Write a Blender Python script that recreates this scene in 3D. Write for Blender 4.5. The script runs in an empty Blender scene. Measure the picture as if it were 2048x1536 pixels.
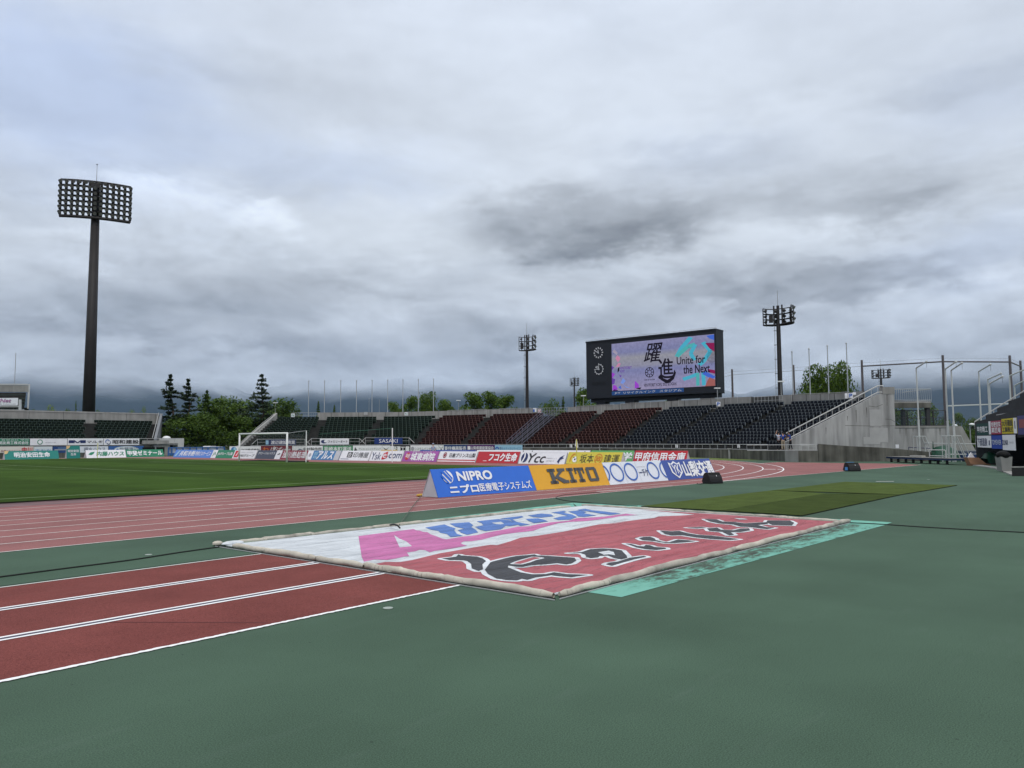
import bpy, bmesh, math, random
import numpy as np
from mathutils import Vector, Matrix
random.seed(7); rng = np.random.default_rng(7)
R_ = math.radians
scene = bpy.context.scene
COL = scene.collection

# ------------------------------------------------------------------ camera
F_PX, PITCH, ROLL, YAW, CAM_H = 1561.2, R_(4.194), R_(.306), R_(39.74), 1.82   # focal length in pixels of a 2048 px wide frame
_c, _s = math.cos, math.sin
FW = np.array([_c(YAW)*_c(PITCH), _s(YAW)*_c(PITCH), _s(PITCH)])
_r0 = np.array([_s(YAW), -_c(YAW), 0.]); _u0 = np.cross(_r0, FW)
RT = _c(ROLL)*_r0 - _s(ROLL)*_u0; UP = _s(ROLL)*_r0 + _c(ROLL)*_u0
cam_data = bpy.data.cameras.new('camera'); cam = bpy.data.objects.new('camera', cam_data); COL.objects.link(cam)
cam_data.sensor_width = 36.0; cam_data.lens = F_PX/2048*36.0
cam_data.clip_start = .1; cam_data.clip_end = 60000
cam.matrix_world = Matrix(((RT[0], UP[0], -FW[0], 0), (RT[1], UP[1], -FW[1], 0), (RT[2], UP[2], -FW[2], CAM_H), (0, 0, 0, 1)))
scene.camera = cam

# ------------------------------------------------------------------ view, sampling
scene.view_settings.view_transform = 'Standard'; scene.view_settings.look = 'None'
scene.view_settings.gamma = 1.0; scene.view_settings.use_curve_mapping = False
EXPOSURE = 0.0
scene.view_settings.exposure = EXPOSURE
try:
    scene.render.engine = 'CYCLES'
    scene.cycles.use_denoising = True; scene.cycles.denoiser = 'OPENIMAGEDENOISE'
    scene.cycles.max_bounces = 6; scene.cycles.volume_bounces = 0; scene.cycles.transparent_max_bounces = 12
except Exception: pass

# ------------------------------------------------------------------ sun: broad, behind thin cloud
SUN_EL, SUN_AZ = R_(52), R_(-125)           # azimuth measured from +X (along the straight) towards +Y
sd = bpy.data.lights.new('sun', 'SUN'); sd.energy = 1.25; sd.angle = R_(14); sd.color = (1, .96, .9)
sun = bpy.data.objects.new('sun', sd); COL.objects.link(sun)
_sv = Vector((_c(SUN_AZ)*_c(SUN_EL), _s(SUN_AZ)*_c(SUN_EL), _s(SUN_EL)))
sun.rotation_euler = _sv.to_track_quat('Z', 'Y').to_euler(); sun.location = (0, -20, 60)

# ------------------------------------------------------------------ sky: clear-sky model almost wholly covered by cloud
def pix_dir(x, y):
    d = FW + (x-1024)/F_PX*RT - (y-768)/F_PX*UP
    return d/np.linalg.norm(d)
def azel(x, y):
    d = pix_dir(x, y); return math.degrees(math.atan2(d[1], d[0])), math.degrees(math.asin(d[2]))
world = bpy.data.worlds.new('World'); scene.world = world; world.use_nodes = True
def build_sky():
    nt = world.node_tree; N = nt.nodes; L = nt.links; N.clear()
    def node(t, **k):
        n = N.new(t)
        for a, b in k.items(): setattr(n, a, b)
        return n
    def val(sock, v):
        if hasattr(v, 'is_linked') or hasattr(v, 'links'): L.new(v, sock)
        else: sock.default_value = v
    def M(op, a, b=0., c=None, clamp=False):
        n = node('ShaderNodeMath', operation=op, use_clamp=clamp); val(n.inputs[0], a); val(n.inputs[1], b)
        if c is not None: val(n.inputs[2], c)
        return n.outputs[0]
    def noise(vec, scale, detail=6, rough=.55, dist=0.):
        n = node('ShaderNodeTexNoise'); L.new(vec, n.inputs['Vector']); n.inputs['Scale'].default_value = scale
        n.inputs['Detail'].default_value = detail; n.inputs['Roughness'].default_value = rough; n.inputs['Distortion'].default_value = dist
        return n.outputs['Fac']
    def mixc(f, a, b):
        n = node('ShaderNodeMix', data_type='RGBA'); val(n.inputs['Factor'], f)
        val(n.inputs[6], a); val(n.inputs[7], b); return n.outputs[2]
    out = node('ShaderNodeOutputWorld'); bg = node('ShaderNodeBackground'); L.new(bg.outputs[0], out.inputs[0])
    bg.inputs['Strength'].default_value = 0.1
    sky = node('ShaderNodeTexSky', sky_type='NISHITA', sun_disc=False); sky.sun_elevation = SUN_EL; sky.sun_rotation = math.pi/2 - SUN_AZ
    sky.air_density = 1.0; sky.dust_density = 2.0; sky.ozone_density = 1.0
    tc = node('ShaderNodeTexCoord'); d = tc.outputs['Generated']
    sep = node('ShaderNodeSeparateXYZ'); L.new(d, sep.inputs[0]); X, Y, Z = sep.outputs
    Zc = M('MAXIMUM', Z, 0.0)
    el = M('MULTIPLY', M('ARCSINE', Z), 57.29578); az = M('MULTIPLY', M('ARCTAN2', Y, X), 57.29578)
    inv = M('DIVIDE', 1.0, M('ADD', Zc, .10))
    cmb = node('ShaderNodeCombineXYZ'); L.new(M('MULTIPLY', X, inv), cmb.inputs[0]); L.new(M('MULTIPLY', Y, inv), cmb.inputs[1]); q = cmb.outputs[0]
    # az/el plane, stretched sideways, for the layered look low down
    cm2 = node('ShaderNodeCombineXYZ'); L.new(M('MULTIPLY', az, .045), cm2.inputs[0]); L.new(M('MULTIPLY', el, .105), cm2.inputs[1]); q2 = cm2.outputs[0]
    n1 = noise(q, .55, 7, .55, .4); n2 = noise(q2, 1.0, 8, .58, .3); n3 = noise(q, 2.2, 6, .6, .5); n4 = noise(q2, 2.9, 7, .60, .5); n6 = noise(q2, 9., 5, .6, .4)
    # warped position for the individual cloud masses
    w1 = M('MULTIPLY', M('SUBTRACT', noise(q2, 1.7, 5, .6), .5), 9.0); w2 = M('MULTIPLY', M('SUBTRACT', noise(q2, 2.3, 6, .62), .5), 4.5)
    w3 = M('MULTIPLY', M('SUBTRACT', noise(q2, 4.6, 5, .6), .5), 6.0); w4 = M('MULTIPLY', M('SUBTRACT', noise(q2, 5.4, 6, .6), .5), 4.5)
    azw = M('ADD', az, M('ADD', w1, w3)); elw = M('ADD', el, M('ADD', w2, w4))
    def blob(px, py, rx, ry, amt):
        a, e = azel(px, py); k = F_PX*math.pi/180
        u = M('MULTIPLY', M('SUBTRACT', azw, a), k/rx); v = M('MULTIPLY', M('SUBTRACT', elw, e), k/ry)
        r2 = M('ADD', M('MULTIPLY', u, u), M('MULTIPLY', v, v))
        return M('MULTIPLY', M('EXPONENT', M('MULTIPLY', r2, -1.0)), amt)
    def mass(px, py, rx, ry, top, bot):
        # a cloud bank with a ragged outline: 'top' lightens its upper edge, 'bot' darkens its base
        a, e = azel(px, py); k = F_PX*math.pi/180
        u = M('MULTIPLY', M('SUBTRACT', azw, a), k/rx); v = M('MULTIPLY', M('SUBTRACT', elw, e), k/ry)
        r2 = M('ADD', M('MULTIPLY', u, u), M('MULTIPLY', v, v))
        f = M('ADD', M('EXPONENT', M('MULTIPLY', r2, -1.0)), M('MULTIPLY', M('ADD', M('MULTIPLY', M('SUBTRACT', n4, .5), .75), M('MULTIPLY', M('SUBTRACT', n6, .5), .35)))) 
        s = node('ShaderNodeMapRange', interpolation_type='SMOOTHSTEP'); L.new(f, s.inputs['Value']); s.inputs['From Min'].default_value = .16; s.inputs['From Max'].default_value = .78
        g = M('MULTIPLY_ADD', v, .55, .5, clamp=True)
        return M('MULTIPLY', s.outputs[0], M('MULTIPLY_ADD', g, top-bot, bot))
    tot = None
    for b in BANKS:
        t = mass(*b); tot = t if tot is None else M('ADD', tot, t)
    for b in CLOUDS:
        t = blob(*b); tot = t if tot is None else M('ADD', tot, t)
    lum = M('ADD', tot, 1.0)
    lum = M('MULTIPLY', lum, M('MULTIPLY_ADD', M('SUBTRACT', n1, .5), .26, 1.0))
    lum = M('MULTIPLY', lum, M('MULTIPLY_ADD', M('SUBTRACT', n2, .5), .30, 1.0))
    lum = M('MULTIPLY', lum, M('MULTIPLY_ADD', M('SUBTRACT', n3, .5), .08, 1.0))
    lum = M('MULTIPLY', lum, M('MULTIPLY_ADD', M('SUBTRACT', n4, .5), .16, 1.0))
    # relief: the same noise read a little towards the sun, so that lumps get a bright and a dark side
    of = node('ShaderNodeVectorMath', operation='ADD'); L.new(q, of.inputs[0]); of.inputs[1].default_value = (.10, -.16, 0)
    of2 = node('ShaderNodeVectorMath', operation='ADD'); L.new(q2, of2.inputs[0]); of2.inputs[1].default_value = (-.06, .16, 0)
    rel = M('SUBTRACT', noise(of.outputs[0], 1.15, 8, .58, .5), noise(q, 1.15, 8, .58, .5))
    rel2 = M('SUBTRACT', noise(q2, 1.5, 8, .6, .7), noise(of2.outputs[0], 1.5, 8, .6, .7))
    # rows of puffs low down: lit tops, grey bases
    cm3 = node('ShaderNodeCombineXYZ'); L.new(M('MULTIPLY', az, .050), cm3.inputs[0]); L.new(M('MULTIPLY', el, .105), cm3.inputs[1]); q3 = cm3.outputs[0]
    of3 = node('ShaderNodeVectorMath', operation='ADD'); L.new(q3, of3.inputs[0]); of3.inputs[1].default_value = (-.02, .075, 0)
    p0, p1 = noise(q3, 4.2, 6, .52, .35), noise(of3.outputs[0], 4.2, 6, .52, .35)
    rel3 = M('SUBTRACT', p0, p1)
    low3 = M('SUBTRACT', 1.0, M('DIVIDE', el, 19., clamp=True)); lum = M('ADD', lum, M('MULTIPLY', M('MULTIPLY_ADD', rel3, 1.15, M('MULTIPLY', M('SUBTRACT', p0, .5), -.25)), M('MULTIPLY_ADD', low3, .85, .06)))
    low = M('SUBTRACT', 1.0, M('DIVIDE', el, 26., clamp=True))
    lum = M('ADD', lum, M('MULTIPLY', rel, .30)); lum = M('ADD', lum, M('MULTIPLY', rel2, M('MULTIPLY_ADD', low, .95, .15)))
    lum = M('MAXIMUM', lum, .3)
    ramp = node('ShaderNodeValToRGB'); L.new(M('DIVIDE', M('MAXIMUM', el, 0.), 90.), ramp.inputs[0]); cr = ramp.color_ramp
    stops = [(0, (.44, .50, .58)), (4/90, (.50, .565, .65)), (8/90, (.61, .67, .75)), (14/90, (.71, .77, .84)), (22/90, (.73, .795, .885)), (31/90, (.74, .81, .92)), (50/90, (1.0, 1.05, 1.1)), (1, (1.4, 1.4, 1.4))]
    while len(cr.elements) < len(stops): cr.elements.new(.5)
    for e, (p, c) in zip(cr.elements, stops): e.position = p; e.color = (*c, 1)
    # the tint shifts to white in the bright parts, to blue-grey in the dark ones
    vm = node('ShaderNodeVectorMath', operation='SCALE'); L.new(ramp.outputs[0], vm.inputs[0]); L.new(lum, vm.inputs['Scale'])
    cloud = vm.outputs[0]
    vm2 = node('ShaderNodeVectorMath', operation='SCALE'); L.new(cloud, vm2.inputs[0]); vm2.inputs['Scale'].default_value = 10.0
    node_prev = vm2
    # thin places let the blue through
    thin = M('MULTIPLY', M('SUBTRACT', noise(q, .9, 5, .5, .6), .52, clamp=False), 3.0, clamp=True)
    thin = M('MULTIPLY_ADD', thin, .16, .04)
    vs = node('ShaderNodeVectorMath', operation='SCALE'); L.new(sky.outputs[0], vs.inputs[0]); vs.inputs['Scale'].default_value = .8
    # blue-grey openings between the cloud sheets
    tint = None
    for b in OPENINGS:
        t = blob(*b); tint = t if tint is None else M('ADD', tint, t)
    tint = M('MULTIPLY', tint, M('MULTIPLY_ADD', n2, 1.2, .3), clamp=True)
    vm3 = node('ShaderNodeVectorMath', operation='MULTIPLY'); L.new(vm2.outputs[0], vm3.inputs[0]); vm3.inputs[1].default_value = (.78, .84, .98)
    vm2 = node('ShaderNodeMix', data_type='RGBA'); L.new(tint, vm2.inputs['Factor']); L.new(node_prev.outputs[0], vm2.inputs[6]); L.new(vm3.outputs[0], vm2.inputs[7])
    vm2 = type('o', (), {'outputs': [vm2.outputs[2]]})
    fin = mixc(thin, vm2.outputs[0], vs.outputs[0])
    L.new(fin, bg.inputs['Color'])
CLOUDS = [(650, 160, 260, 80, -.07), (1250, 370, 120, 40, -.08), (1900, 420, 140, 70, -.06), (90, 730, 180, 40, -.10), (950, 715, 400, 36, -.10), (1300, 190, 380, 80, .06), (1050, 90, 420, 70, .05), (1650, 475, 200, 26, .08), (1000, 560, 240, 22, .08), (780, 330, 200, 50, .08)]
BANKS = [(330, 445, 160, 85, .46, -.18), (520, 470, 100, 64, .40, -.16), (400, 560, 320, 80, .06, -.36), (480, 655, 380, 50, .10, -.30), (1180, 435, 270, 88, -.10, -.74), (1720, 370, 240, 70, -.0, -.40), (1540, 560, 330, 58, -.0, -.50), (1960, 620, 220, 60, .30, -.16), (1080, 640, 330, 40, .04, -.30), (120, 620, 240, 70, .08, -.28), (1850, 160, 240, 50, .02, -.14), (1420, 300, 170, 45, .02, -.16), (430, 110, 240, 50, .03, -.10), (760, 560, 220, 36, .10, -.18), (1760, 520, 200, 34, .10, -.14), (160, 520, 130, 40, .16, -.14)]
OPENINGS = [(160, 250, 260, 150, .9), (60, 60, 260, 120, .6), (620, 330, 260, 60, .5), (1420, 310, 150, 50, .3), (1950, 500, 180, 60, .55), (1980, 200, 150, 80, .4)]
build_sky()

# ------------------------------------------------------------------ from a point in the photograph to a place in the stadium
def ray(x, y): return FW + (x-1024)/F_PX*RT - (y-768)/F_PX*UP
def G(x, y, z=0.):                      # where that line of sight meets the level z
    d = ray(x, y); t = (z-CAM_H)/d[2]; return Vector((t*d[0], t*d[1], z))
def at(x, y, depth):                    # the point at this distance along the view axis
    d = ray(x, y)*depth; return Vector((d[0], d[1], d[2]+CAM_H))
CEN = np.array([31.6, 61.37])           # centre of the end bend
def circ(x, y, rad):                    # where the line of sight meets the cylinder of this radius about the bend's centre (far side)
    d = ray(x, y); a = d[0]**2+d[1]**2; b = -2*(d[0]*CEN[0]+d[1]*CEN[1]); c = CEN@CEN-rad**2
    t = (-b+math.sqrt(b*b-4*a*c))/(2*a); return Vector((t*d[0], t*d[1], CAM_H+t*d[2]))
def vplane(x, y, p0, ang):
    d = ray(x, y); n = (-_s(R_(ang)), _c(R_(ang))); t = (n[0]*p0[0]+n[1]*p0[1])/(n[0]*d[0]+n[1]*d[1]); return Vector((t*d[0], t*d[1], CAM_H+t*d[2]))
def pol(r, a, z=0.): return Vector((CEN[0]+r*_c(R_(a)), CEN[1]+r*_s(R_(a)), z))

# ------------------------------------------------------------------ materials
MATS = {}
def mat(name, col, rough=.75, spec=.3, var=0., vscale=3., bump=0., bscale=40., bdist=.01, metal=0., fine=0., fscale=120., emit=0., trans=0., detail=5., vcol=None, streak=0.):
    if name in MATS: return MATS[name]
    m = bpy.data.materials.new(name); m.use_nodes = True; nt = m.node_tree; N = nt.nodes; L = nt.links
    b = N['Principled BSDF']; b.inputs['Roughness'].default_value = rough; b.inputs['Metallic'].default_value = metal
    b.inputs['Specular IOR Level'].default_value = spec
    b.inputs['Base Color'].default_value = (*col, 1)
    tc = N.new('ShaderNodeTexCoord'); src = None
    def noise(scale, det, stretch=None):
        n = N.new('ShaderNodeTexNoise'); n.inputs['Scale'].default_value = scale; n.inputs['Detail'].default_value = det
        if stretch:
            mp = N.new('ShaderNodeMapping'); mp.inputs['Scale'].default_value = stretch; L.new(tc.outputs['Object'], mp.inputs[0]); L.new(mp.outputs[0], n.inputs['Vector'])
        else: L.new(tc.outputs['Object'], n.inputs['Vector'])
        return n.outputs['Fac']
    def modulate(prev, fac, amount, to=None):
        mr = N.new('ShaderNodeMapRange'); mr.inputs['From Min'].default_value = .3; mr.inputs['From Max'].default_value = .7; L.new(fac, mr.inputs['Value'])
        mx = N.new('ShaderNodeMix'); mx.data_type = 'RGBA'; L.new(mr.outputs[0], mx.inputs['Factor'])
        if to is None:
            lo = N.new('ShaderNodeVectorMath'); lo.operation = 'SCALE'; hi = N.new('ShaderNodeVectorMath'); hi.operation = 'SCALE'
            lo.inputs['Scale'].default_value = 1-amount; hi.inputs['Scale'].default_value = 1+amount
            for q in (lo, hi):
                if prev is None: q.inputs[0].default_value = col
                else: L.new(prev, q.inputs[0])
            L.new(lo.outputs[0], mx.inputs[6]); L.new(hi.outputs[0], mx.inputs[7])
        else:
            if prev is None: mx.inputs[6].default_value = (*col, 1)
            else: L.new(prev, mx.inputs[6])
            mx.inputs[7].default_value = (*to, 1)
        return mx.outputs[2]
    if var: src = modulate(src, noise(vscale, detail), var, vcol)
    if streak: src = modulate(src, noise(1., 6, (2.2, 2.2, .22)), streak)
    if fine: src = modulate(src, noise(fscale, 3), fine)
    if src is not None: L.new(src, b.inputs['Base Color'])
    if bump:
        bp = N.new('ShaderNodeBump'); bp.inputs['Strength'].default_value = bump; bp.inputs['Distance'].default_value = bdist
        L.new(noise(bscale, 4), bp.inputs['Height']); L.new(bp.outputs[0], b.inputs['Normal'])
    if emit:
        b.inputs['Emission Strength'].default_value = emit
        if src is not None: L.new(src, b.inputs['Emission Color'])
        else: b.inputs['Emission Color'].default_value = (*col, 1)
    if trans:
        tr = N.new('ShaderNodeBsdfTransparent'); mx = N.new('ShaderNodeMixShader'); mx.inputs[0].default_value = trans
        L.new(b.outputs[0], mx.inputs[1]); L.new(tr.outputs[0], mx.inputs[2]); L.new(mx.outputs[0], N['Material Output'].inputs[0])
    MATS[name] = m; return m
WHITE = mat('white_vinyl', (.76, .77, .80), .5, .4, var=.04)
INK = {}
def ink(name, c, rough=.5): 
    return mat('ink_'+name, c, rough, .35)

# ------------------------------------------------------------------ mesh builder
class MB:
    def __init__(s): s.v = []; s.f = []; s.m = []; s.mats = []
    def mi(s, m):
        if m not in s.mats: s.mats.append(m)
        return s.mats.index(m)
    def face(s, pts, m):
        i = len(s.v); s.v += [tuple(p) for p in pts]; s.f.append(tuple(range(i, i+len(pts)))); s.m.append(s.mi(m))
    def raw(s, vs, fs, m):
        i = len(s.v); s.v += [tuple(p) for p in vs]; k = s.mi(m)
        for f in fs: s.f.append(tuple(i+j for j in f)); s.m.append(k)
    def obox(s, o, a, b, c, m):         # corner o and three edge vectors
        o, a, b, c = map(Vector, (o, a, b, c))
        v = [o, o+a, o+a+b, o+b, o+c, o+a+c, o+a+b+c, o+b+c]
        s.raw(v, [(0, 3, 2, 1), (4, 5, 6, 7), (0, 1, 5, 4), (1, 2, 6, 5), (2, 3, 7, 6), (3, 0, 4, 7)], m)
    def box(s, c, sx, sy, sz, m, rz=0.):
        u = Vector((_c(rz), _s(rz), 0)); w = Vector((-_s(rz), _c(rz), 0)); c = Vector(c)
        s.obox(c-u*sx/2-w*sy/2-Vector((0, 0, sz/2)), u*sx, w*sy, (0, 0, sz), m)
    def tube(s, p, q, r, m, n=6, r2=None, cap=True):
        p, q = Vector(p), Vector(q); d = (q-p); 
        if d.length < 1e-6: return
        d.normalize(); a = d.orthogonal().normalized(); b = d.cross(a); r2 = r if r2 is None else r2
        vs = []
        for k in range(n):
            t = 2*math.pi*k/n; e = a*_c(t)+b*_s(t); vs += [p+e*r, q+e*r2]
        fs = [(2*k, 2*((k+1) % n), 2*((k+1) % n)+1, 2*k+1) for k in range(n)]
        if cap: fs += [tuple(2*k for k in reversed(range(n))), tuple(2*k+1 for k in range(n))]
        s.raw(vs, fs, m)
    def path(s, pts, r, m, n=6):
        for a, b in zip(pts, pts[1:]): s.tube(a, b, r, m, n)
    def prism(s, pts, h, m, mside=None):     # polygon and an extrusion vector
        pts = [Vector(p) for p in pts]; h = Vector(h); n = len(pts); top = [p+h for p in pts]
        s.face(list(reversed(pts)), m); s.face(top, m)
        for k in range(n): s.face([pts[k], pts[(k+1) % n], top[(k+1) % n], top[k]], mside or m)
    def ball(s, c, rx, ry, rz, m, n=10, h=6):
        vs = []; fs = []
        for i in range(h+1):
            t = math.pi*i/h
            for k in range(n): vs.append((c[0]+rx*_s(t)*_c(2*math.pi*k/n), c[1]+ry*_s(t)*_s(2*math.pi*k/n), c[2]+rz*_c(t)))
        for i in range(h):
            for k in range(n): fs.append((i*n+k, (i+1)*n+k, (i+1)*n+(k+1) % n, i*n+(k+1) % n))
        s.raw(vs, fs, m)
    def build(s, name, parent=None, smooth=False):
        me = bpy.data.meshes.new(name); me.from_pydata(s.v, [], s.f)
        for m in s.mats: me.materials.append(m)
        if s.m: me.polygons.foreach_set('material_index', s.m)
        if smooth: me.polygons.foreach_set('use_smooth', [True]*len(s.f))
        me.update(); o = bpy.data.objects.new(name, me); COL.objects.link(o)
        if parent is not None:
            o.parent = parent; o.matrix_parent_inverse = parent.matrix_world.inverted() if parent.type != 'EMPTY' else Matrix.Translation(-parent.location)
        return o
def tag(o, label, cat, group=None):
    o['label'] = label; o['category'] = cat
    if group: o['group'] = group
    return o
def struct(o, kind='structure'): o['kind'] = kind; return o
def thing(name, label, cat, loc=(0, 0, 0), group=None):
    o = bpy.data.objects.new(name, None); COL.objects.link(o); o.location = loc; o.empty_display_size = .2
    return tag(o, label, cat, group)
def dup(root, name=None):
    def cp(o, par):
        c = o.copy(); COL.objects.link(c)
        if par is not None: c.parent = par; c.matrix_parent_inverse = o.matrix_parent_inverse.copy()
        for ch in list(o.children): cp(ch, c)
        return c
    return cp(root, None)

# ------------------------------------------------------------------ writing and marks on flat faces
class Face:
    """A flat face: origin (lower left as read), unit vectors along (u) and up (v), outward normal n."""
    def __init__(s, o, u, v): s.o = Vector(o); s.u = Vector(u).normalized(); s.v = Vector(v).normalized(); s.n = s.u.cross(s.v)
    def p(s, a, b, off): return s.o+s.u*a+s.v*b+s.n*off
_txt = {}
def glyphs(body, bold, shear):
    k = (body, shear)
    if k not in _txt:
        c = bpy.data.curves.new('tmp', 'FONT'); c.body = body;  c.shear = shear; c.resolution_u = 3
        o = bpy.data.objects.new('tmp', c); COL.objects.link(o); dg = bpy.context.evaluated_depsgraph_get()
        me = bpy.data.meshes.new_from_object(o.evaluated_get(dg))
        v = np.array([x.co[:2] for x in me.vertices]) if len(me.vertices) else np.zeros((1, 2)); f = [tuple(p.vertices) for p in me.polygons]
        bpy.data.objects.remove(o); bpy.data.curves.remove(c); bpy.data.meshes.remove(me)
        lo = v.min(0); hi = v.max(0); v = (v-lo)/np.maximum(hi-lo, 1e-6)
        _txt[k] = (v, f)
    return _txt[k]
def write(mb, face, body, a0, a1, b0, b1, m, off, bold=.012, shear=0.):
    v, f = glyphs(body, bold, shear); h = (b1-b0)*bold*.9      # bold: the same outline drawn again, shifted by a fraction of its height
    for k, (dx, dy) in enumerate(((0, 0),) if bold <= 0 else ((-h, -h), (h, -h), (-h, h), (h, h), (0, 0))):
        mb.raw([face.p(a0+(a1-a0)*x+dx, b0+(b1-b0)*y+dy, off+.0006*k) for x, y in v], f, m)
def ring_pts(cx, cy, rx, ry, n=28, a0=0., a1=360.): return [(cx+rx*_c(R_(a0+(a1-a0)*k/n)), cy+ry*_s(R_(a0+(a1-a0)*k/n))) for k in range(n+1)]
def draw(parent, face, items, W, H, off=.012):
    """items in shares of the face's width and height; each kind of mark becomes one part."""
    for n_, it in enumerate(items):
        k = it[0]; layers = {}
        if k == 'text':
            _, body, a0, a1, b0, b1, m = it[:7]; o = it[7] if len(it) > 7 else {}
            mb = layers.setdefault('lettering', MB()); write(mb, face, body, a0*W, a1*W, b0*H, b1*H, m, off*o.get('z', 2), o.get('bold', .012), o.get('shear', 0.))
        elif k == 'rect':
            _, a0, a1, b0, b1, m = it[:6]; mb = layers.setdefault('colour_field', MB()); z = it[6] if len(it) > 6 else 1
            mb.face([face.p(a*W, b*H, off*z) for a, b in ((a0, b0), (a1, b0), (a1, b1), (a0, b1))], m)
        elif k == 'poly':
            _, pts, m = it[:3]; z = it[3] if len(it) > 3 else 2; mb = layers.setdefault('logo', MB()); mb.face([face.p(a*W, b*H, off*z) for a, b in pts], m)
        elif k == 'polys':
            mb = layers.setdefault('dot_pattern', MB())
            for pts in it[1]: mb.face([face.p(a*W, b*H, off*it[3]) for a, b in pts], it[2])
        elif k == 'disc':
            _, cx, cy, rx, ry, m = it[:6]; z = it[6] if len(it) > 6 else 1.5; mb = layers.setdefault('logo', MB())
            mb.face([face.p(cx*W+x, cy*H+y, off*z) for x, y in ring_pts(0, 0, rx*H, ry*H)[:-1]], m)
        elif k == 'ring':
            _, cx, cy, rx, ry, w, m = it[:7]; o = it[7] if len(it) > 7 else (0, 360); z = it[8] if len(it) > 8 else 2.2; mb = layers.setdefault('logo', MB())
            P = ring_pts(0, 0, rx*H, ry*H, 28, *o); Q = ring_pts(0, 0, (rx-w)*H, (ry-w)*H, 28, *o)
            for i in range(28): mb.face([face.p(cx*W+a, cy*H+b, off*z) for a, b in (P[i], P[i+1], Q[i+1], Q[i])], m)
        for n, mb in layers.items(): mb.build(n, parent)
def a_board(label, p0, p1, h, dep, colour, items, ends=None, group=None, name='advertising_board'):
    """A-shaped advertising board: front base edge p0 -> p1 (left to right as read), sloping front and back, closed triangular ends."""
    p0, p1 = Vector((p0[0], p0[1], p0[2] if len(p0) > 2 else .012)), Vector((p1[0], p1[1], p0[2] if len(p0) > 2 else .012))
    u = (p1-p0).normalized(); n = Vector((u.y, -u.x, 0)); b0 = p0-n*dep; b1 = p1-n*dep; up = Vector((0, 0, h))
    r0 = p0-n*dep/2+up; r1 = p1-n*dep/2+up; ends = ends or mat('board_end_grey', (.55, .56, .57), .6, .3, var=.05)
    t = thing(name, label, 'advertising board', (p0+p1)/2, group)
    e = n*.03; mb = MB(); mb.raw([p0, p1, r1, r0, p0-e, p1-e, r1-e*.6, r0-e*.6], [(0, 1, 2, 3), (7, 6, 5, 4), (0, 4, 5, 1), (1, 5, 6, 2), (2, 6, 7, 3), (3, 7, 4, 0)], colour); mb.build('front_panel', t)
    mb = MB(); mb.raw([b1, b0, r0-e*.62, r1-e*.62, b1+e, b0+e, r0-e*.8, r1-e*.8], [(0, 1, 2, 3), (7, 6, 5, 4), (0, 4, 5, 1), (1, 5, 6, 2), (2, 6, 7, 3), (3, 7, 4, 0)], ends); mb.build('back_panel', t)
    q = u*.012; dz = Vector((0, 0, .004))
    for (a, b, c, k) in ((p0, b0, r0, 1), (p1, b1, r1, -1)):
        mb = MB(); tri = [a-e*1.2+q*k+dz, b+e*1.2+q*k+dz, c-up*.06-n*.008+q*k]; mb.prism(tri, q*k, ends); mb.build('end_panel', t)
    draw(t, Face(p0, u, r0-p0), items, (p1-p0).length, (r0-p0).length)
    return t
def banner(label, p0, p1, z0, z1, colour, items, name='hanging_banner', group=None, thick=.02, off=.012, cat='banner'):
    p0, p1 = Vector((p0[0], p0[1], z0)), Vector((p1[0], p1[1], z0)); u = (p1-p0).normalized(); n = Vector((u.y, -u.x, 0))
    t = thing(name, label, cat, (p0+p1)/2, group); mb = MB()
    mb.obox(p0-n*thick, p1-p0, n*thick, (0, 0, z1-z0), colour); mb.build('sheet', t)
    draw(t, Face(p0, u, (0, 0, 1)), items, (p1-p0).length, z1-z0, off)
    return t
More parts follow.
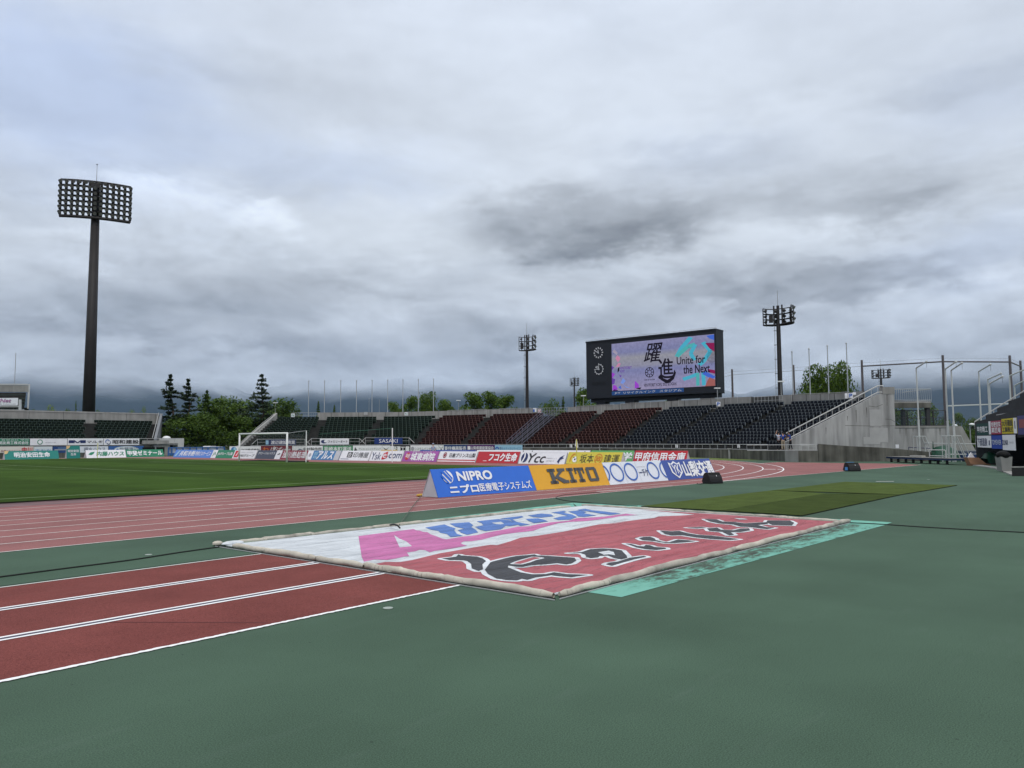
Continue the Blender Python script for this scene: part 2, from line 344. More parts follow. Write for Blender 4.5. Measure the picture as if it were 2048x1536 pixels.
BAN={'red':[(7.55,9.03),(7.90,9.06),(8.04,8.88),(8.28,8.88),(8.72,8.98),(9.07,9.06),(9.32,9.06),(9.94,9.10),(10.33,9.09),(10.36,8.97),(10.90,9.12),(11.42,9.31),(11.87,9.24),(12.71,9.25),(13.56,9.35),(14.26,9.43),(14.64,9.28),(15.15,9.21),(14.56,9.37),(15.73,9.25),(16.19,9.18),(16.57,9.28),(16.95,9.03),(17.31,8.87),(17.51,8.82)],
'pink':[(9.73,11.93),(11.20,11.97),(11.07,11.75),(11.08,11.66),(10.96,11.44),(10.98,11.34),(10.75,11.00),(10.63,10.74),(10.44,10.40),(10.39,10.23),(10.88,10.27),(11.23,10.22),(11.60,10.34),(12.18,10.41),(12.85,10.53),(13.03,10.39),(13.46,10.49),(13.98,10.51),(14.48,10.40),(15.08,10.59),(15.33,10.45),(15.77,10.28),(16.16,10.27),(16.44,10.24),(16.70,10.26),(16.62,10.09),(16.59,9.84),(16.24,9.99),(16.11,10.04),(15.68,9.99),(15.30,10.00),(14.92,10.00),(14.60,10.06),(14.34,10.21),(13.90,10.26),(13.05,10.03),(12.41,9.80),(12.02,9.87),(11.58,9.89),(11.15,9.79),(10.75,9.68),(10.47,9.68),(10.37,9.77),(10.17,9.66),(10.04,9.47),(9.99,9.33),(9.62,9.29),(9.38,9.29),(9.18,9.31),(9.02,9.26),(9.15,9.50),(9.13,9.61),(8.96,9.53),(8.78,9.54),(8.51,9.19),(8.46,9.24),(8.25,9.19),(8.05,9.18),(7.95,9.37),(7.72,9.33),(8.02,9.75)],
'pinkhole':[(10.23,11.48),(10.09,11.25),(9.91,10.96),(9.73,10.59),(9.35,10.03),(9.12,10.09),(9.59,10.68)],
'blue':[[(11.52,11.96),(12.20,12.07),(11.93,11.62),(11.81,11.36),(11.56,11.16),(11.11,10.65),(10.96,10.35),(10.68,10.40),(10.99,10.81),(11.04,11.03),(11.26,11.31),(11.31,11.56)],[(12.39,12.10),(12.87,11.96),(12.47,11.47),(12.19,11.27),(11.85,10.83),(11.55,10.49),(11.13,10.40),(11.31,10.73),(11.61,11.10),(11.85,11.15),(12.00,11.53)],[(13.12,11.96),(13.78,11.90),(13.77,11.55),(13.32,11.04),(13.13,10.76),(12.78,10.72),(12.82,10.84),(12.23,10.48),(11.81,10.53),(11.91,10.76),(12.24,11.20),(12.60,11.29),(12.89,11.61)],[(13.91,11.95),(14.70,11.94),(14.53,11.74),(14.17,11.61),(13.94,11.60),(13.57,11.17),(13.43,10.89),(13.31,10.59),(12.97,10.57),(13.36,11.09),(13.87,11.61)],[(14.18,11.40),(14.48,11.27),(14.30,10.96),(14.06,10.66),(13.58,10.69),(13.86,11.05)],[(14.89,11.90),(15.46,11.94),(15.44,11.61),(15.09,11.28),(14.64,11.31),(14.66,11.57)],[(15.83,11.90),(16.41,11.94),(16.22,11.71),(15.95,11.61),(15.73,11.20),(15.28,10.73),(14.70,10.50),(14.44,10.65),(14.65,10.96),(15.16,11.10),(15.36,11.05),(15.66,11.53)],[(16.32,11.73),(16.78,11.69),(16.51,11.31),(16.14,11.12),(15.87,10.58),(15.38,10.60),(15.40,10.78),(15.79,11.12)],[(16.87,11.83),(17.24,11.84),(16.97,11.44),(16.86,10.99),(16.63,10.36),(16.17,10.39),(16.35,10.83),(16.63,11.30)]],
'bluehole':[[(13.07,11.47),(13.35,11.44),(13.07,11.11),(12.93,11.09),(12.90,11.20)]],
'black':[[(8.64,8.60),(8.91,8.56),(9.11,8.70),(9.05,8.58),(9.12,8.31),(9.03,8.11),(8.87,7.90),(8.60,7.73),(8.28,7.43),(8.13,7.38),(8.24,7.61),(8.53,7.89),(8.70,8.13),(8.71,8.22),(8.61,8.41)],[(8.26,7.38),(8.81,7.76),(8.90,7.79),(9.23,7.84),(9.53,7.86),(9.73,7.78),(9.85,7.75),(9.78,7.63),(9.86,7.44),(9.92,7.20),(9.95,7.04),(9.74,6.86),(9.47,6.75),(9.34,6.75),(9.35,6.93),(9.16,7.00),(8.98,7.12),(8.79,7.12),(8.73,7.20),(8.75,7.36),(8.62,7.26),(8.49,7.02),(8.40,6.85),(8.37,6.63),(8.50,6.49),(8.68,6.49),(8.67,6.27),(8.80,6.01),(8.51,6.08),(8.47,6.25),(8.47,6.38),(8.32,6.41),(8.20,6.44),(8.00,6.41),(8.02,6.52),(7.89,6.49),(7.83,6.60),(7.83,6.79),(8.02,7.11)],[(10.29,7.40),(10.51,7.30),(10.88,7.38),(11.09,7.25),(11.14,7.09),(11.09,6.91),(10.63,6.53),(10.42,6.39),(10.24,6.38),(10.29,6.55),(10.45,6.76),(10.33,6.83),(10.19,6.77),(10.05,6.81),(10.12,6.94),(10.32,7.10),(10.41,7.25)],[(9.70,6.31),(9.84,6.35),(10.02,6.31),(10.46,6.37),(10.76,6.30),(10.71,6.22),(10.43,6.24),(9.90,6.20),(9.64,6.17)],[(11.86,7.30),(11.84,7.18),(11.70,6.97),(11.71,6.85),(11.91,6.93),(11.90,6.84),(11.76,6.68),(11.79,6.49),(11.68,6.41),(11.47,6.47),(11.44,6.66),(11.54,6.90)],[(12.61,7.48),(12.85,7.52),(12.95,7.44),(12.78,7.25),(12.59,7.12),(12.43,6.88),(12.47,6.78),(12.90,6.84),(12.90,6.67),(12.86,6.48),(12.66,6.54),(12.44,6.64),(12.33,6.78),(12.45,7.06),(12.42,7.29)],[(13.95,7.79),(13.96,7.54),(14.13,7.46),(13.89,7.18),(13.75,6.88),(13.78,6.61),(13.68,6.20),(13.61,5.99),(13.39,6.07),(13.34,6.40),(13.38,6.74),(13.53,7.08),(13.37,7.22),(13.49,7.42)],[(14.74,7.61),(15.02,7.41),(14.98,7.30),(14.75,7.38)],[(14.86,7.22),(15.11,7.12),(14.80,6.89),(14.87,6.65),(15.21,6.66),(15.37,6.55),(15.06,6.39),(14.68,6.43),(14.52,6.56),(14.16,6.33),(14.02,6.36),(14.47,6.71),(14.49,6.99)],[(16.58,8.11),(16.67,7.86),(16.31,7.56),(16.36,7.33),(16.24,7.01),(16.55,6.85),(16.73,6.73),(16.43,6.57),(16.09,6.67),(15.80,6.37),(15.81,6.19),(15.48,6.21),(15.55,6.44),(15.63,6.66),(15.59,6.82),(15.89,7.12),(15.91,7.45),(16.15,7.77)],[(17.12,6.86),(17.37,6.45),(16.97,6.21),(16.42,6.06),(16.28,6.42),(16.73,6.73)]],
'redhole':[[(8.91,7.40),(9.09,7.46),(9.41,7.53),(9.60,7.56),(9.59,7.41),(9.39,7.40),(9.16,7.33),(8.95,7.30)]],
'whitehole':[[(10.64,7.07),(10.90,7.03),(10.82,6.89),(10.52,6.67),(10.55,6.81),(10.46,6.84)],[(17.13,7.65),(17.19,7.42),(17.04,7.28),(16.93,7.43)]]}

# ------------------------------------------------------------------ ground, surfaces and markings
def flat(name, polys, z, m, kind='structure'):
    mb = MB()
    for p in polys: mb.face([(a, b, z) for a, b in p], m)
    return struct(mb.build(name), kind)
M_EARTH = mat('meadow_earth', (.06, .085, .035), .95, .1, var=.35, vscale=.05)
M_APRON = mat('green_polyurethane', (.065, .110, .076), .9, .10, var=.15, vscale=.4, fine=.34, fscale=105., detail=8)
def wear(m, dark=(.03, .045, .036), pale=(.11, .15, .125)):
    # scattered dark specks and pale scuffs in the surface
    nt = m.node_tree; N = nt.nodes; L = nt.links; b = N['Principled BSDF']; src = b.inputs['Base Color'].links[0].from_socket; tc = N.new('ShaderNodeTexCoord')
    def over(prev, fac, c):
        mx = N.new('ShaderNodeMix'); mx.data_type = 'RGBA'; L.new(fac, mx.inputs['Factor']); L.new(prev, mx.inputs[6]); mx.inputs[7].default_value = (*c, 1); return mx.outputs[2]
    def rng_(sock, lo, hi, to):
        r = N.new('ShaderNodeMapRange'); r.interpolation_type = 'SMOOTHSTEP'; L.new(sock, r.inputs['Value']); r.inputs['From Min'].default_value = lo; r.inputs['From Max'].default_value = hi; r.inputs['To Max'].default_value = to; return r.outputs[0]
    v = N.new('ShaderNodeTexVoronoi'); v.inputs['Scale'].default_value = 2.6; L.new(tc.outputs['Object'], v.inputs['Vector']); inv = N.new('ShaderNodeMath'); inv.operation = 'SUBTRACT'; inv.inputs[0].default_value = .034; L.new(v.outputs['Distance'], inv.inputs[1]); src = over(src, rng_(inv.outputs[0], 0., .012, .75), dark)
    v2 = N.new('ShaderNodeTexNoise'); v2.inputs['Scale'].default_value = 26.; v2.inputs['Detail'].default_value = 3; L.new(tc.outputs['Object'], v2.inputs['Vector']); src = over(src, rng_(v2.outputs['Fac'], .62, .76, .35), dark)
    mp = N.new('ShaderNodeMapping'); mp.inputs['Scale'].default_value = (.5, 2.4, 1); mp.inputs['Rotation'].default_value = (0, 0, .35); L.new(tc.outputs['Object'], mp.inputs[0]); n = N.new('ShaderNodeTexNoise'); n.inputs['Scale'].default_value = 1.1; n.inputs['Detail'].default_value = 9; n.inputs['Roughness'].default_value = .7; L.new(mp.outputs[0], n.inputs['Vector']); src = over(src, rng_(n.outputs['Fac'], .54, .78, .28), pale)
    n3 = N.new('ShaderNodeTexNoise'); n3.inputs['Scale'].default_value = .16; n3.inputs['Detail'].default_value = 6; L.new(tc.outputs['Object'], n3.inputs['Vector']); src = over(src, rng_(n3.outputs['Fac'], .5, .72, .25), dark)
    L.new(src, b.inputs['Base Color'])
wear(M_APRON)
M_TRACK = mat('faded_red_polyurethane', (.265, .114, .110), .85, .14, var=.14, vscale=.6, fine=.26, fscale=60., bump=.12, bscale=200., bdist=.003)
M_RUNWAY = mat('dark_red_polyurethane', (.180, .053, .047), .9, .08, var=.14, vscale=.9, fine=.42, fscale=105.)
wear(M_RUNWAY, (.09, .022, .02), (.25, .10, .09))
M_LINE = mat('white_line_paint', (.72, .70, .67), .7, .3, var=.10, vscale=8., fine=.1)
M_LINE2 = mat('bright_line_paint', (.86, .86, .86), .7, .3, fine=.08)
M_GAP = mat('dark_line_gap', (.085, .075, .11), .8, .2)
big = 10500
flat('ground', [[(-big, -big), (big, -big), (big, big), (-big, big)]], -.06, M_EARTH)
flat('apron', [[(-90, -60), (140, -60), (140, 175), (-90, 175)]], 0., M_APRON)
XB, XA, YC, RO, RI = 31.6, -52.8, 61.37, 46.26, 36.5
def stadium_ring(r, n=96):
    b = [(XB+r*_c(R_(-90+180*k/n)), YC+r*_s(R_(-90+180*k/n))) for k in range(n+1)]
    a = [(XA+r*_c(R_(90+180*k/n)), YC+r*_s(R_(90+180*k/n))) for k in range(n+1)]
    return b+a
flat('running_track', [stadium_ring(RO)], .004, M_TRACK)
flat('straight_extension', [[(XB, 15.11), (60.9, 13.2), (63.2, 15.6), (62.9, 24.2), (XB, 24.2)]], .0035, M_TRACK)
def strip(mb, pts, w, m, z, jit=0.):
    pts = [Vector((p[0], p[1], 0)) for p in pts]; L = []; Rr = []
    for i, p in enumerate(pts):
        d = (pts[min(i+1, len(pts)-1)]-pts[max(i-1, 0)]).normalized(); nrm = Vector((-d.y, d.x, 0))
        L.append(p+nrm*(w/2+random.uniform(-jit, jit))); Rr.append(p-nrm*(w/2+random.uniform(-jit, jit)))
    for i in range(len(pts)-1): mb.face([(Rr[i].x, Rr[i].y, z), (Rr[i+1].x, Rr[i+1].y, z), (L[i+1].x, L[i+1].y, z), (L[i].x, L[i].y, z)], m)
def seg(a, b, n): return [(a[0]+(b[0]-a[0])*k/n, a[1]+(b[1]-a[1])*k/n) for k in range(n+1)]
mb = MB()
for k in range(9):
    r = RO-1.22*k; y = YC-r
    strip(mb, [(XA, y), (XB, y)], .05, M_LINE, .008); strip(mb, [(XA, YC+r), (XB, YC+r)], .05, M_LINE, .008)
    strip(mb, [(XB+r*_c(R_(-90+180*i/120)), YC+r*_s(R_(-90+180*i/120))) for i in range(121)], .06 if k else .075, M_LINE2 if k < 4 else M_LINE, .008)
strip(mb, [(XB, 15.11), (60.9, 13.2)], .05, M_LINE, .0085); strip(mb, [(62.9, 24.2), (XB+18, 24.4)], .05, M_LINE, .0085)
for a, b in (((1527, 938.7), (1551, 939)), ((1555, 938.8), (1566, 938.9))):      # the short bar at the tip of the outer lane
    strip(mb, [G(*a), G(*b)], .34, M_LINE2, .0095)
strip(mb, [(11.7, 21.4), (18.9, 19.2), (24.3, 17.0)], .05, M_LINE, .0095)          # the curved break line across the lanes
strip(mb, [(23.6, 15.7), (25.6, 15.35)], .1, M_LINE, .0095); strip(mb, [(26.5, 15.6), (28.6, 15.35)], .06, M_LINE, .0095)
struct(mb.build('track_markings'))
# stains of the wet strip along the inner kerb
mb = MB(); M_STAIN = mat('dark_wet_stain', (.15, .07, .07), .6, .4, var=.3, vscale=1.2)
edge = [(x, 26.0+.5*math.sin(x*.6)+.25*math.sin(x*1.7)) for x in np.linspace(-20, 34, 60)]
mb.face([(x, y, .0065) for x, y in edge]+[(34, 27.25, .0065), (-20, 27.25, .0065)], M_STAIN); struct(mb.build('track_stain'))
# football pitch: grass on a low bed
M_GRASS = mat('pitch_grass', (.038, .073, .013), .95, .03, var=.16, vscale=.35, fine=.3, fscale=30., bump=.5, bscale=50., bdist=.02)
M_BED = mat('pitch_edge', (.02, .022, .016), .9, .1)  # near-black colour paints in the shadow line under the turf edge
def mow():
    nt = M_GRASS.node_tree; N = nt.nodes; L = nt.links; b = N['Principled BSDF']; src = b.inputs['Base Color'].links[0].from_socket; tc = N.new('ShaderNodeTexCoord'); w = N.new('ShaderNodeTexWave'); w.bands_direction = 'X'; w.inputs['Scale'].default_value = .0285; w.inputs['Distortion'].default_value = .25; w.inputs['Detail'].default_value = 2; L.new(tc.outputs['Object'], w.inputs['Vector'])
    r = N.new('ShaderNodeMapRange'); L.new(w.outputs['Fac'], r.inputs['Value']); r.inputs['From Min'].default_value = .4; r.inputs['From Max'].default_value = .6; r.inputs['To Min'].default_value = .88; r.inputs['To Max'].default_value = 1.12; s = N.new('ShaderNodeVectorMath'); s.operation = 'SCALE'; L.new(src, s.inputs[0]); L.new(r.outputs[0], s.inputs['Scale']); L.new(s.outputs[0], b.inputs['Base Color'])
mow()
PZ = .16; PX, PY0, PY1 = 41.6, 27.3, 95.4
mb = MB(); pts = [(-60, PY0), (PX-3.5, PY0), (PX-.6, PY0+.5), (PX, PY0+4), (PX, PY1-4), (PX-3.5, PY1), (-60, PY1)]
inn = [(-60, PY0+1.3), (PX-3.9, PY0+1.3), (PX-1.6, PY0+1.7), (PX-1.2, PY0+4.4), (PX-1.2, PY1-4.4), (PX-3.9, PY1-1.3), (-60, PY1-1.3)]
mb.face([(a, b, PZ) for a, b in inn], M_GRASS)
for i in range(len(pts)):
    j = (i+1) % len(pts); a, b, c, d = pts[i], pts[j], inn[j], inn[i]; mb.face([(*a, 0.), (*b, 0.), (*b, .05), (*a, .05)], M_BED); mb.face([(*a, .05), (*b, .05), (*c, PZ), (*d, PZ)], M_GRASS)
struct(mb.build('pitch_grass'))
GX, GY, HW = 38.48, 60.27, 33.28
M_PL = mat('pitch_line_paint', (.20, .27, .14), .9, .1, var=.15, vscale=2.)
mb = MB(); z = PZ+.006
strip(mb, [(-60, GY-HW), (GX, GY-HW)], .12, M_PL, z); strip(mb, [(-60, GY+HW), (GX, GY+HW)], .12, M_PL, z); strip(mb, [(GX, GY-HW), (GX, GY+HW)], .12, M_PL, z)
for d, w in ((16.5, 20.16), (5.5, 9.16)):
    strip(mb, [(GX, GY-w), (GX-d, GY-w)], .12, M_PL, z); strip(mb, [(GX-d, GY-w), (GX-d, GY+w)], .12, M_PL, z+.001); strip(mb, [(GX-d, GY+w), (GX, GY+w)], .12, M_PL, z)
strip(mb, [(-14+9.15*_c(t), GY+9.15*_s(t)) for t in np.linspace(0, 2*math.pi, 60)], .12, M_PL, z); strip(mb, [(-14, GY-HW), (-14, GY+HW)], .12, M_PL, z+.001)
strip(mb, [(GX-11+9.15*_c(t), GY+9.15*_s(t)) for t in np.linspace(math.pi-.92, math.pi+.92, 24)], .12, M_PL, z+.002)
struct(mb.build('pitch_markings'))
# jumping runways
YA, SP = 6.942, 1.4946
flat('jump_runway', [[(-40, YA), (12.5, YA), (12.5, YA+3*SP), (-40, YA+3*SP)]], .004, M_RUNWAY)
mb = MB()
strip(mb, seg((-12, YA), (12.5, YA), 800), .055, M_LINE2, .008, .009); strip(mb, seg((-12, YA+3*SP), (12.5, YA+3*SP), 40), .045, M_LINE, .008)
for y in (YA+SP, YA+2*SP):
    for dy in (-.062, .062): strip(mb, seg((-12, y+dy), (12.5, y+dy), 250), .052, M_LINE2, .008, .0025)
    strip(mb, [(-12, y), (12.5, y)], .075, M_GAP, .0075)
struct(mb.build('runway_markings'))
mb = MB(); M_SEAM = mat('dark_seam', (.04, .075, .055), .8, .2)
strip(mb, [(-12, YA+3*SP+.13), (7.3, YA+3*SP+.13)], .03, M_SEAM, .0055)
strip(mb, [(3.4, 8.6), (4.6, 7.05)], .03, mat('runway_seam', (.12, .03, .028), .8, .2), .0062)
strip(mb, [G(1850, 947), G(2048, 956.5)], .14, M_SEAM, .0055); strip(mb, [G(1720, 943.5), G(1850, 947)], .1, M_SEAM, .0056)
strip(mb, [G(1567, 938.5), G(1700, 939.5)], .14, mat('track_seam', (.13, .055, .055), .7, .3), .0068)
struct(mb.build('surface_seams'))
# teal tape fields left of an older layout
M_TEAL = mat('teal_paint', (.14, .37, .29), .75, .25, var=.4, vscale=2.2, detail=8)
M_TEALW = bpy.data.materials.new('worn_teal_paint'); M_TEALW.use_nodes = True; MATS['worn_teal'] = M_TEALW
def worn():
    nt = M_TEALW.node_tree; N = nt.nodes; L = nt.links; b = N['Principled BSDF']; b.inputs['Roughness'].default_value = .75; b.inputs['Specular IOR Level'].default_value = .3
    tc = N.new('ShaderNodeTexCoord'); mp = N.new('ShaderNodeMapping'); mp.inputs['Scale'].default_value = (1.0, 2.6, 1); mp.inputs['Rotation'].default_value = (0, 0, R_(28)); L.new(tc.outputs['Object'], mp.inputs[0])
    n = N.new('ShaderNodeTexNoise'); n.inputs['Scale'].default_value = 2.4; n.inputs['Detail'].default_value = 10; n.inputs['Roughness'].default_value = .72; n.inputs['Distortion'].default_value = .7; L.new(mp.outputs[0], n.inputs['Vector'])
    r = N.new('ShaderNodeValToRGB'); L.new(n.outputs['Fac'], r.inputs[0]); cr = r.color_ramp
    st = [(.38, (.035, .045, .035)), (.46, (.055, .085, .06)), (.52, (.08, .17, .125)), (.57, (.12, .33, .26)), (.68, (.165, .42, .335))]
    while len(cr.elements) < len(st): cr.elements.new(.5)
    for e, (p, c) in zip(cr.elements, st): e.position = p; e.color = (*c, 1)
    sp = N.new('ShaderNodeSeparateXYZ'); L.new(tc.outputs['Object'], sp.inputs[0])       # cleaner at the near end and along the outer edge
    def mr(sock, a, b_, hi):
        q = N.new('ShaderNodeMapRange'); q.interpolation_type = 'SMOOTHSTEP'; L.new(sock, q.inputs['Value']); q.inputs['From Min'].default_value = a; q.inputs['From Max'].default_value = b_; q.inputs['To Max'].default_value = hi; return q.outputs[0]
    a1 = N.new('ShaderNodeMath'); a1.operation = 'ADD'; L.new(mr(sp.outputs[0], 9.4, 8.2, .20), a1.inputs[0]); L.new(mr(sp.outputs[1], 5.2, 4.7, .13), a1.inputs[1]); a2 = N.new('ShaderNodeMath'); a2.operation = 'ADD'; L.new(a1.outputs[0], a2.inputs[0]); L.new(n.outputs['Fac'], a2.inputs[1]); L.new(a2.outputs[0], r.inputs[0])
    L.new(r.outputs[0], b.inputs['Base Color'])
worn()
flat('worn_ground_marking', [[(7.92, 5.5), (7.91, 4.94), (18.0, 4.63), (17.9, 5.6)]], .0045, M_TEALW)
flat('ground_marking', [[(17.6, 5.0), (18.05, 4.64), (18.6, 4.66), (18.58, 6.2), (17.9, 6.2)], [(8.0, 13.18), (7.6, 12.7), (17.6, 12.4), (18.92, 13.44)], [(18.92, 13.44), (19.32, 11.1), (18.7, 10.8), (17.96, 12.6)]], .0048, M_TEAL)
# grass verge between the bend and the stand
M_VERGE = mat('verge_grass', (.12, .16, .045), .95, .1, var=.3, vscale=1.5)
mb = MB(); A = np.linspace(-42.5, 55, 60)
for a, b in zip(A, A[1:]): mb.face([pol(46.5, a, .01), pol(49.9, a, .01), pol(49.9, b, .01), pol(46.5, b, .01)], M_VERGE)
struct(mb.build('grass_verge'))
# hills, their tops fading to transparent to stand in for cloud
def hills():
    m = bpy.data.materials.new('hazed_forest_hill'); m.use_nodes = True; nt = m.node_tree; N = nt.nodes; L = nt.links; b = N['Principled BSDF']
    b.inputs['Roughness'].default_value = 1.; b.inputs['Specular IOR Level'].default_value = 0.
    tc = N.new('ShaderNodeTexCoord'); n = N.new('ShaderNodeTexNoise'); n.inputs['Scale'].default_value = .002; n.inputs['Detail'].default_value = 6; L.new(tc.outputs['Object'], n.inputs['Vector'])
    r = N.new('ShaderNodeValToRGB'); L.new(n.outputs['Fac'], r.inputs[0]); r.color_ramp.elements[0].color = (.018, .032, .045, 1); r.color_ramp.elements[1].color = (.034, .055, .062, 1)  # forest tone leans blue: distance haze is put into the colour
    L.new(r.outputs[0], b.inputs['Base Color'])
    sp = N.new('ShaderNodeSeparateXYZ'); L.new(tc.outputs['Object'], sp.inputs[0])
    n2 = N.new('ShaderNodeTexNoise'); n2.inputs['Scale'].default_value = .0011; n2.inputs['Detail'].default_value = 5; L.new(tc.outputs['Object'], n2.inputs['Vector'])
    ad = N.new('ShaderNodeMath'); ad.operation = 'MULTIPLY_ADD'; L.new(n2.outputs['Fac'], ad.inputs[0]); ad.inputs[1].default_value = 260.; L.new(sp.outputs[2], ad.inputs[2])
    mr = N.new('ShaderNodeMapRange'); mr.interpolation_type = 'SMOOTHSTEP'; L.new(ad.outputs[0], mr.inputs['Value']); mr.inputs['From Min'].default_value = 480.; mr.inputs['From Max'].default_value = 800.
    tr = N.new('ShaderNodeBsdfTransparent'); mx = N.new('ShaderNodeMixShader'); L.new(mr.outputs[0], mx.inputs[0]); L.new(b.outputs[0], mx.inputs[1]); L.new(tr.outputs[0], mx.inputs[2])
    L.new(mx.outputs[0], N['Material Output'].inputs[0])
    vs = []; fs = []; na, nr = 170, 14; az0, az1 = -8., 88.
    for i in range(na+1):
        a = az0+(az1-az0)*i/na
        prof = 740+120*math.sin(a*.17+.6)+95*math.sin(a*.37+2.)+30*math.sin(a*.83)+9*math.sin(a*2.1+1)
        prof += 120*math.exp(-((a-8)/9)**2)+90*math.exp(-((a-62)/7)**2)
        for j in range(nr+1):
            t = j/nr; rad = 5600+3400*t; h = prof*(t**1.25)*(1+.05*math.sin(a*1.1+t*4)+.03*math.sin(a*2.9-t*7))
            vs.append((rad*_c(R_(a)), rad*_s(R_(a)), h-5))
    for i in range(na):
        for j in range(nr): k = i*(nr+1)+j; fs.append((k, k+1, k+nr+2, k+nr+1))
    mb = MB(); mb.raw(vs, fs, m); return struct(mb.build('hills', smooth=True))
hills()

# ------------------------------------------------------------------ spectator stands
M_CONC = mat('stand_concrete', (.29, .285, .27), .9, .2, var=.14, vscale=.8, streak=.14, bump=.2, bscale=20., bdist=.01)
M_CONCD = mat('weathered_and_shaded_concrete', (.098, .096, .084), .92, .2, var=.42, vscale=.55, streak=.42, bump=.25, bscale=14., bdist=.012, detail=8)
M_CONCL = mat('wing_concrete', (.33, .33, .325), .88, .2, var=.12, vscale=.35, streak=.34, bump=.2, bscale=12., bdist=.01, detail=8)
M_TERR = mat('shaded_terrace_concrete', (.040, .040, .038), .95, .1, var=.25, vscale=1.2)  # darkened concrete: the shade between the seat rows is in the colour
M_STEEL = mat('galvanised_rail', (.42, .43, .43), .5, .4, metal=.2, var=.08)
M_WRAIL = mat('white_rail', (.50, .50, .49), .5, .4, var=.05)
M_JOINT = mat('joint_dark', (.10, .10, .095), .9, .1)
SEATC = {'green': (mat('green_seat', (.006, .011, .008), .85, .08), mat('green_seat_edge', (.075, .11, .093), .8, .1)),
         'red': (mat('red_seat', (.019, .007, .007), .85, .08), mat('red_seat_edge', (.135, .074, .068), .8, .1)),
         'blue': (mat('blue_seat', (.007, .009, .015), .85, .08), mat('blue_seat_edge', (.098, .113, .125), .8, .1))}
def _box(x0, x1, y0, y1, z0, z1): return [(x0, y0, z0), (x1, y0, z0), (x1, y1, z0), (x0, y1, z0), (x0, y0, z1), (x1, y0, z1), (x1, y1, z1), (x0, y1, z1)]
_BF = [(0, 3, 2, 1), (4, 5, 6, 7), (0, 1, 5, 4), (1, 2, 6, 5), (2, 3, 7, 6), (3, 0, 4, 7)]
ST_V = np.array(_box(-.285, .285, .12, .16, .14, .50)+_box(-.26, .26, .04, .09, .16, .40)+_box(-.30, .30, .10, .17, .50, .535)+_box(.278, .302, .02, .15, .0, .50))
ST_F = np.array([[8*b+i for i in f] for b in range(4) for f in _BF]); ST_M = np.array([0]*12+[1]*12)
def seat_bulk(spots, name, parent):
    """All the far seats of one stand in one mesh."""
    cols = list(SEATC); V = []; Fc = []; Mi = []
    for i, (x, y, z, a, c) in enumerate(spots):
        ca, sa = _c(a), _s(a)      # a: direction pointing away from the pitch
        w = np.empty_like(ST_V); w[:, 0] = x+ST_V[:, 0]*sa+ST_V[:, 1]*ca; w[:, 1] = y-ST_V[:, 0]*ca+ST_V[:, 1]*sa; w[:, 2] = z+ST_V[:, 2]
        V.append(w); Fc.append(ST_F+i*len(ST_V)); Mi.append(ST_M+2*cols.index(c))
    V = np.concatenate(V); Fc = np.concatenate(Fc); Mi = np.concatenate(Mi)
    me = bpy.data.meshes.new(name); me.vertices.add(len(V)); me.vertices.foreach_set('co', V.ravel())
    me.loops.add(Fc.size); me.loops.foreach_set('vertex_index', Fc.ravel().astype(np.int32))
    me.polygons.add(len(Fc)); me.polygons.foreach_set('loop_start', np.arange(0, Fc.size, 4, dtype=np.int32))
    for c in cols:
        for m in SEATC[c]: me.materials.append(m)
    me.polygons.foreach_set('material_index', Mi.astype(np.int32)); me.update(calc_edges=True)
    o = bpy.data.objects.new(name, me); COL.objects.link(o); o.parent = parent; o.matrix_parent_inverse = Matrix.Translation(-parent.location); o['kind'] = 'stuff'
    return o
_seatmesh = {}
def seat_single(spot, parent):
    x, y, z, a, c = spot
    if c not in _seatmesh:
        me = bpy.data.meshes.new('seat'); me.from_pydata([tuple(v) for v in ST_V], [], [tuple(int(i) for i in f) for f in ST_F])
        for m in SEATC[c]: me.materials.append(m)
        me.polygons.foreach_set('material_index', ST_M.astype(np.int32)); me.update(); _seatmesh[c] = me
    o = bpy.data.objects.new('seat', _seatmesh[c]); COL.objects.link(o); o.parent = parent; o.matrix_parent_inverse = Matrix.Translation(-parent.location)
    o.location = (x, y, z); o.rotation_euler = (0, 0, a-math.pi/2); return o
def split_seats(spots, parent):
    spots = sorted(spots, key=lambda q: (q[0]*FW[0]+q[1]*FW[1]))
    for q in spots[:100]: seat_single(q, parent)
    seat_bulk(spots[100:], 'seats', parent)

KA = [(-48, .955), (-36, .957), (-27, 1.017), (-21, 1.036), (-8, 1.045), (6, 1.002), (16, 1.005), (31, .971), (45, .974), (50, .96)]
def kz(a): return float(np.interp(a, [q[0] for q in KA], [q[1] for q in KA]))
NROW, TREAD, RISE, R0, ZP = 14, .72, .325, 51.2, .90
def rz(i, a): return ZP+RISE*i*kz(a)
ENDST = thing('end_stand', 'curved end stand with green, red and dark blue seats below the big screen', 'stand', pol(55, 0))
A0, A1 = -45.2, 49.6
def polw(r, a, z=0.):      # the left end is cut square rather than along a radius
    f = min(1., max(0., (a-38.)/(A1-38.))); return pol(r, a+f*f*(62.-r)/12.*4.3, z)
AISLES = [(42.6, .6), (34, .6), (25.3, .6), (17, .6), (7.4, 1.5), (-.6, .6), (-10.6, .6), (-19.2, .6), (-29.6, .6), (-39, .6)]
def sweep(mb, prof, angs, m):
    for a, b in zip(angs, angs[1:]):
        for (p, q) in zip(prof, prof[1:]):
            mb.face([polw(p[0], a, p[1](a)), polw(p[0], b, p[1](b)), polw(q[0], b, q[1](b)), polw(q[0], a, q[1](a))], m)
angs = list(np.linspace(A0, A1, 56))
prof = [(50.2, lambda a: ZP)]
for i in range(NROW):
    prof += [(R0+TREAD*i, (lambda a, i=i: rz(i, a))), (R0+TREAD*i, (lambda a, i=i: rz(i+1, a)))]
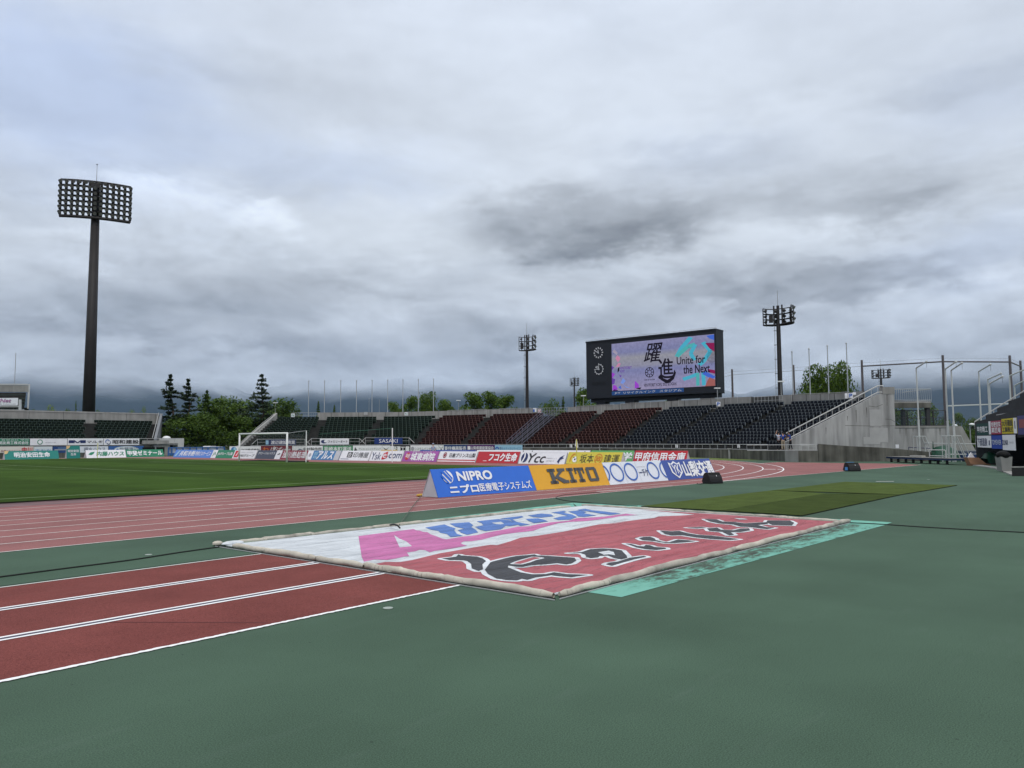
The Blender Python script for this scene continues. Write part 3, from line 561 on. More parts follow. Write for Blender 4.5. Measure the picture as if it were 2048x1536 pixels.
prof += [(R0+TREAD*NROW+.9, lambda a: rz(NROW, a))]
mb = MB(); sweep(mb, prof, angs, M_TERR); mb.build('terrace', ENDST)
mb = MB(); sweep(mb, [(50.0, lambda a: 0.), (50.0, lambda a: ZP), (50.2, lambda a: ZP), (50.2, lambda a: .3)], [-47.6]+angs, M_CONCD); mb.build('front_wall', ENDST)
RP = R0+TREAD*NROW+.9
mb = MB(); pz = lambda a: rz(NROW, a)-.02; pt = lambda a: ZP+(6.75-.92)*kz(a)+.02
# parapet of separate slabs, open at the wide stair, a grille near the right end
GAPS = [(7.6, 2.6), (45.5, 1.9)]
slabs = np.arange(-39.1, A1, 2.02)
for a in slabs:
    if any(abs(a+1-g) < w for g, w in GAPS) or a+2 > A1: continue
    if -27.3 < a+1 < -23.2: continue
    mb = MB(); sweep(mb, [(RP, pz), (RP, pt), (RP+.25, pt), (RP+.25, lambda c: 2.)], [a+.05, a+2.0], M_CONC)
    for q in (a+.05, a+2.0): mb.face([pol(RP, q, pz(q)), pol(RP+.25, q, pz(q)), pol(RP+.25, q, pt(q)), pol(RP, q, pt(q))], M_JOINT)
    mb.build('parapet', ENDST)
mb = MB(); sweep(mb, [(RP+.12, pz), (RP+.12, lambda a: pt(a)-.06)], list(np.arange(-39.1, 5.2, 2.02))[:-1], M_JOINT); mb.build('parapet_backing', ENDST); mb = MB(); sweep(mb, [(RP+.12, pz), (RP+.12, lambda a: pt(a)-.06)], list(np.linspace(10.3, 43.4, 17)), M_JOINT); mb.build('parapet_backing', ENDST)
mb = MB()
for a in np.linspace(-27.6, -23.4, 9): mb.tube(pol(RP-.02, a, pz(a)), pol(RP-.02, a, pt(a)), .03, M_STEEL, 4)
for f in (.25, .6, .95): mb.path([pol(RP-.02, a, pz(a)*(1-f)+pt(a)*f) for a in np.linspace(-27.6, -23.4, 7)], .03, M_STEEL, 4)
mb.build('parapet_grille', ENDST)
for g0, g1 in ((5.1, 10.1), (43.7, 47.4)):
    mb = MB()
    for f in (.3, .65, 1.): mb.path([pol(RP, a, pz(a)*(1-f)+pt(a)*f) for a in np.linspace(g0, g1, 5)], .025, M_STEEL, 4)
    for a in np.linspace(g0, g1, 14): mb.tube(pol(RP, a, pz(a)), pol(RP, a, pt(a)), .018, M_STEEL, 4)
    mb.build('gate_railing', ENDST)
mb = MB()
for (b0, b1) in ((-21, -12), (-10, -3), (-2, 4), (11, 16), (18, 24), (-37, -29)):      # thin hand bar along the top of the slabs
    mb = MB(); mb.path([pol(RP-.1, a, pt(a)+.06) for a in np.linspace(b0, b1, 7)], .025, M_WRAIL, 4)
    for a in np.linspace(b0, b1, 4): mb.tube(pol(RP-.1, a, pz(a)), pol(RP-.1, a, pt(a)+.06), .02, M_WRAIL, 4)
    mb.build('hand_bar', ENDST)
spots = []
for i in range(NROW):
    r = R0+TREAD*i+.34; n = int(R_(A1-A0-1.2)*r/.605); 
    for k in range(n):
        a = A0+.9+(A1-A0-1.6)*(k+.5)/n
        if any(abs(a-q)*R_(1)*r < w for q, w in AISLES): continue
        c = 'green' if a > 25.3 else 'red' if a > -10.6 else 'blue'
        p = polw(r, a, rz(i+1, a)); spots.append((p.x, p.y, p.z, R_(a), c))
split_seats(spots, ENDST)
for q, w in AISLES:
    mb = MB()
    for i in range(NROW):
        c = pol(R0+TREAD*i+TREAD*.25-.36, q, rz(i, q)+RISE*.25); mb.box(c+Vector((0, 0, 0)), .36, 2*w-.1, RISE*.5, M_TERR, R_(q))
    mb.build('aisle_steps', ENDST)
M_PRAIL = mat('violet_grey_rail', (.11, .105, .15), .5, .4)
for off in (-1.35, -.45, .45, 1.35):
    mb = MB(); a = 7.4+math.degrees(off/56)
    for h in (.55, .95): mb.path([pol(R0-.3+TREAD*i, a, rz(i, a)+h) for i in range(0, NROW+1, 2)], .035, M_PRAIL, 5)
    for i in range(0, NROW+1, 2): mb.tube(pol(R0-.3+TREAD*i, a, rz(i, a)), pol(R0-.3+TREAD*i, a, rz(i, a)+.95), .03, M_PRAIL, 5)
    mb.build('stair_handrail', ENDST)
mb = MB(); angr = list(np.linspace(A0+2, 48.5, 60))
for h, r in ((.50, .032), (.04, .03)): mb.path([polw(50.1, a, ZP+h) for a in angr], r, M_STEEL, 5)
for a in np.arange(A0+2, 48.5, 1.55): mb.tube(pol(50.1, a, ZP), pol(50.1, a, ZP+.5), .022, M_STEEL, 5)
mb.build('front_railing', ENDST)
mb = MB()
for x in (1459, 1200, 1000): 
    p = circ(x, 905, 49.96); mb.box((p.x, p.y, .45), .16, .16, .9, M_CONCL, math.atan2(p.y-CEN[1], p.x-CEN[0])); mb.box((p.x, p.y, .97), .22, .5, .1, M_CONCL, math.atan2(p.y-CEN[1], p.x-CEN[0]))
mb.build('wall_pier', ENDST)
# end wall and slanting balustrade at the left end
mb = MB(); ae = A1+.25
ae = A1+.1; pr = [(50.0, 0.), (50.0, 1.3)]+[(R0+TREAD*i, rz(i, ae)+.55) for i in range(0, NROW+1)]+[(RP+.25, pt(ae)), (RP+.25, 0.)]
mb.prism([polw(r, ae, z) for r, z in pr], Vector((_c(R_(ae+90))*.35, _s(R_(ae+90))*.35, 0)), M_CONC)
mb.build('end_wall', ENDST)
mb = MB()
for dz in (.25, .5): mb.path([polw(50.2, ae-.1, 1.3+dz)]+[polw(R0+TREAD*i, ae-.1, rz(i, ae)+.6+dz) for i in (0, 7, 14)], .03, M_WRAIL, 5)
mb.build('end_handrail', ENDST)

# ---- wing wall with the big window at the right end
WD = -48.7; WO = Vector((68.2, 24.3, 0)); wd = Vector((_c(R_(WD)), _s(R_(WD)), 0)); wn = Vector((_s(R_(-WD)), _c(R_(-WD)), 0))
def W(px, py): 
    v = vplane(px, py, WO, WD); return ((v-WO).dot(wd), v.z)
WING = thing('wing_wall', 'stained pale concrete wing wall with a slanting top and a wide opening under a deck', 'wall', WO)
def wp(sz, d=0.): return WO+wd*sz[0]+Vector((0, 0, sz[1]))+wn*d
mb = MB(); th = wn*.4
s0 = W(1585, 876); s1 = W(1757, 788); s2 = W(1788, 788); o1 = W(1790, 852); o2 = W(1896, 852); e1 = W(1932, 852); e2 = W(1962, 905)
A_ = [(s0[0]-.6, 0.), (s0[0]-.6, s0[1]-.35), s1, s2, (s2[0], o1[1]), (s2[0], 0.)]
mb.prism([wp(q) for q in A_], th, M_CONCL)
B_ = [(s2[0], 0.), (s2[0], o1[1]), (o2[0], o1[1]), (o2[0], 0.)]
mb.prism([wp(q, .003) for q in B_], th, M_CONCL)
mb.build('wall_body', WING)
mb = MB(); mb.prism([wp(q, .6) for q in [(o2[0]+.05, 0.), (o2[0]+.05, o1[1]-.02), (e1[0], e1[1]), (e2[0], e2[1]), (e2[0], 0.)]], th, M_CONC); mb.build('lower_wall', WING)
mb = MB(); mb.obox(wp((s2[0]-.02, o1[1]-.16), -.05), wd*(o2[0]-s2[0]+.1), th*1.2, (0, 0, .16), M_CONC); mb.build('sill', WING)
top = W(1788, 806)[1]; lin = W(1862, 804)
M_DARKST = mat('dark_steel', (.035, .035, .038), .5, .4); M_GLASS = mat('tinted_glass', (.05, .07, .08), .1, .5, trans=.75)
mb = MB(); mb.obox(wp((s2[0], top-.42), -.02), wd*(lin[0]-s2[0]), wn*.5, (0, 0, .42), M_CONCD); mb.build('lintel', WING)  # lintel takes the dark concrete to paint in the shadow under the deck
mb = MB(); mb.obox(wp((s2[0], top-.02), 0.), wd*(lin[0]-s2[0]), wn*5, (0, 0, .16), M_CONC); mb.build('deck', WING)
mb = MB()
for s_, d in ((lin[0]-.35, .15), (lin[0]-.35, 4.2), (s2[0]+1.2, 4.2)): mb.obox(wp((s_, 0), d), wd*.32, wn*.32, (0, 0, top-.42), M_DARKST)
mb.build('pillar', WING)
mb = MB()
for s_ in np.linspace(s2[0]+.05, o2[0], 5): mb.tube(wp((s_, o1[1]), .2), wp((s_, o1[1]+1.35), .2), .06, M_DARKST, 5)
for z_ in (.03, .7, 1.35): mb.tube(wp((s2[0], o1[1]+z_), .2), wp((o2[0], o1[1]+z_), .2), .035, M_DARKST, 5)
mb.build('glazing_frame', WING)
mb = MB(); mb.face([wp(q, .2) for q in ((s2[0], o1[1]), (o2[0], o1[1]), (o2[0], o1[1]+1.35), (s2[0], o1[1]+1.35))], M_GLASS); mb.build('glass_balustrade', WING)
mb = MB(); b0 = W(1765, 774); b1 = W(1788, 787); mb.obox(wp((b0[0], s1[1]), -.03), wd*(b1[0]-b0[0]+.06), wn*.6, (0, 0, b0[1]-s1[1]), M_CONC); mb.build('parapet_block', WING)
mb = MB(); zt = W(1820, 778)[1]
for s_ in np.linspace(s2[0]+.1, lin[0]+.1, 19): mb.tube(wp((s_, top+.1), .1), wp((s_, zt), .1), .018, M_STEEL, 4)
for z_ in (zt, top+.25): mb.tube(wp((s2[0], z_), .1), wp((lin[0]+.1, z_), .1), .028, M_STEEL, 5)
for z_ in (zt, top+.25): mb.tube(wp((lin[0]+.1, z_), .1), wp((lin[0]+.1, z_), 4.9), .028, M_STEEL, 5)
mb.build('deck_railing', WING)
mb = MB(); dv = Vector((s1[0]-s0[0], s1[1]-s0[1])).normalized()
for dz in (.16, .72): mb.tube(wp((s0[0]-.5, s0[1]-.3+dz), .1), wp((s1[0], s1[1]+dz), .1), .05, M_WRAIL, 6); mb.tube(wp((s1[0], s1[1]+dz), .1), wp((s1[0]+.5, s1[1]+dz), .1), .05, M_WRAIL, 6)
for f in np.linspace(.02, 1, 14): mb.tube(wp((s0[0]+(s1[0]-s0[0])*f, s0[1]+(s1[1]-s0[1])*f), .1), wp((s0[0]+(s1[0]-s0[0])*f, s0[1]+(s1[1]-s0[1])*f+.72), .1), .022, M_WRAIL, 4)
mb.build('sloping_handrail', WING)
mb = MB(); M_CRK = mat('patched_render', (.39, .39, .385), .85, .2, var=.08, vscale=1.2)
for x0, y0, x1, y1 in ((1740, 819, 1762, 852), (1740, 856, 1775, 885), (1727, 874, 1760, 889)):
    a, b = W(x0, y1), W(x1, y0); mb.obox(wp(a, -.004-.003*(x0 % 7)), wd*(b[0]-a[0]), wn*.02, (0, 0, b[1]-a[1]), M_CRK)
mb.build('repair_patch', WING)
mb = MB(); M_STR = mat('rust_streak', (.13, .125, .115), .9, .1, var=.3, vscale=6.)
for x0, y0, x1, y1, w in ((1712, 820, 1713, 845, .035), (1733, 815, 1734, 835, .04), (1774, 789, 1774, 812, .05), (1652, 855, 1652, 868, .03), (1695, 832, 1695, 842, .03), (1812, 857, 1812, 872, .05), (1846, 857, 1846, 875, .06), (1880, 857, 1880, 870, .05), (1835, 857, 1835, 866, .03), (1800, 857, 1800, 868, .03), (1856, 857, 1856, 866, .03), (1826, 857, 1826, 864, .04)):
    a, b = W(x0, y0), W(x1, y1); mb.face([wp((a[0]-w, a[1]), -.003), wp((a[0]+w, a[1]), -.003), wp((b[0]+w*.3, b[1]), -.003), wp((b[0]-w*.3, b[1]), -.003)], M_STR)
for pts in (((1738, 812), (1752, 814), (1765, 809)), ((1770, 838), (1782, 839), (1790, 844)), ((1690, 851), (1745, 852), (1789, 851.5))):
    for a, b in zip(pts, pts[1:]): a, b = W(*a), W(*b); mb.face([wp((a[0], a[1]-.02), -.0034), wp((b[0], b[1]-.02), -.0034), wp((b[0], b[1]+.02), -.0034), wp((a[0], a[1]+.02), -.0034)], M_STR)
mb.build('stain', WING)
# ---- dark ramp wall in front of it
RAMP = thing('ramp_wall', 'low dark mossy concrete wall dropping to the right behind the flat cart', 'wall', (68, 20, 0))
tn = Vector((.77, .636, 0))*.3; mb = MB(); RO_ = (65.9, 21.9, 0)
rt_ = [Vector((65.9, 21.9, 1.47))]+[vplane(px, py, RO_, -50.5) for px, py in ((1695, 892), (1768, 895.5), (1830, 901), (1869, 905))]
for a, b in zip(rt_, rt_[1:]): mb.prism([(a.x, a.y, 0), (b.x, b.y, 0), b, a], tn, M_CONCD)
mb.build('wall_body', RAMP)
mb = MB(); mb.prism([(64.95, 23.35, 0), (65.87, 21.93, 0), (65.87, 21.93, .9), (64.95, 23.35, .9)], tn, M_CONCD); mb.build('low_section', RAMP)
mb = MB(); p = G(1588, 923.6); mb.prism([G(1572, 923.2), G(1597, 924.0), G(1597, 924.)+Vector((0, 0, .93)), G(1572, 923.2)+Vector((0, 0, .93))], tn*.7, M_CONC); mb.build('pier', RAMP)
mb = MB(); r0 = Vector((65.1, 23.2, .9)); r1 = Vector((66.1, 22.0, .9))
for h in (.5, .05): mb.tube(r0+Vector((-2.6, 3.4, h)), r1+Vector((0, 0, h)), .03, M_STEEL, 5)
mb.build('railing', RAMP)
# two straight railings along the upper path behind the ramp wall
mb = MB()
for a, b in ((1601, 1632),):
    for yy in (888.5, 891.5): mb.tube(at(a, yy, 67), at(b, yy+1, 67), .03, M_WRAIL, 5)
    for xx in (1603, 1617, 1631): mb.tube(at(xx, 888.5, 67), at(xx, 903, 67), .03, M_WRAIL, 5)
o = mb.build('path_railing'); tag(o, 'short white tube railing at the head of the dark ramp wall', 'railing')

# ---- straight stand along the far side (left edge of the view)
SIDE = thing('side_stand', 'straight stand of dark green seats along the far touchline, cut by the left frame edge', 'stand', (20, 114, 0))
SY = 110.2; ZS = 1.5; xr = lambda z: 52.4+(z-ZS)*1.35
TR2 = .9
def szr(i): return ZS+.355*i
N2 = 9
mb = MB(); 
for i in range(N2):
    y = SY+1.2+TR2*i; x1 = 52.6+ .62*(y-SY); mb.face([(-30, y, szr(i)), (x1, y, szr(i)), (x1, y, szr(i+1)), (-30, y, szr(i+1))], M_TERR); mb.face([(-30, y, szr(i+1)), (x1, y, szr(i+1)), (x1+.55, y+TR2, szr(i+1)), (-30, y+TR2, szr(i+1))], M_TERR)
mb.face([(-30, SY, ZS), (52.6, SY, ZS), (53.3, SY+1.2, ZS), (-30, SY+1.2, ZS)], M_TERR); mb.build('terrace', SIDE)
mb = MB(); mb.obox((-30, SY, 0), (82.6, 0, 0), (0, .2, 0), (0, 0, ZS), M_CONCD); mb.build('front_wall', SIDE)
yb = SY+1.2+TR2*N2; xb = 52.6+.62*(yb-SY); zb = szr(N2)
x = 18.2
while x < xb-.5:
    mb = MB(); mb.obox((x+.03, yb+.6, zb-.2), (min(4.4, xb-x)-.06, 0, 0), (0, .3, 0), (0, 0, 1.95), M_CONC); mb.build('parapet', SIDE); x += 4.4
mb = MB()
for a, b in ((20, 34), (35, 50), (51, 59)): mb = MB(); mb.tube((a, yb+.5, zb+1.65), (b, yb+.5, zb+1.65), .03, M_WRAIL, 4); mb.build('hand_bar', SIDE)
spots = []
for i in range(N2):
    y = SY+1.2+TR2*i+.34; x1 = 52.6+.62*(y-SY)-1.2; n = int((x1+6)/.6)
    for k in range(n):
        x = x1-.605*(k+.5)
        if any(abs(x-(q+.62*(y-SY)*m_)) < w for q, m_, w in ((44.3, .62, .8), (30.5, .3, .9), (16, 0., .9))): continue
        spots.append((x, y, szr(i+1), math.pi/2, 'green'))
split_seats(spots, SIDE)
mb = MB(); e0 = Vector((52.9, SY, 0)); e1_ = Vector((xb+.3, yb+.9, 0)); dd = Vector((.35, -.1, 0))
mb.prism([e0, e0+Vector((0, 0, ZS+.95)), e1_+Vector((0, 0, zb+1.75)), e1_], dd, mat('pale_end_wall', (.20, .21, .225), .85, .2, var=.08, vscale=.8)); mb.build('end_wall', SIDE)
mb = MB(); mb.tube(e0+Vector((-.2, 0, ZS+1.1)), e1_+Vector((-.2, 0, zb+1.85)), .035, M_WRAIL, 5); mb.build('end_handrail', SIDE)
mb = MB()
for z_ in (ZS+.98, ZS+.08): mb.tube((-20, SY+.1, z_), (56.5, SY+.1, z_), .03, M_STEEL, 5)
for x in np.arange(-20, 57, 2.): mb.tube((x, SY+.1, ZS), (x, SY+.1, ZS+.98), .025, M_STEEL, 4)
mb.build('front_railing', SIDE)
# ---- upper tier behind it at the frame's edge
UP_ = thing('upper_tier', 'raised upper seating block with a grey back wall and white side fin', 'stand', (20, 128, 0))
M_FIN = mat('white_fin', (.52, .53, .54), .7, .3, var=.06); D = 122
def P(px, py, d=D): return at(px, py, d)
mb = MB(); a, b = P(-60, 770), P(57, 771); c, d = P(57, 784), P(-60, 783); mb.prism([d, c, b, a], (.2, .6, 0), M_CONC); mb.build('back_wall', UP_)
mb = MB()
for k in range(5):
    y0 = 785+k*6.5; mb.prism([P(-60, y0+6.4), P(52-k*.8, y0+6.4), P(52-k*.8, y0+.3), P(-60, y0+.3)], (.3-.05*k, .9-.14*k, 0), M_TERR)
mb.build('terrace', UP_)
mb = MB()
for k in range(4):
    y0 = 787+k*6.5; mb.prism([P(-60, y0+3.2, D-.8), P(50, y0+3.2, D-.8), P(50, y0+2.4, D-.8), P(-60, y0+2.4, D-.8)], (.1, .1, 0), SEATC['green'][1])
mb.build('seat_row', UP_)
mb = MB(); mb.prism([P(54, 817), P(57.5, 817), P(60.5, 768.5), P(56.5, 768)], (.4, 1.2, 0), M_FIN); mb.prism([P(-60, 767), P(56, 767.6), P(56, 770), P(-60, 769.5)], (.2, .8, 0), M_FIN); mb.build('side_fin', UP_)
mb = MB(); mb.prism([P(36.5, 832, D-2), P(42, 832, D-2), P(42, 799, D-2), P(37.5, 799, D-2)], (.3, .6, 0), M_FIN); mb.prism([P(42.5, 832, D-1), P(47, 832, D-1), P(47, 818, D-1), P(42.5, 818, D-1)], (.3, .6, 0), M_FIN); mb.build('column', UP_)
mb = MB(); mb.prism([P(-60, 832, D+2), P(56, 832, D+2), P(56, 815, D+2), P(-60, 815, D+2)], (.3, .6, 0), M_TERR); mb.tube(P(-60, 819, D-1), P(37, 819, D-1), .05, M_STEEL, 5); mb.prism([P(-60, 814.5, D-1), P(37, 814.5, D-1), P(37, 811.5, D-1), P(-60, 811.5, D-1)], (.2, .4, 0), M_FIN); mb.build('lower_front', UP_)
mb = MB()
for x in (2.5, 15.5): mb.prism([P(x-3, 830, D-2), P(x+3, 830, D-2), P(x+3, 824, D-2), P(x-3, 824, D-2)], (.05, .1, 0), WHITE)
mb.build('notice', UP_)

# ---- corner of the main stand at the right edge
MAINS = thing('main_stand_corner', 'dark corner of the main stand at the right frame edge, hung with banners', 'stand', (58, 6, 0))
M_DECK = mat('dark_seat_deck', (.035, .038, .042), .8, .2, var=.2, vscale=1.5); M_VOID = mat('shadowed_interior', (.012, .012, .013), .9, .05)  # M_VOID: near-black colour paints in the shade inside recesses
E0 = at(1950, 858, 59.5); E1 = at(2075, 826, 44.0); bk = Vector((0, -9, 6.1)); E0b = Vector((E0.x, E0.y, 0)); E1b = Vector((E1.x, E1.y, 0)); zf0, zf1 = E0.z, E1.z
mb = MB(); nst = 12
for k in range(nst):
    f0, f1 = k/nst, (k+1)/nst; q = lambda E, f, g: E+Vector((0, bk.y*f, bk.z*g))
    mb.face([q(E0, f0, f0), q(E1, f0, f0), q(E1, f0, f1), q(E0, f0, f1)], M_DECK); mb.face([q(E0, f0, f1), q(E1, f0, f1), q(E1, f1, f1), q(E0, f1, f1)], M_DECK)
mb.build('seat_deck', MAINS)
mb = MB(); mb.face([E0, E0+bk, Vector((E0.x, E0.y+bk.y, 0)), E0b], M_DECK); mb.build('end_wall', MAINS)
ux = (E1-E0).normalized(); un = Vector((-ux.y, ux.x, 0)).normalized()
if un.dot(Vector((1, 0, 0))) < 0: un = -un
mb = MB(); mb.prism([E0+Vector((0, 0, -1.0)), E1+Vector((0, 0, -1.25)), E1, E0], (.05, -.25, 0), M_DECK); mb.build('fascia', MAINS)
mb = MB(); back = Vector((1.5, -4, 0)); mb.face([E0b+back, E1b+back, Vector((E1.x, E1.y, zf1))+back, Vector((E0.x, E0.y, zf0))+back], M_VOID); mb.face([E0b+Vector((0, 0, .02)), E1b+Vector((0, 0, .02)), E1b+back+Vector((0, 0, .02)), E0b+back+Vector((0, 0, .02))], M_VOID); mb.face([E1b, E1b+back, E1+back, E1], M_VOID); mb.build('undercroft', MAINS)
mb = MB(); up2 = Vector((0, 0, .3))
for h in (.12, .55): mb.tube(E0+Vector((0, 0, h)), E0+bk+Vector((0, 0, h)), .045, M_WRAIL, 5)
for f in np.linspace(0, 1, 8): mb.tube(E0+bk*f, E0+bk*f+Vector((0, 0, .55)), .03, M_WRAIL, 4)
a, b = at(1993, 830, 54), at(2060, 818.5, 46); mb.tube(a, b, .03, M_STEEL, 4)
mb.build('sloping_handrail', MAINS)
mb = MB(); k0 = [G(1938, 930.5), G(1950, 932), G(1990, 938), G(2023, 951.5), G(2100, 949), G(2100, 941), G(2030, 941), G(1990, 934.5), G(1945, 929.3)]
mb.prism([Vector((p.x, p.y, 0)) for p in k0[:4]+k0[6:]], (0, 0, .06), M_CONC); mb.build('kerb', MAINS)
mb = MB(); p = G(2024, 952.5); mb.prism([G(2024, 952.5), G(2110, 951.5), G(2110, 951.5)+Vector((0, 0, .42)), G(2024, 952.5)+Vector((0, 0, .42))], (1.2, -1.2, 0), mat('black_plinth', (.02, .02, .02), .7, .2)); mb.prism([G(2024, 952.5)+Vector((-.02, .02, .42)), G(2110, 951.5)+Vector((-.02, .02, .42)), G(2110, 951.5)+Vector((-.02, .02, .47)), G(2024, 952.5)+Vector((-.02, .02, .47))], (1.2, -1.2, 0), M_CONC); mb.build('plinth', MAINS)

# ------------------------------------------------------------------ big screen
M_NAVY = mat('scoreboard_cladding', (.012, .015, .022), .55, .35, var=.12, vscale=1.5)
SBX = 98.0
def sb(px, py, X=SBX): d = ray(px, py); t = X/d[0]; return Vector((X, t*d[1], CAM_H+t*d[2]))
tl, tr, bl, br = sb(1172, 686), sb(1431.5, 659.5), sb(1173, 797), sb(1434.5, 786)
yL, yR = tl.y, tr.y; zT = (tl.z+tr.z)/2; zB = (bl.z+br.z)/2
SB = thing('scoreboard', 'large dark scoreboard with a lit lilac screen and two clock dials', 'scoreboard', (SBX, (yL+yR)/2, 0))
mb = MB(); mb.obox((SBX, yR, zB), (2.3, 0, 0), (0, yL-yR, 0), (0, 0, zT-zB), M_NAVY)
mb.obox((SBX-.12, yR-.02, zT-.02), (2.5, 0, 0), (0, yL-yR+.04, 0), (0, 0, .2), M_NAVY); mb.build('housing', SB)
mb = MB(); mb.obox((SBX+.7, yR+.3, zB-.55), (1.4, 0, 0), (0, yL-yR-.6, 0), (0, 0, .56), M_NAVY); mb.build('underframe', SB)
for px in (1206, 1264, 1348, 1415):
    y = sb(px, 795, SBX+1.3).y; mb = MB(); mb.obox((SBX+.6, y-.75, 0), (1.4, 0, 0), (0, 1.5, 0), (0, 0, zB-.5), M_NAVY); mb.build('leg', SB)
mb = MB(); 
for y in np.linspace(yR, yL, 24): mb.tube((SBX+.2, y, zT+.15), (SBX+.2, y, zT+.38), .025, M_STEEL, 4)
mb.tube((SBX+.2, yR, zT+.38), (SBX+.2, yL, zT+.38), .025, M_STEEL, 4); mb.build('roof_rail', SB)
# face in shares: origin lower left as seen
ys = sb(1224, 740).y; ye = sb(1429.5, 720).y; sTL, sTR, sBL, sBR = sb(1224, 688), sb(1428.5, 668), sb(1225, 782), sb(1430.5, 772)
zs1 = (sTL.z+sTR.z)/2; zs0 = (sBL.z+sBR.z)/2; SW = ys-ye; SH = zs1-zs0
SF = Face((SBX-.02, ys, zs0), (0, -1, 0), (0, 0, 1))
def screen_mat():
    m = bpy.data.materials.new('lit_screen'); m.use_nodes = True; nt = m.node_tree; N = nt.nodes; L = nt.links; N.remove(N['Principled BSDF'])
    tc = N.new('ShaderNodeTexCoord'); sp = N.new('ShaderNodeSeparateXYZ'); L.new(tc.outputs['Object'], sp.inputs[0])
    mr = N.new('ShaderNodeMapRange'); L.new(sp.outputs[2], mr.inputs['Value']); mr.inputs['From Min'].default_value = zs0; mr.inputs['From Max'].default_value = zs1
    r = N.new('ShaderNodeValToRGB'); L.new(mr.outputs[0], r.inputs[0]); cr = r.color_ramp
    st = [(0, (.42, .38, .60)), (.25, (.35, .35, .60)), (.42, (.29, .31, .58)), (.5, (.38, .385, .52)), (.68, (.42, .425, .50)), (.8, (.29, .31, .56)), (1, (.37, .37, .62))]
    while len(cr.elements) < len(st): cr.elements.new(.5)
    for e, (p, c) in zip(cr.elements, st): e.position = p; e.color = (*c, 1)
    w = N.new('ShaderNodeTexWave'); w.bands_direction = 'Z'; w.inputs['Scale'].default_value = 3.2; w.inputs['Distortion'].default_value = .6; L.new(tc.outputs['Object'], w.inputs['Vector'])
    n = N.new('ShaderNodeTexNoise'); n.inputs['Scale'].default_value = 2.5; L.new(tc.outputs['Object'], n.inputs['Vector'])
    a = N.new('ShaderNodeMath'); a.operation = 'MULTIPLY_ADD'; L.new(w.outputs['Fac'], a.inputs[0]); a.inputs[1].default_value = .1; g_ = N.new('ShaderNodeMath'); g_.operation = 'MULTIPLY'; g_.inputs[1].default_value = .35; L.new(n.outputs['Fac'], g_.inputs[0]); L.new(g_.outputs[0], a.inputs[2])
    e = N.new('ShaderNodeEmission'); L.new(r.outputs[0], e.inputs[0]); b = N.new('ShaderNodeMath'); b.operation = 'ADD'; L.new(a.outputs[0], b.inputs[0]); b.inputs[1].default_value = .42; L.new(b.outputs[0], e.inputs[1])
    L.new(e.outputs[0], N['Material Output'].inputs[0]); return m
mb = MB(); mb.face([SF.p(0, 0, .01), SF.p(SW, 0, .01), SF.p(SW, SH, .01), SF.p(0, SH, .01)], screen_mat()); SCR = mb.build('screen', SB)
def em(n, c, e=.5): return mat('screen_'+n, c, .6, .1, emit=e)
S_K = em('black', (.012, .01, .02), .3); S_T = em('teal', (.06, .36, .48)); S_G = em('sea_green', (.07, .36, .36)); S_B = em('blue', (.05, .12, .50)); S_R = em('crimson', (.22, .01, .07)); S_P = em('purple', (.28, .05, .48)); S_K2 = em('pink', (.50, .20, .32)); S_V = em('violet', (.12, .05, .3)); S_W = em('pale', (.55, .52, .66)); S_Y = em('grey', (.32, .28, .36)); S_SK = em('sky', (.16, .26, .62)); S_BR = em('brick', (.30, .10, .09))
def sx(x): return (x-210)/1735.   # along the screen, from a rectified reading of it
items = []
def ribbon(pts, w, m, z=2):
    P = [Vector(p) for p in pts]
    for a, b in zip(P, P[1:]):
        d = (b-a); nn = Vector((-d.y, d.x)).normalized()*w/2; nn = Vector((nn.x*.5, nn.y)); items.append(('poly', [tuple(a-nn), tuple(b-nn), tuple(b+nn), tuple(a+nn)], m, z))
ribbon([(.79, .98), (.70, .78), (.655, .62)], .085, S_T); ribbon([(.655, .62), (.70, .70), (.76, .80), (.83, .83)], .08, S_G, 2.1); ribbon([(.83, .83), (.785, .66), (.82, .52)], .075, S_T, 2.2)
ribbon([(.90, .86), (.965, .68), (.90, .48), (.86, .42)], .08, S_T, 2.3); ribbon([(.71, .16), (.78, .20), (.845, .25)], .07, S_T); ribbon([(.845, .27), (.845, .02)], .06, S_G, 2.1); ribbon([(.895, .28), (.90, .02)], .07, S_T, 2.1); ribbon([(.90, .27), (.99, .15)], .08, S_B, 2.2)
items += [('poly', [(.93, .98), (1, .99), (1, .88), (.96, .92)], S_B, 2), ('poly', [(.92, .84), (1, .83), (1, .66), (.96, .72)], S_R, 2.4), ('poly', [(.94, .33), (1, .30), (1, .23), (.94, .27)], S_R, 2.4), ('poly', [(.95, .17), (1, .12), (1, 0), (.91, 0), (.93, .1)], S_BR, 2.3)]
dots = []
for i in range(9):
    for j in range(12):
        x = .935+.0075*i; y = .42+.026*j
        if abs(y-.56) < (.065-(.0+abs(i-5)*.008))*2.4: dots.append([(x, y-.009), (x+.0028, y), (x, y+.009), (x-.0028, y)])
items.append(('polys', dots, S_K, 2.6))
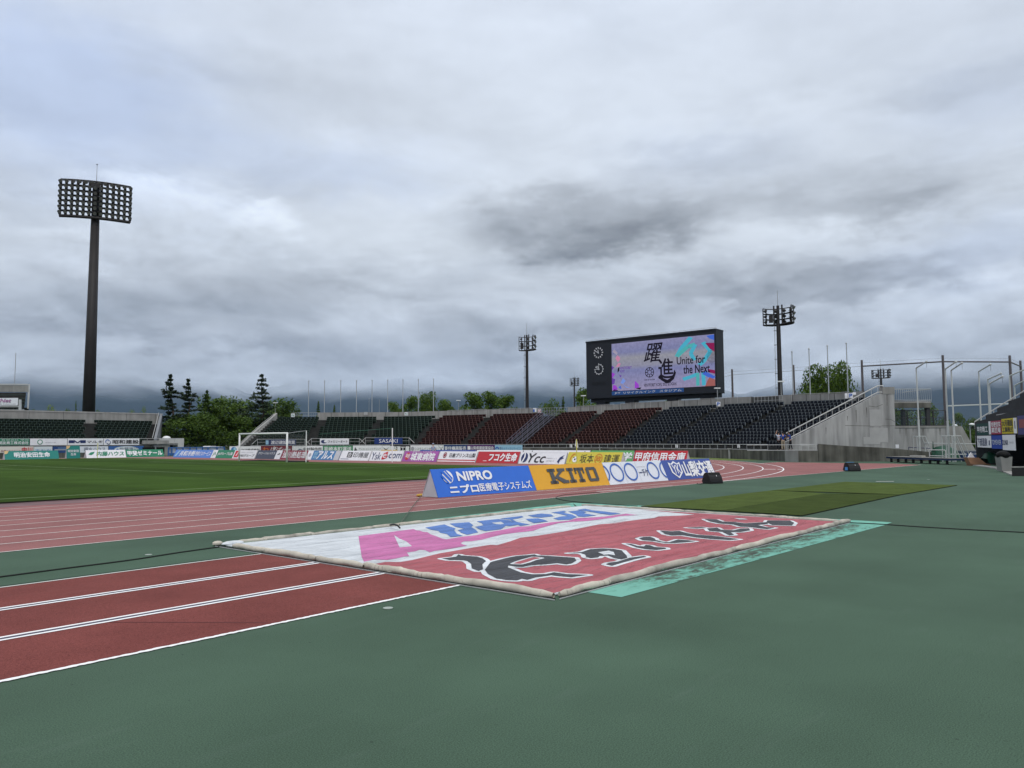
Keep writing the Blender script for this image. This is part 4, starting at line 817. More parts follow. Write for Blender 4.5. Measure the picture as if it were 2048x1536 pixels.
for pts, m in (([(.01, .83), (.03, .88), (.065, .80), (.055, .76)], S_Y), ([(.04, .69), (.06, .75), (.085, .71), (.09, .66), (.065, .60)], S_K2), ([(.04, .50), (.07, .58), (.095, .57), (.08, .51)], S_K2), ([(0, .44), (0, .54), (.025, .50)], S_V), ([(0, .26), (0, .40), (.035, .36)], S_P), ([(0, .14), (0, .28), (.035, .25), (.025, .15)], S_V), ([(.005, .02), (.01, .13), (.04, .12), (.06, .05), (.04, 0)], S_P), ([(0, 0), (.03, .04), (.07, 0)], S_K), ([(.09, .16), (.115, .26), (.145, .20), (.115, .14)], S_SK), ([(.065, .07), (.09, .11), (.10, .03)], S_B), ([(.235, .03), (.24, .19), (.275, .12), (.28, .05)], S_P), ([(.245, .03), (.27, .045), (.305, .045), (.29, .005)], S_K), ([(.11, .14), (.15, .08), (.21, .03), (.15, .06)], S_SK), ([(.075, .34), (.105, .31), (.09, .28)], S_V)): items.append(('poly', pts, m, 2.4))
items += [('text', '躍', .335, .52, .55, .93, S_K, {'bold': .013, 'shear': .3, 'z': 3}), ('text', '進', .475, .62, .20, .60, S_K, {'bold': .015, 'z': 3}), ('text', 'Unite for', .655, .915, .46, .61, S_K, {'bold': .018, 'z': 3.2}), ('text', 'the Next', .715, .955, .27, .43, S_K, {'bold': .022, 'z': 3.2}), ('text', 'VENTFORET KOFU 2022 SLOGAN', .33, .645, .055, .115, S_K, {'z': 3}), ('text', 'VENTFORET', .085, .21, .445, .50, S_V, {'z': 3, 'shear': .3, 'bold': .02}), ('text', 'KOFU', .085, .135, .385, .43, S_V, {'z': 3, 'shear': .3, 'bold': .02}), ('text', 'Unite for the Next', .335, .44, .18, .215, S_K, {'z': 3}),
          ('poly', [(.06, .38), (.065, .48), (.08, .50), (.08, .42)], S_K, 3), ('ring', .388, .345, .105, .105, .014, S_K, (0, 360), 3), ('ring', .388, .345, .05, .05, .012, S_K, (0, 360), 3)]
for k in range(8):
    a = math.pi*k/4; items.append(('poly', [(.388+r*_c(a+o)*SH/SW, .345+r*_s(a+o)) for r, o in ((.045, -.12), (.1, -.12), (.1, .12), (.045, .12))], S_K, 3.1))
items.append(('poly', [(.475, .23), (.50, .17), (.55, .10), (.585, .11), (.625, .18), (.645, .30), (.63, .37), (.62, .28), (.59, .20), (.56, .17), (.52, .21), (.50, .27)], S_K, 3))
draw(SCR, SF, items, SW, SH, .012)
# name strip under the screen
y0_, y1_ = sb(1224, 788).y, sb(1368, 780).y; NS = Face((SBX-.03, y0_, zs0-.62), (0, -1, 0), (0, 0, 1)); mb = MB(); mb.face([NS.p(a, b, .012) for a, b in ((0, 0), (y0_-y1_, 0), (y0_-y1_, .56), (0, .56))], mat('blue_name_strip', (.025, .10, .32), .5, .3)); ns = mb.build('name_strip', SB)
draw(ns, NS, [('text', 'JIT', .04, .13, .25, .75, WHITE), ('text', 'リサイクルインク', .17, .62, .22, .8, WHITE), ('text', 'スタジアム', .68, .97, .22, .8, WHITE)], y0_-y1_, .56, .02)
def dial(px, py, rpx, full):
    c = sb(px, py); r = rpx/F_PX*115; f = Face((SBX-.02, c.y, c.z), (0, -1, 0), (0, 0, 1)); mb = MB()
    mb.face([f.p(x, y, .012) for x, y in ring_pts(0, 0, r*1.12, r*1.12)[:-1]], M_NAVY); o = mb.build('clock_dial', SB); mb = MB()
    for k in range(12):
        a = math.pi/2-2*math.pi*k/12
        if not full and k in (9, 10, 11): continue
        u = Vector((_c(a), _s(a))); w = Vector((-u.y, u.x))*r*.085; L0 = .72 if full else .82
        mb.face([f.p(*(q), .03) for q in (u*r*L0-w, u*r-w, u*r+w, u*r*L0+w)], WHITE)
    if not full:
        P_, Q_ = ring_pts(0, 0, r*.86, r*.86, 28, -180, 90), ring_pts(0, 0, r*.79, r*.79, 28, -180, 90)
        for i in range(28): mb.face([f.p(*q, .03) for q in (P_[i], P_[i+1], Q_[i+1], Q_[i])], WHITE)
        write(mb, f, '45', -.72*r, -.1*r, .15*r, .6*r, WHITE, .03)
    mb.build('dial_marks', o)
    for a, l, w in (((298, .85, .07), (352, .55, .09)) if full else ((270, .95, .05), (0, 1.05, .05))):
        mb = MB(); a = math.pi/2-R_(a); u = Vector((_c(a), _s(a))); n_ = Vector((-u.y, u.x))*r*w; mb.face([f.p(*q, .05) for q in (u*-r*.15-n_, u*r*l-n_*.5, u*r*l+n_*.5, u*-r*.15+n_)], WHITE); mb.build('hand', o)
dial(1197, 705.5, 11.5, True); dial(1198, 738.5, 11.5, False)
c = sb(1198, 766.5); f = Face((SBX-.02, c.y+1.2, c.z-.25), (0, -1, 0), (0, 0, 1)); mb = MB(); write(mb, f, '記録室', 0, 2.4, 0, .5, mat('faint_dark_letters', (.004, .004, .006), .4, .4), .012)
mb.build('dark_lettering', SB)

# ------------------------------------------------------------------ floodlight towers
M_POLE = mat('brown_black_steel', (.022, .019, .019), .6, .35, var=.15, vscale=.6); M_LAMPG = mat('lamp_glass', (.20, .205, .19), .3, .5, var=.12, vscale=1.); M_LAMPB = mat('lamp_body', (.05, .05, .052), .5, .4)
M_LADD = mat('pale_ladder_steel', (.30, .31, .32), .5, .4)
_lamp = {}
def lamp_part(parent, c, dirv, r, l):
    k = (round(r, 3), round(l, 3))
    if k not in _lamp:
        mb = MB(); mb.tube((0, 0, -l), (0, 0, 0), r*.55, M_LAMPB, 8, r); mb.tube((0, 0, 0), (0, 0, .02), r*.93, M_LAMPG, 8); me = mb.build('lamp'); _lamp[k] = me.data; bpy.data.objects.remove(me)
    o = bpy.data.objects.new('lamp', _lamp[k]); COL.objects.link(o); o.parent = parent; o.matrix_parent_inverse = Matrix.Translation(-parent.location)
    o.location = c; o.rotation_euler = Vector(dirv).to_track_quat('Z', 'Y').to_euler(); return o
# the tall one
D = 128.; b0 = at(177.5, 818, D); bt = at(191.8, 445, D); base = Vector((b0.x, b0.y, 0))
T = thing('floodlight_tower', 'tall floodlight tower with seven rows of lamps on a curved frame, far left', 'floodlight', base, 'floodlight towers round the ground')
htop = at(193, 357, D).z
mb = MB(); mb.tube(base, (base.x, base.y, bt.z), 1.02, M_POLE, 12, .66); mb.build('pole', T, True)
fd = Vector((6-base.x, 40-base.y, 0)).normalized(); fu = Vector((-fd.y, fd.x, 0))   # fu: to the right seen from the pitch
if fu.dot(Vector(RT)) < 0: fu = -fu
HW_, HH = 5.2, 6.0; z0 = htop-HH+.1
def hp(u, z, o=0.): return Vector((base.x, base.y, z))+fu*u+fd*(o+1.0-.030*u*u)
mb = MB()
us = np.linspace(-HW_, HW_, 13)
for r_ in range(8):
    z = z0+HH*r_/7; mb.path([hp(u, z) for u in us], .14 if r_ in (0, 7) else .11, M_POLE, 5); mb.path([hp(u, z, -.7) for u in us], .06, M_POLE, 5)
for u in (-HW_, -HW_*.52, 0, HW_*.52, HW_): 
    for o_ in (0, -.7): mb.tube(hp(u, z0, o_), hp(u, z0+HH, o_), .12, M_POLE, 5)
for u in us:
    mb.tube(hp(u, z0, -.7), hp(u, z0+HH, -.7), .035, M_POLE, 4)
mb.path([hp(u, z0-.15) for u in us], .26, M_POLE, 5)
for r_ in range(7): 
    for u, v in zip(us, us[1:]): mb.face([hp(u, z0+HH*r_/7+.02, -.65), hp(v, z0+HH*r_/7+.02, -.65), hp(v, z0+HH*r_/7+.02, 0), hp(u, z0+HH*r_/7+.02, 0)], M_POLE)
for r_ in range(7):
    for k in range(13): mb.obox(hp(-HW_+2*HW_*k/12-.2, z0+HH*(r_+.2)/7, -.3), fu*.40, fd*.4, (0, 0, .52), M_POLE)
mb.build('lamp_frame', T)
mb = MB(); mb.tube((base.x, base.y, bt.z-.5), (base.x, base.y, htop-.2), .66, M_POLE, 10, .55); mb.obox(hp(-.65, htop-1.0, .1), fu*1.3, fd*.3, (0, 0, .8), M_POLE); mb.build('mast_head', T)
for r_ in range(7):
    for k in range(13 if r_ != 6 else 12):
        u = -HW_+2*HW_*k/(12 if r_ != 6 else 11); zz = z0+HH*(r_+.55)/7
        lamp_part(T, hp(u, zz, .38+.15*(r_ % 2)), fd*.80+Vector((0, 0, -.62)), .32, .40)
mb = MB(); mb.tube((base.x, base.y, htop), (base.x, base.y, at(194, 316, D).z), .06, M_LADD, 5, .03); mb.ball((base.x, base.y, at(194, 316, D).z), .13, .13, .1, M_POLE, 6, 4); mb.build('lightning_rod', T)
def small_tower(label, px, pyb, D, ytop, yhead, wpx, ymast):
    b = at(px, pyb, D); base = Vector((b.x, b.y, 0)); T = thing('floodlight_tower', label, 'floodlight', base, 'floodlight towers round the ground')
    zt, zh, zm = at(px, ytop, D).z, at(px, yhead, D).z, at(px, ymast, D).z; w = wpx/F_PX*D; hh = zt-zh
    rt = Vector(_r0); fw = Vector((FW[0], FW[1], 0)).normalized(); fd = (rt*.75+fw*.66).normalized(); fu = Vector((-fd.y, fd.x, 0)); fu = fu if fu.dot(rt) > 0 else -fu
    mb = MB(); mb.tube(base, (base.x, base.y, zh), w*.10, M_POLE, 8, w*.075); mb.tube((base.x, base.y, zh-.5), (base.x, base.y, zt+.2), w*.05, M_POLE, 6); mb.build('pole', T)
    def q(t, z, r=1.): a = R_(-100+200*t); return Vector((base.x, base.y, z))+fd*(w*.42*_c(a)*r)+fu*(w*.56*_s(a)*r)
    mb = MB(); ts = np.linspace(0, 1, 9)
    for k in range(4): mb.path([q(t, zh+hh*k/3) for t in ts], w*(.030 if k == 0 else .018), M_POLE, 5)
    for t in (0, .13, .36, .5, .64, .87, 1): mb.tube(q(t, zh), q(t, zt), w*.02, M_POLE, 5)
    for sgn in (-1, 1): mb.tube(Vector((base.x, base.y, zh))+fu*(w*.16*sgn), Vector((base.x, base.y, zt+.25))+fu*(w*.16*sgn), w*.03, M_POLE, 5); mb.tube(q(0 if sgn < 0 else 1, zh), (base.x, base.y, zh-.15), w*.03, M_POLE, 5)
    for k in range(3): 
        for a, c_ in zip(ts, ts[1:]): mb.face([q(a, zh+hh*k/3+.05), q(c_, zh+hh*k/3+.05), q(c_, zh+hh*k/3+.05, .75), q(a, zh+hh*k/3+.05, .75)], M_POLE)
    mb.build('lamp_frame', T)
    for k in range(3):
        for t in (.12, .34, .5, .66, .9): 
            c_ = q(t, zh+hh*(k+.55)/3, 1.08); d_ = (c_-Vector((base.x, base.y, c_.z))).normalized(); lamp_part(T, c_, d_*.8+Vector((0, 0, -.6)), w*.065, w*.09)
    mb = MB(); c_ = Vector((base.x, base.y, 0))-rt*(w*.26)+Vector((0, 0, zh+hh*.28)); mb.box(c_, w*.14, w*.14, hh*.42, M_POLE, .4); mb.build('control_box', T)
    mb = MB(); lx = -rt*(w*.115)
    for s_ in (-.09, .03): mb.tube(base+lx+rt*(w*s_*.6), Vector((base.x, base.y, zh-.3))+lx+rt*(w*s_*.6+w*.03), w*.010, M_LADD, 4)
    z = 1.
    while z < zh: mb.tube(base+lx+rt*(-w*.06)+Vector((0, 0, z)), base+rt*(-w*.05)+Vector((0, 0, z)), w*.012, M_POLE, 4); z += (zh/9)
    mb.build('ladder', T)
    mb = MB(); mb.tube((base.x, base.y, zt), (base.x, base.y, zm), w*.014, M_LADD, 4, w*.008); mb.build('lightning_rod', T)
small_tower('small floodlight tower left of the scoreboard with a ladder up its dark mast', 1054.5, 815, 130, 671, 698.5, 37, 644)
small_tower('floodlight tower right of the scoreboard, nearest of the small ones, with a tall rod', 1561, 790, 105, 612, 646, 56, 578)
small_tower('tiny distant floodlight tower peeping out beside the scoreboard left edge', 1149, 805, 215, 756, 771, 19, 738)
small_tower('small floodlight tower behind the wing wall railing, seen through the net', 1763, 785, 190, 739, 755.5, 31, 718)

# ------------------------------------------------------------------ flagpoles, masts, lamps
M_FP = mat('grey_flagpole', (.42, .44, .46), .45, .4, metal=.3)
def pole(name, label, cat, px, pyb, D, pyt, r, m, group=None, tip=None):
    b = at(px, pyb, D); mb = MB(); zt = at(px, pyt, D).z; mb.tube((b.x, b.y, 0), (b.x, b.y, zt), r, m, 6, r*.7); mb.ball((b.x, b.y, zt), r*1.3, r*1.3, r*1.6, m, 6, 4)
    return tag(mb.build(name), label, cat, group)
for k, (x, yb_, yt) in enumerate(((616.7, 823, 762), (648.6, 823, 761.5), (681, 822, 761), (712.6, 822, 761), (743.8, 822, 760.5), (775.2, 821, 760), (805.6, 820, 759.5), (836.7, 819, 759), (867, 818, 758))):
    w = ['leftmost', 'second', 'third', 'fourth', 'fifth', 'sixth', 'seventh', 'eighth', 'last'][k]
    pole('flagpole', 'bare grey flagpole, %s from the left of nine behind the green seats' % w, 'flagpole', x, yb_, 129, yt, .085, M_FP, 'flagpoles behind the end stand')
for x, yb_, yt, w in ((1586.5, 790, 703, 'beside the floodlight mast, shortest'), (1620.7, 788, 697, 'against the left edge of the big tree'), (1657.7, 785, 691, 'in the middle of the big tree'), (1696, 781, 686, 'at the right edge of the big tree, tallest')):
    pole('flagpole', 'bare white flagpole %s of the right four' % w, 'flagpole', x, yb_, 98, yt, .085, M_FP, 'flagpoles by the big tree')
pole('mast', 'thin grey aerial mast on the upper tier roof', 'mast', 29, 772, 124, 707, .06, M_LADD)
pole('mast', 'faint distant thin mast between flagpoles, left of the pair', 'mast', 738, 822, 190, 797, .06, M_LADD); pole('mast', 'faint distant thin mast between flagpoles, right of the pair', 'mast', 758.5, 822, 190, 800, .06, M_LADD)
def lamp_post(label, px, pyb, D, pyt, curved=False):
    b = at(px, pyb, D); zt = at(px, pyt, D).z; t = thing('street_lamp', label, 'street lamp', (b.x, b.y, 0)); mb = MB(); mb.tube((b.x, b.y, 0), (b.x, b.y, zt), .06, M_LADD, 6, .045); mb.build('post', t)
    mb = MB(); r = Vector(_r0)
    if curved: mb.ball(Vector((b.x, b.y, zt))+r*.2, .42, .25, .13, mat('white_lamp_head', (.75, .76, .76), .4, .4), 10, 6)
    else: mb.box((b.x, b.y, zt+.05), .75, .3, .14, mat('white_lamp_head', (.75, .76, .76), .4, .4), YAW-math.pi/2); 
    mb.build('lamp_head', t)
lamp_post('small lamp post on the left end of the curved stand', 550.5, 826, 131, 806)
lamp_post('small lamp post with a white head in front of the scoreboard right leg', 1435, 800, 100.5, 777)
lamp_post('lamp post left of the scoreboard in front of a green tree', 1167, 815, 117, 792)
lamp_post('thin lamp post in front of the near floodlight mast', 1562.5, 790, 97, 763.5)
lamp_post('lamp post between two tree groups behind the red seats', 917, 818, 140, 801.5)
lamp_post('curved white lamp head behind the white cage posts', 1908, 900, 80, 851, True); lamp_post('curved white lamp head beside the dark green banner', 1942, 900, 72, 849, True)

# ------------------------------------------------------------------ advertising boards
I_W = ink('white', (.80, .81, .83)); I_K = ink('black', (.025, .025, .03)); I_N = ink('navy', (.02, .035, .12)); I_R = ink('red', (.50, .02, .03)); I_B = ink('blue', (.05, .14, .47)); I_G = ink('green', (.02, .22, .12)); I_GY = ink('grey', (.35, .36, .39)); I_O = ink('orange', (.62, .16, .03)); I_Y = ink('yellow', (.75, .55, .06)); I_M = ink('maroon', (.24, .02, .04)); I_S = ink('slate', (.075, .08, .085)); I_T = ink('tan', (.60, .45, .22)); I_LB = ink('light_blue', (.30, .52, .68)); I_P = ink('plum', (.10, .03, .15))
B_BLUE = mat('board_blue', (.025, .14, .60), .45, .4, var=.03); B_AMB = mat('board_amber', (.70, .36, .022), .5, .4, var=.03); B_WH = mat('board_white', (.70, .74, .80), .5, .4, var=.03); B_NAVY = mat('board_navy', (.045, .085, .33), .5, .4, var=.03)
B_RED = mat('board_red', (.46, .022, .035), .5, .4, var=.04); B_TEAL = mat('board_teal', (.012, .20, .17), .5, .4); B_GR = mat('board_green', (.018, .20, .105), .5, .4); B_GR2 = mat('board_leaf_green', (.12, .36, .12), .5, .4); B_SL = mat('board_slate', (.06, .07, .11), .5, .4); B_CR = mat('board_crimson', (.27, .018, .045), .5, .4); B_YE = mat('board_yellow', (.62, .53, .06), .5, .4, var=.03); B_PU = mat('board_magenta', (.36, .09, .36), .5, .4, var=.2, vscale=.7); B_AZ = mat('board_azure', (.06, .20, .42), .5, .4, var=.1); B_CB = mat('board_mid_blue', (.09, .22, .62), .5, .4)
# --- the four on the track
f0, f1 = np.array([18.06, 18.13]), np.array([36.39, 17.06]); fl = lambda px: (lambda d: f0+(f1-f0)*((f0[1]*d[0]-f0[0]*d[1])/((f0[1]-f1[1])*d[0]-(f0[0]-f1[0])*d[1])))(ray(px, 990))
bx = [877, 1074, 1221, 1338, 1435]; bp = [fl(x) for x in bx]; GA = 'advertising boards standing on the home straight'
def row_board(label, i, col, items, ends=None): return a_board(label, tuple(bp[i]), tuple(bp[i+1]-(bp[i+1]-bp[i])*.004), .90, .83, col, items, ends, GA)
row_board('royal blue board with white striped round logo and Japanese lettering, nearest on the track', 0, B_BLUE, [
    ('disc', .135, .70, .235, .235, I_W), ('poly', [(.085, .88), (.105, .94), (.165, .56), (.15, .49)], B_BLUE, 2.4), ('poly', [(.115, .95), (.13, .95), (.175, .65), (.168, .58)], B_BLUE, 2.4), ('poly', [(.075, .72), (.085, .80), (.135, .48), (.12, .46)], B_BLUE, 2.4),
    ('text', 'NIPRO', .225, .565, .54, .86, I_W, {'bold': .055}), ('text', 'ニプロ', .12, .39, .10, .38, I_W, {'bold': .055}), ('text', '医療電子', .405, .655, .10, .40, I_W, {'bold': 0.016}), ('text', 'システムズ', .665, .955, .10, .40, I_W, {'bold': 0.016})], mat('board_end_pale', (.50, .51, .54), .6, .3, var=.06, vscale=3.))
def slab_word():
    q = []; R4 = lambda a, b, c, d: q.append(('rect', a, b, c, d, I_S, 2)); lo, hi, e = .20, .82, .12
    R4(.20, .30, hi-e, hi); R4(.20, .30, lo, lo+e); R4(.225, .275, lo, hi); q.append(('poly', [(.27, .46), (.35, hi-e), (.33, hi-e), (.33, hi), (.43, hi), (.43, hi-e), (.40, hi-e), (.325, .50), (.41, lo+e), (.44, lo+e), (.44, lo), (.36, lo), (.27, .46)][:-1], I_S, 2.2))
    R4(.455, .545, hi-e, hi); R4(.455, .545, lo, lo+e); R4(.48, .52, lo, hi); R4(.56, .69, hi-e, hi); R4(.56, .58, hi-.26, hi); R4(.67, .69, hi-.26, hi); R4(.605, .645, lo, hi); R4(.585, .665, lo, lo+e)
    R4(.72, .76, lo+.06, hi-.06); R4(.83, .87, lo+.06, hi-.06); R4(.73, .86, hi-e, hi); R4(.73, .86, lo, lo+e); return q
row_board('amber yellow board with large dark slab letters, second on the track', 1, B_AMB, slab_word())
row_board('white board with blue ovals and a short navy katakana word, third on the track', 2, B_WH, [('ring', -.055, .52, .46, .42, .075, I_B, (-58, 58), 2.2), ('ring', .17, .52, .46, .42, .075, I_B), ('ring', .40, .52, .46, .42, .075, I_B), ('text', 'ーチケ', .535, .69, .28, .62, I_N), ('ring', .79, .52, .44, .42, .075, I_B), ('ring', 1.02, .52, .44, .42, .075, I_B, (105, 255), 2.2), ('rect', .285, .287, .02, .98, I_GY, 1.4), ('rect', .525, .527, .02, .98, I_GY, 1.4), ('text', 'ADVENTURE TICKET', .53, .68, .70, .75, I_GY, {'bold': 0})])
row_board('navy blue board with a white shield emblem and bold kanji, farthest on the track', 3, B_NAVY, [('poly', [(.11, .88), (.16, .80), (.22, .93), (.28, .80), (.335, .88), (.33, .35), (.22, .06), (.12, .35)], I_W, 1.6), ('poly', [(.135, .78), (.17, .74), (.22, .84), (.27, .74), (.31, .78), (.305, .38), (.22, .14), (.145, .38)], B_NAVY, 2.0), ('text', 'YK', .16, .29, .3, .72, I_W, {'bold': 0.016, 'z': 2.4}), ('text', '山梨交通', .36, .985, .12, .88, I_W, {'bold': 0.036})])
# --- the row behind the goal
XR = 49.3; GB = 'advertising boards behind the goal line'
def gy(px, X): d = ray(px, 900); return d[1]*X/d[0]
def goal_board(label, x0, x1, col, items, ends=None, X=XR, h=.95, g=GB): return a_board(label, (X, gy(x0, X)), (X, gy(x1, X)+.06), h, .9, col, items, ends, g)
goal_board('mid blue board with pale slanted kanji and katakana, leftmost behind the goal', 346, 421, B_CB, [('poly', [(.03, .15), (.10, .9), (.14, .9), (.08, .15)], I_LB), ('text', '共和冷熱', .15, .56, .2, .85, I_W, {'shear': .2, 'bold': 0.024}), ('text', '甲府ビルサービス', .58, .97, .25, .8, I_W, {'shear': .1, 'bold': 0.016})])
goal_board('dark green board with a white end panel, left of the goal post', 421, 464, B_GR, [('rect', .0, .23, 0, 1, WHITE, 1.2), ('text', 'JA', .05, .19, .2, .75, I_G, {'z': 2.4}), ('text', 'JAグループ山梨', .28, .97, .3, .72, I_W, {'bold': 0.016})])
goal_board('white board with a red icon and grey katakana, behind the left goal post', 464, 509, WHITE, [('poly', [(.05, .12), (.05, .92), (.24, .92), (.24, .12)], I_R), ('poly', [(.12, .3), (.17, .75), (.19, .72), (.16, .3)], I_W, 2.6), ('text', 'YBSグループ', .30, .95, .2, .52, I_S), ('text', '山梨放送 山梨日日新聞', .30, .85, .66, .76, I_GY, {'bold': 0})])
goal_board('slate board with white katakana and a white end panel, inside the goal', 510, 560, B_SL, [('text', 'グローバルハウス', .06, .74, .5, .78, I_W), ('rect', .78, 1, 0, 1, WHITE, 1.2), ('poly', [(.84, .5), (.93, .68), (.95, .55), (.88, .46)], I_K, 2.6)])
goal_board('crimson board with heavy white kanji, beside the right goal post', 560, 611, B_CR, [('text', '浅川熱処理', .05, .97, .14, .86, I_W, {'bold': 0.024})])
goal_board('azure board with large white katakana and pale panels either end', 611, 677, B_AZ, [('rect', 0, .17, 0, 1, WHITE, 1.2), ('disc', .09, .5, .2, .2, I_GY, 2), ('text', '建築', .21, .32, .5, .85, I_LB), ('text', '事務', .21, .32, .12, .45, I_LB), ('text', 'アルス', .33, .80, .1, .92, I_W, {'bold': 0.032, 'shear': .15}), ('rect', .85, 1, 0, 1, mat('board_end_pale', (.50, .51, .54)), 1.2)])
goal_board('white board with a black square crest and dark brush kanji', 678, 737, WHITE, [('rect', .23, .40, .3, .85, I_K), ('text', '合', .25, .38, .36, .8, I_W, {'z': 2.6}), ('text', '印傳屋', .44, .95, .28, .84, I_S, {'bold': 0.000}), ('rect', .04, .32, .12, .17, I_N)])
goal_board('white board with navy serif letters and a red curled emblem', 738, 802, WHITE, [('text', 'Ysk', .03, .34, .12, .84, I_N, {'bold': 0.000}), ('poly', [(.38, .15), (.40, .75), (.52, .95), (.54, .3), (.45, .15)], I_R), ('text', 'e', .41, .51, .3, .7, I_W, {'z': 2.8}), ('text', '-', .54, .57, .45, .52, I_N), ('text', 'com', .59, .98, .28, .72, I_N, {'bold': 0.012})])
goal_board('magenta to violet board with a white hospital name in kanji', 803, 873, B_PU, [('disc', .13, .5, .3, .36, I_R), ('text', '甲府', .08, .20, .3, .75, I_W), ('text', '城東病院', .24, .92, .12, .82, I_W, {'bold': 0.032}), ('text', '医療法人 甲府城東', .25, .8, .86, .95, I_W, {'bold': 0})])
goal_board('white board with a maroon oval badge and two red stripes below', 874, 950, WHITE, [('disc', .16, .64, .21, .26, I_M), ('ring', .16, .64, .15, .18, .03, I_W, (0, 360), 2.6), ('text', '日産プリンス山梨', .29, .97, .44, .82, I_K, {'bold': 0.016}), ('rect', 0, 1, .16, .25, I_R), ('rect', 0, 1, 0., .05, I_R)])
goal_board('bright red board with rounded white katakana and kanji', 951, 1035, B_RED, [('text', 'フコク生命', .30, .96, .16, .84, I_W, {'bold': 0.036}), ('rect', .17, .26, .16, .2, I_W)])
goal_board('white board with slanted black initials and blue swirl logos', 1036, 1129, WHITE, [('disc', .11, .5, .32, .40, I_N), ('poly', [(.07, .15), (.10, .55), (.09, .9), (.115, .9), (.13, .55), (.10, .15)], I_W, 2.4), ('text', 'Ycc', .20, .58, .1, .85, I_K, {'shear': .25, 'bold': 0.016}), ('text', '情報処理サービス', .60, .82, .42, .5, I_GY, {'bold': 0}), ('text', '協同組合', .60, .78, .2, .3, I_GY, {'bold': 0}), ('poly', [(.84, .2), (.88, .55), (.97, .75), (.93, .55), (.97, .5), (.90, .35), (.88, .05)], I_N), ('rect', .02, .98, .93, 1, WHITE)])
goal_board('yellow board with black kanji around an orange ring and a football picture', 1131, 1241, B_YE, [('ring', .13, .32, .34, .55, .07, I_O, (80, 190)), ('disc', .155, .40, .21, .23, I_W, 2), ('disc', .155, .40, .07, .07, I_K, 3), ('disc', .13, .55, .05, .05, I_K, 3), ('disc', .185, .5, .05, .06, I_K, 3), ('text', '坂本', .25, .50, .14, .82, I_K, {'bold': 0.000}), ('ring', .59, .48, .33, .38, .05, I_O), ('text', '政', .54, .64, .28, .68, I_O), ('text', '建運', .69, .96, .14, .82, I_K, {'bold': 0.000}), ('rect', 0, .22, 0, .05, I_K)])
X2 = 54.8; GC = 'second row of advertising boards behind the goal line'
goal_board('tan topped board whose top edge shows above the navy lettered one', 756, 789, mat('board_tan', (.55, .42, .2)), [], None, X2, .98, GC)
goal_board('blue board hidden but for its top edge, behind the oval badge board', 834, 946, B_NAVY, [], None, X2, .98, GC)
goal_board('white topped board hidden behind the red and the initials boards', 948, 1176, WHITE, [('disc', .44, .9, .05, .05, I_K), ('disc', .52, .9, .05, .05, I_K), ('disc', .96, .9, .04, .04, I_K)], None, X2, 1.0, GC)
goal_board('leaf green board with one white kanji showing beside the yellow board', 1177, 1264, B_GR2, [('text', '山梨大', .1, .7, .2, .8, I_W), ('text', '学', .74, .98, .18, .84, I_W, {'bold': 0.024})], None, X2, 1.0, GC)
goal_board('red board with bold white kanji, rightmost behind the goal', 1265, 1372, B_RED, [('text', '甲府信用金庫', .03, .97, .18, .86, I_W, {'bold': 0.024})], mat('board_end_pale', (.50, .51, .54)), X2, 1.0, GC)
# --- across the far touchline
YF = 103.; gx = lambda px, Y=YF: (lambda d: d[0]*Y/d[1])(ray(px, 900)); GD = 'advertising boards along the far touchline'
def far_board(label, x0, x1, h, col, items, Y=YF, dep=.9): return a_board(label, (gx(x0, Y), Y), (gx(x1, Y), Y), h, dep, col, items, mat('board_end_pale', (.50, .51, .54)), GD)
far_board('teal board with an orange corner and six white kanji, at the left edge', 11, 119, .98, B_TEAL, [('poly', [(0, .62), (0, 1), (.08, 1), (.06, .75), (.03, .64)], I_T), ('text', '明治安田生命', .17, .83, .22, .82, I_W, {'bold': 0.024})])
far_board('squarish upright teal board with an orange corner', 134, 161, 1.55, B_TEAL, [('poly', [(0, .72), (0, 1), (.28, 1), (.2, .8)], I_T), ('text', '明治安田', .1, .9, .48, .68, I_W), ('text', '生命', .3, .7, .22, .42, I_W)], YF, .5)
far_board('white board with green slanted katakana and a leaf mark', 174, 253, .98, WHITE, [('poly', [(.05, .45), (.12, .72), (.22, .78), (.18, .5), (.12, .35)], I_G), ('text', '内藤ハウス', .25, .95, .22, .8, I_G, {'shear': .2, 'bold': 0.024})])
far_board('green board with heavy white kanji and katakana next to the blue fence', 254, 329, .98, B_GR, [('text', '甲斐ゼミナール', .04, .96, .22, .84, I_W, {'bold': 0.032})])

# ------------------------------------------------------------------ banners on the stands
def ring_banner(label, x0, x1, y0, y1, col, items, r=49.93, g='banners along the end stand front wall'):
    a, b = circ(x0, (y0+y1)/2, r), circ(x1, (y0+y1)/2, r); zt = (circ(x0, y0, r).z+circ(x1, y0, r).z)/2; zb = (circ(x0, y1, r).z+circ(x1, y1, r).z)/2
    u = (b-a); u.z = 0; n = Vector((u.y, -u.x, 0)).normalized(); mid = (Vector((a.x, a.y))-Vector(CEN)).length; sag = r-(((a+b)/2).xy-Vector(CEN)).length
    return banner(label, a+n*-.0+n*.03*1, b+n*.03, zb, zt, col, items, group=g, off=.02)
GE = 'banners along the end stand front wall'
ring_banner('white banner with a blue shell logo behind the left goal post', 459, 521.5, 892.5, 905, WHITE, [('disc', .14, .5, .42, .42, mat('board_azure', (.06, .2, .42))), ('disc', .17, .55, .2, .3, I_LB, 2.4), ('text', 'エコマ株式会社', .27, .97, .2, .62, I_K, {'bold': 0.016})])
ring_banner('maroon banner with white script and a diamond, inside the goal', 522, 584, 892, 905, mat('board_maroon', (.17, .02, .035)), [('text', 'わ', .06, .24, .1, .85, I_O), ('text', 'ぱぱcafe', .3, .95, .15, .85, I_W, {'shear': .3, 'bold': 0}), ('ring', .43, .65, .2, .25, .06, I_W)])
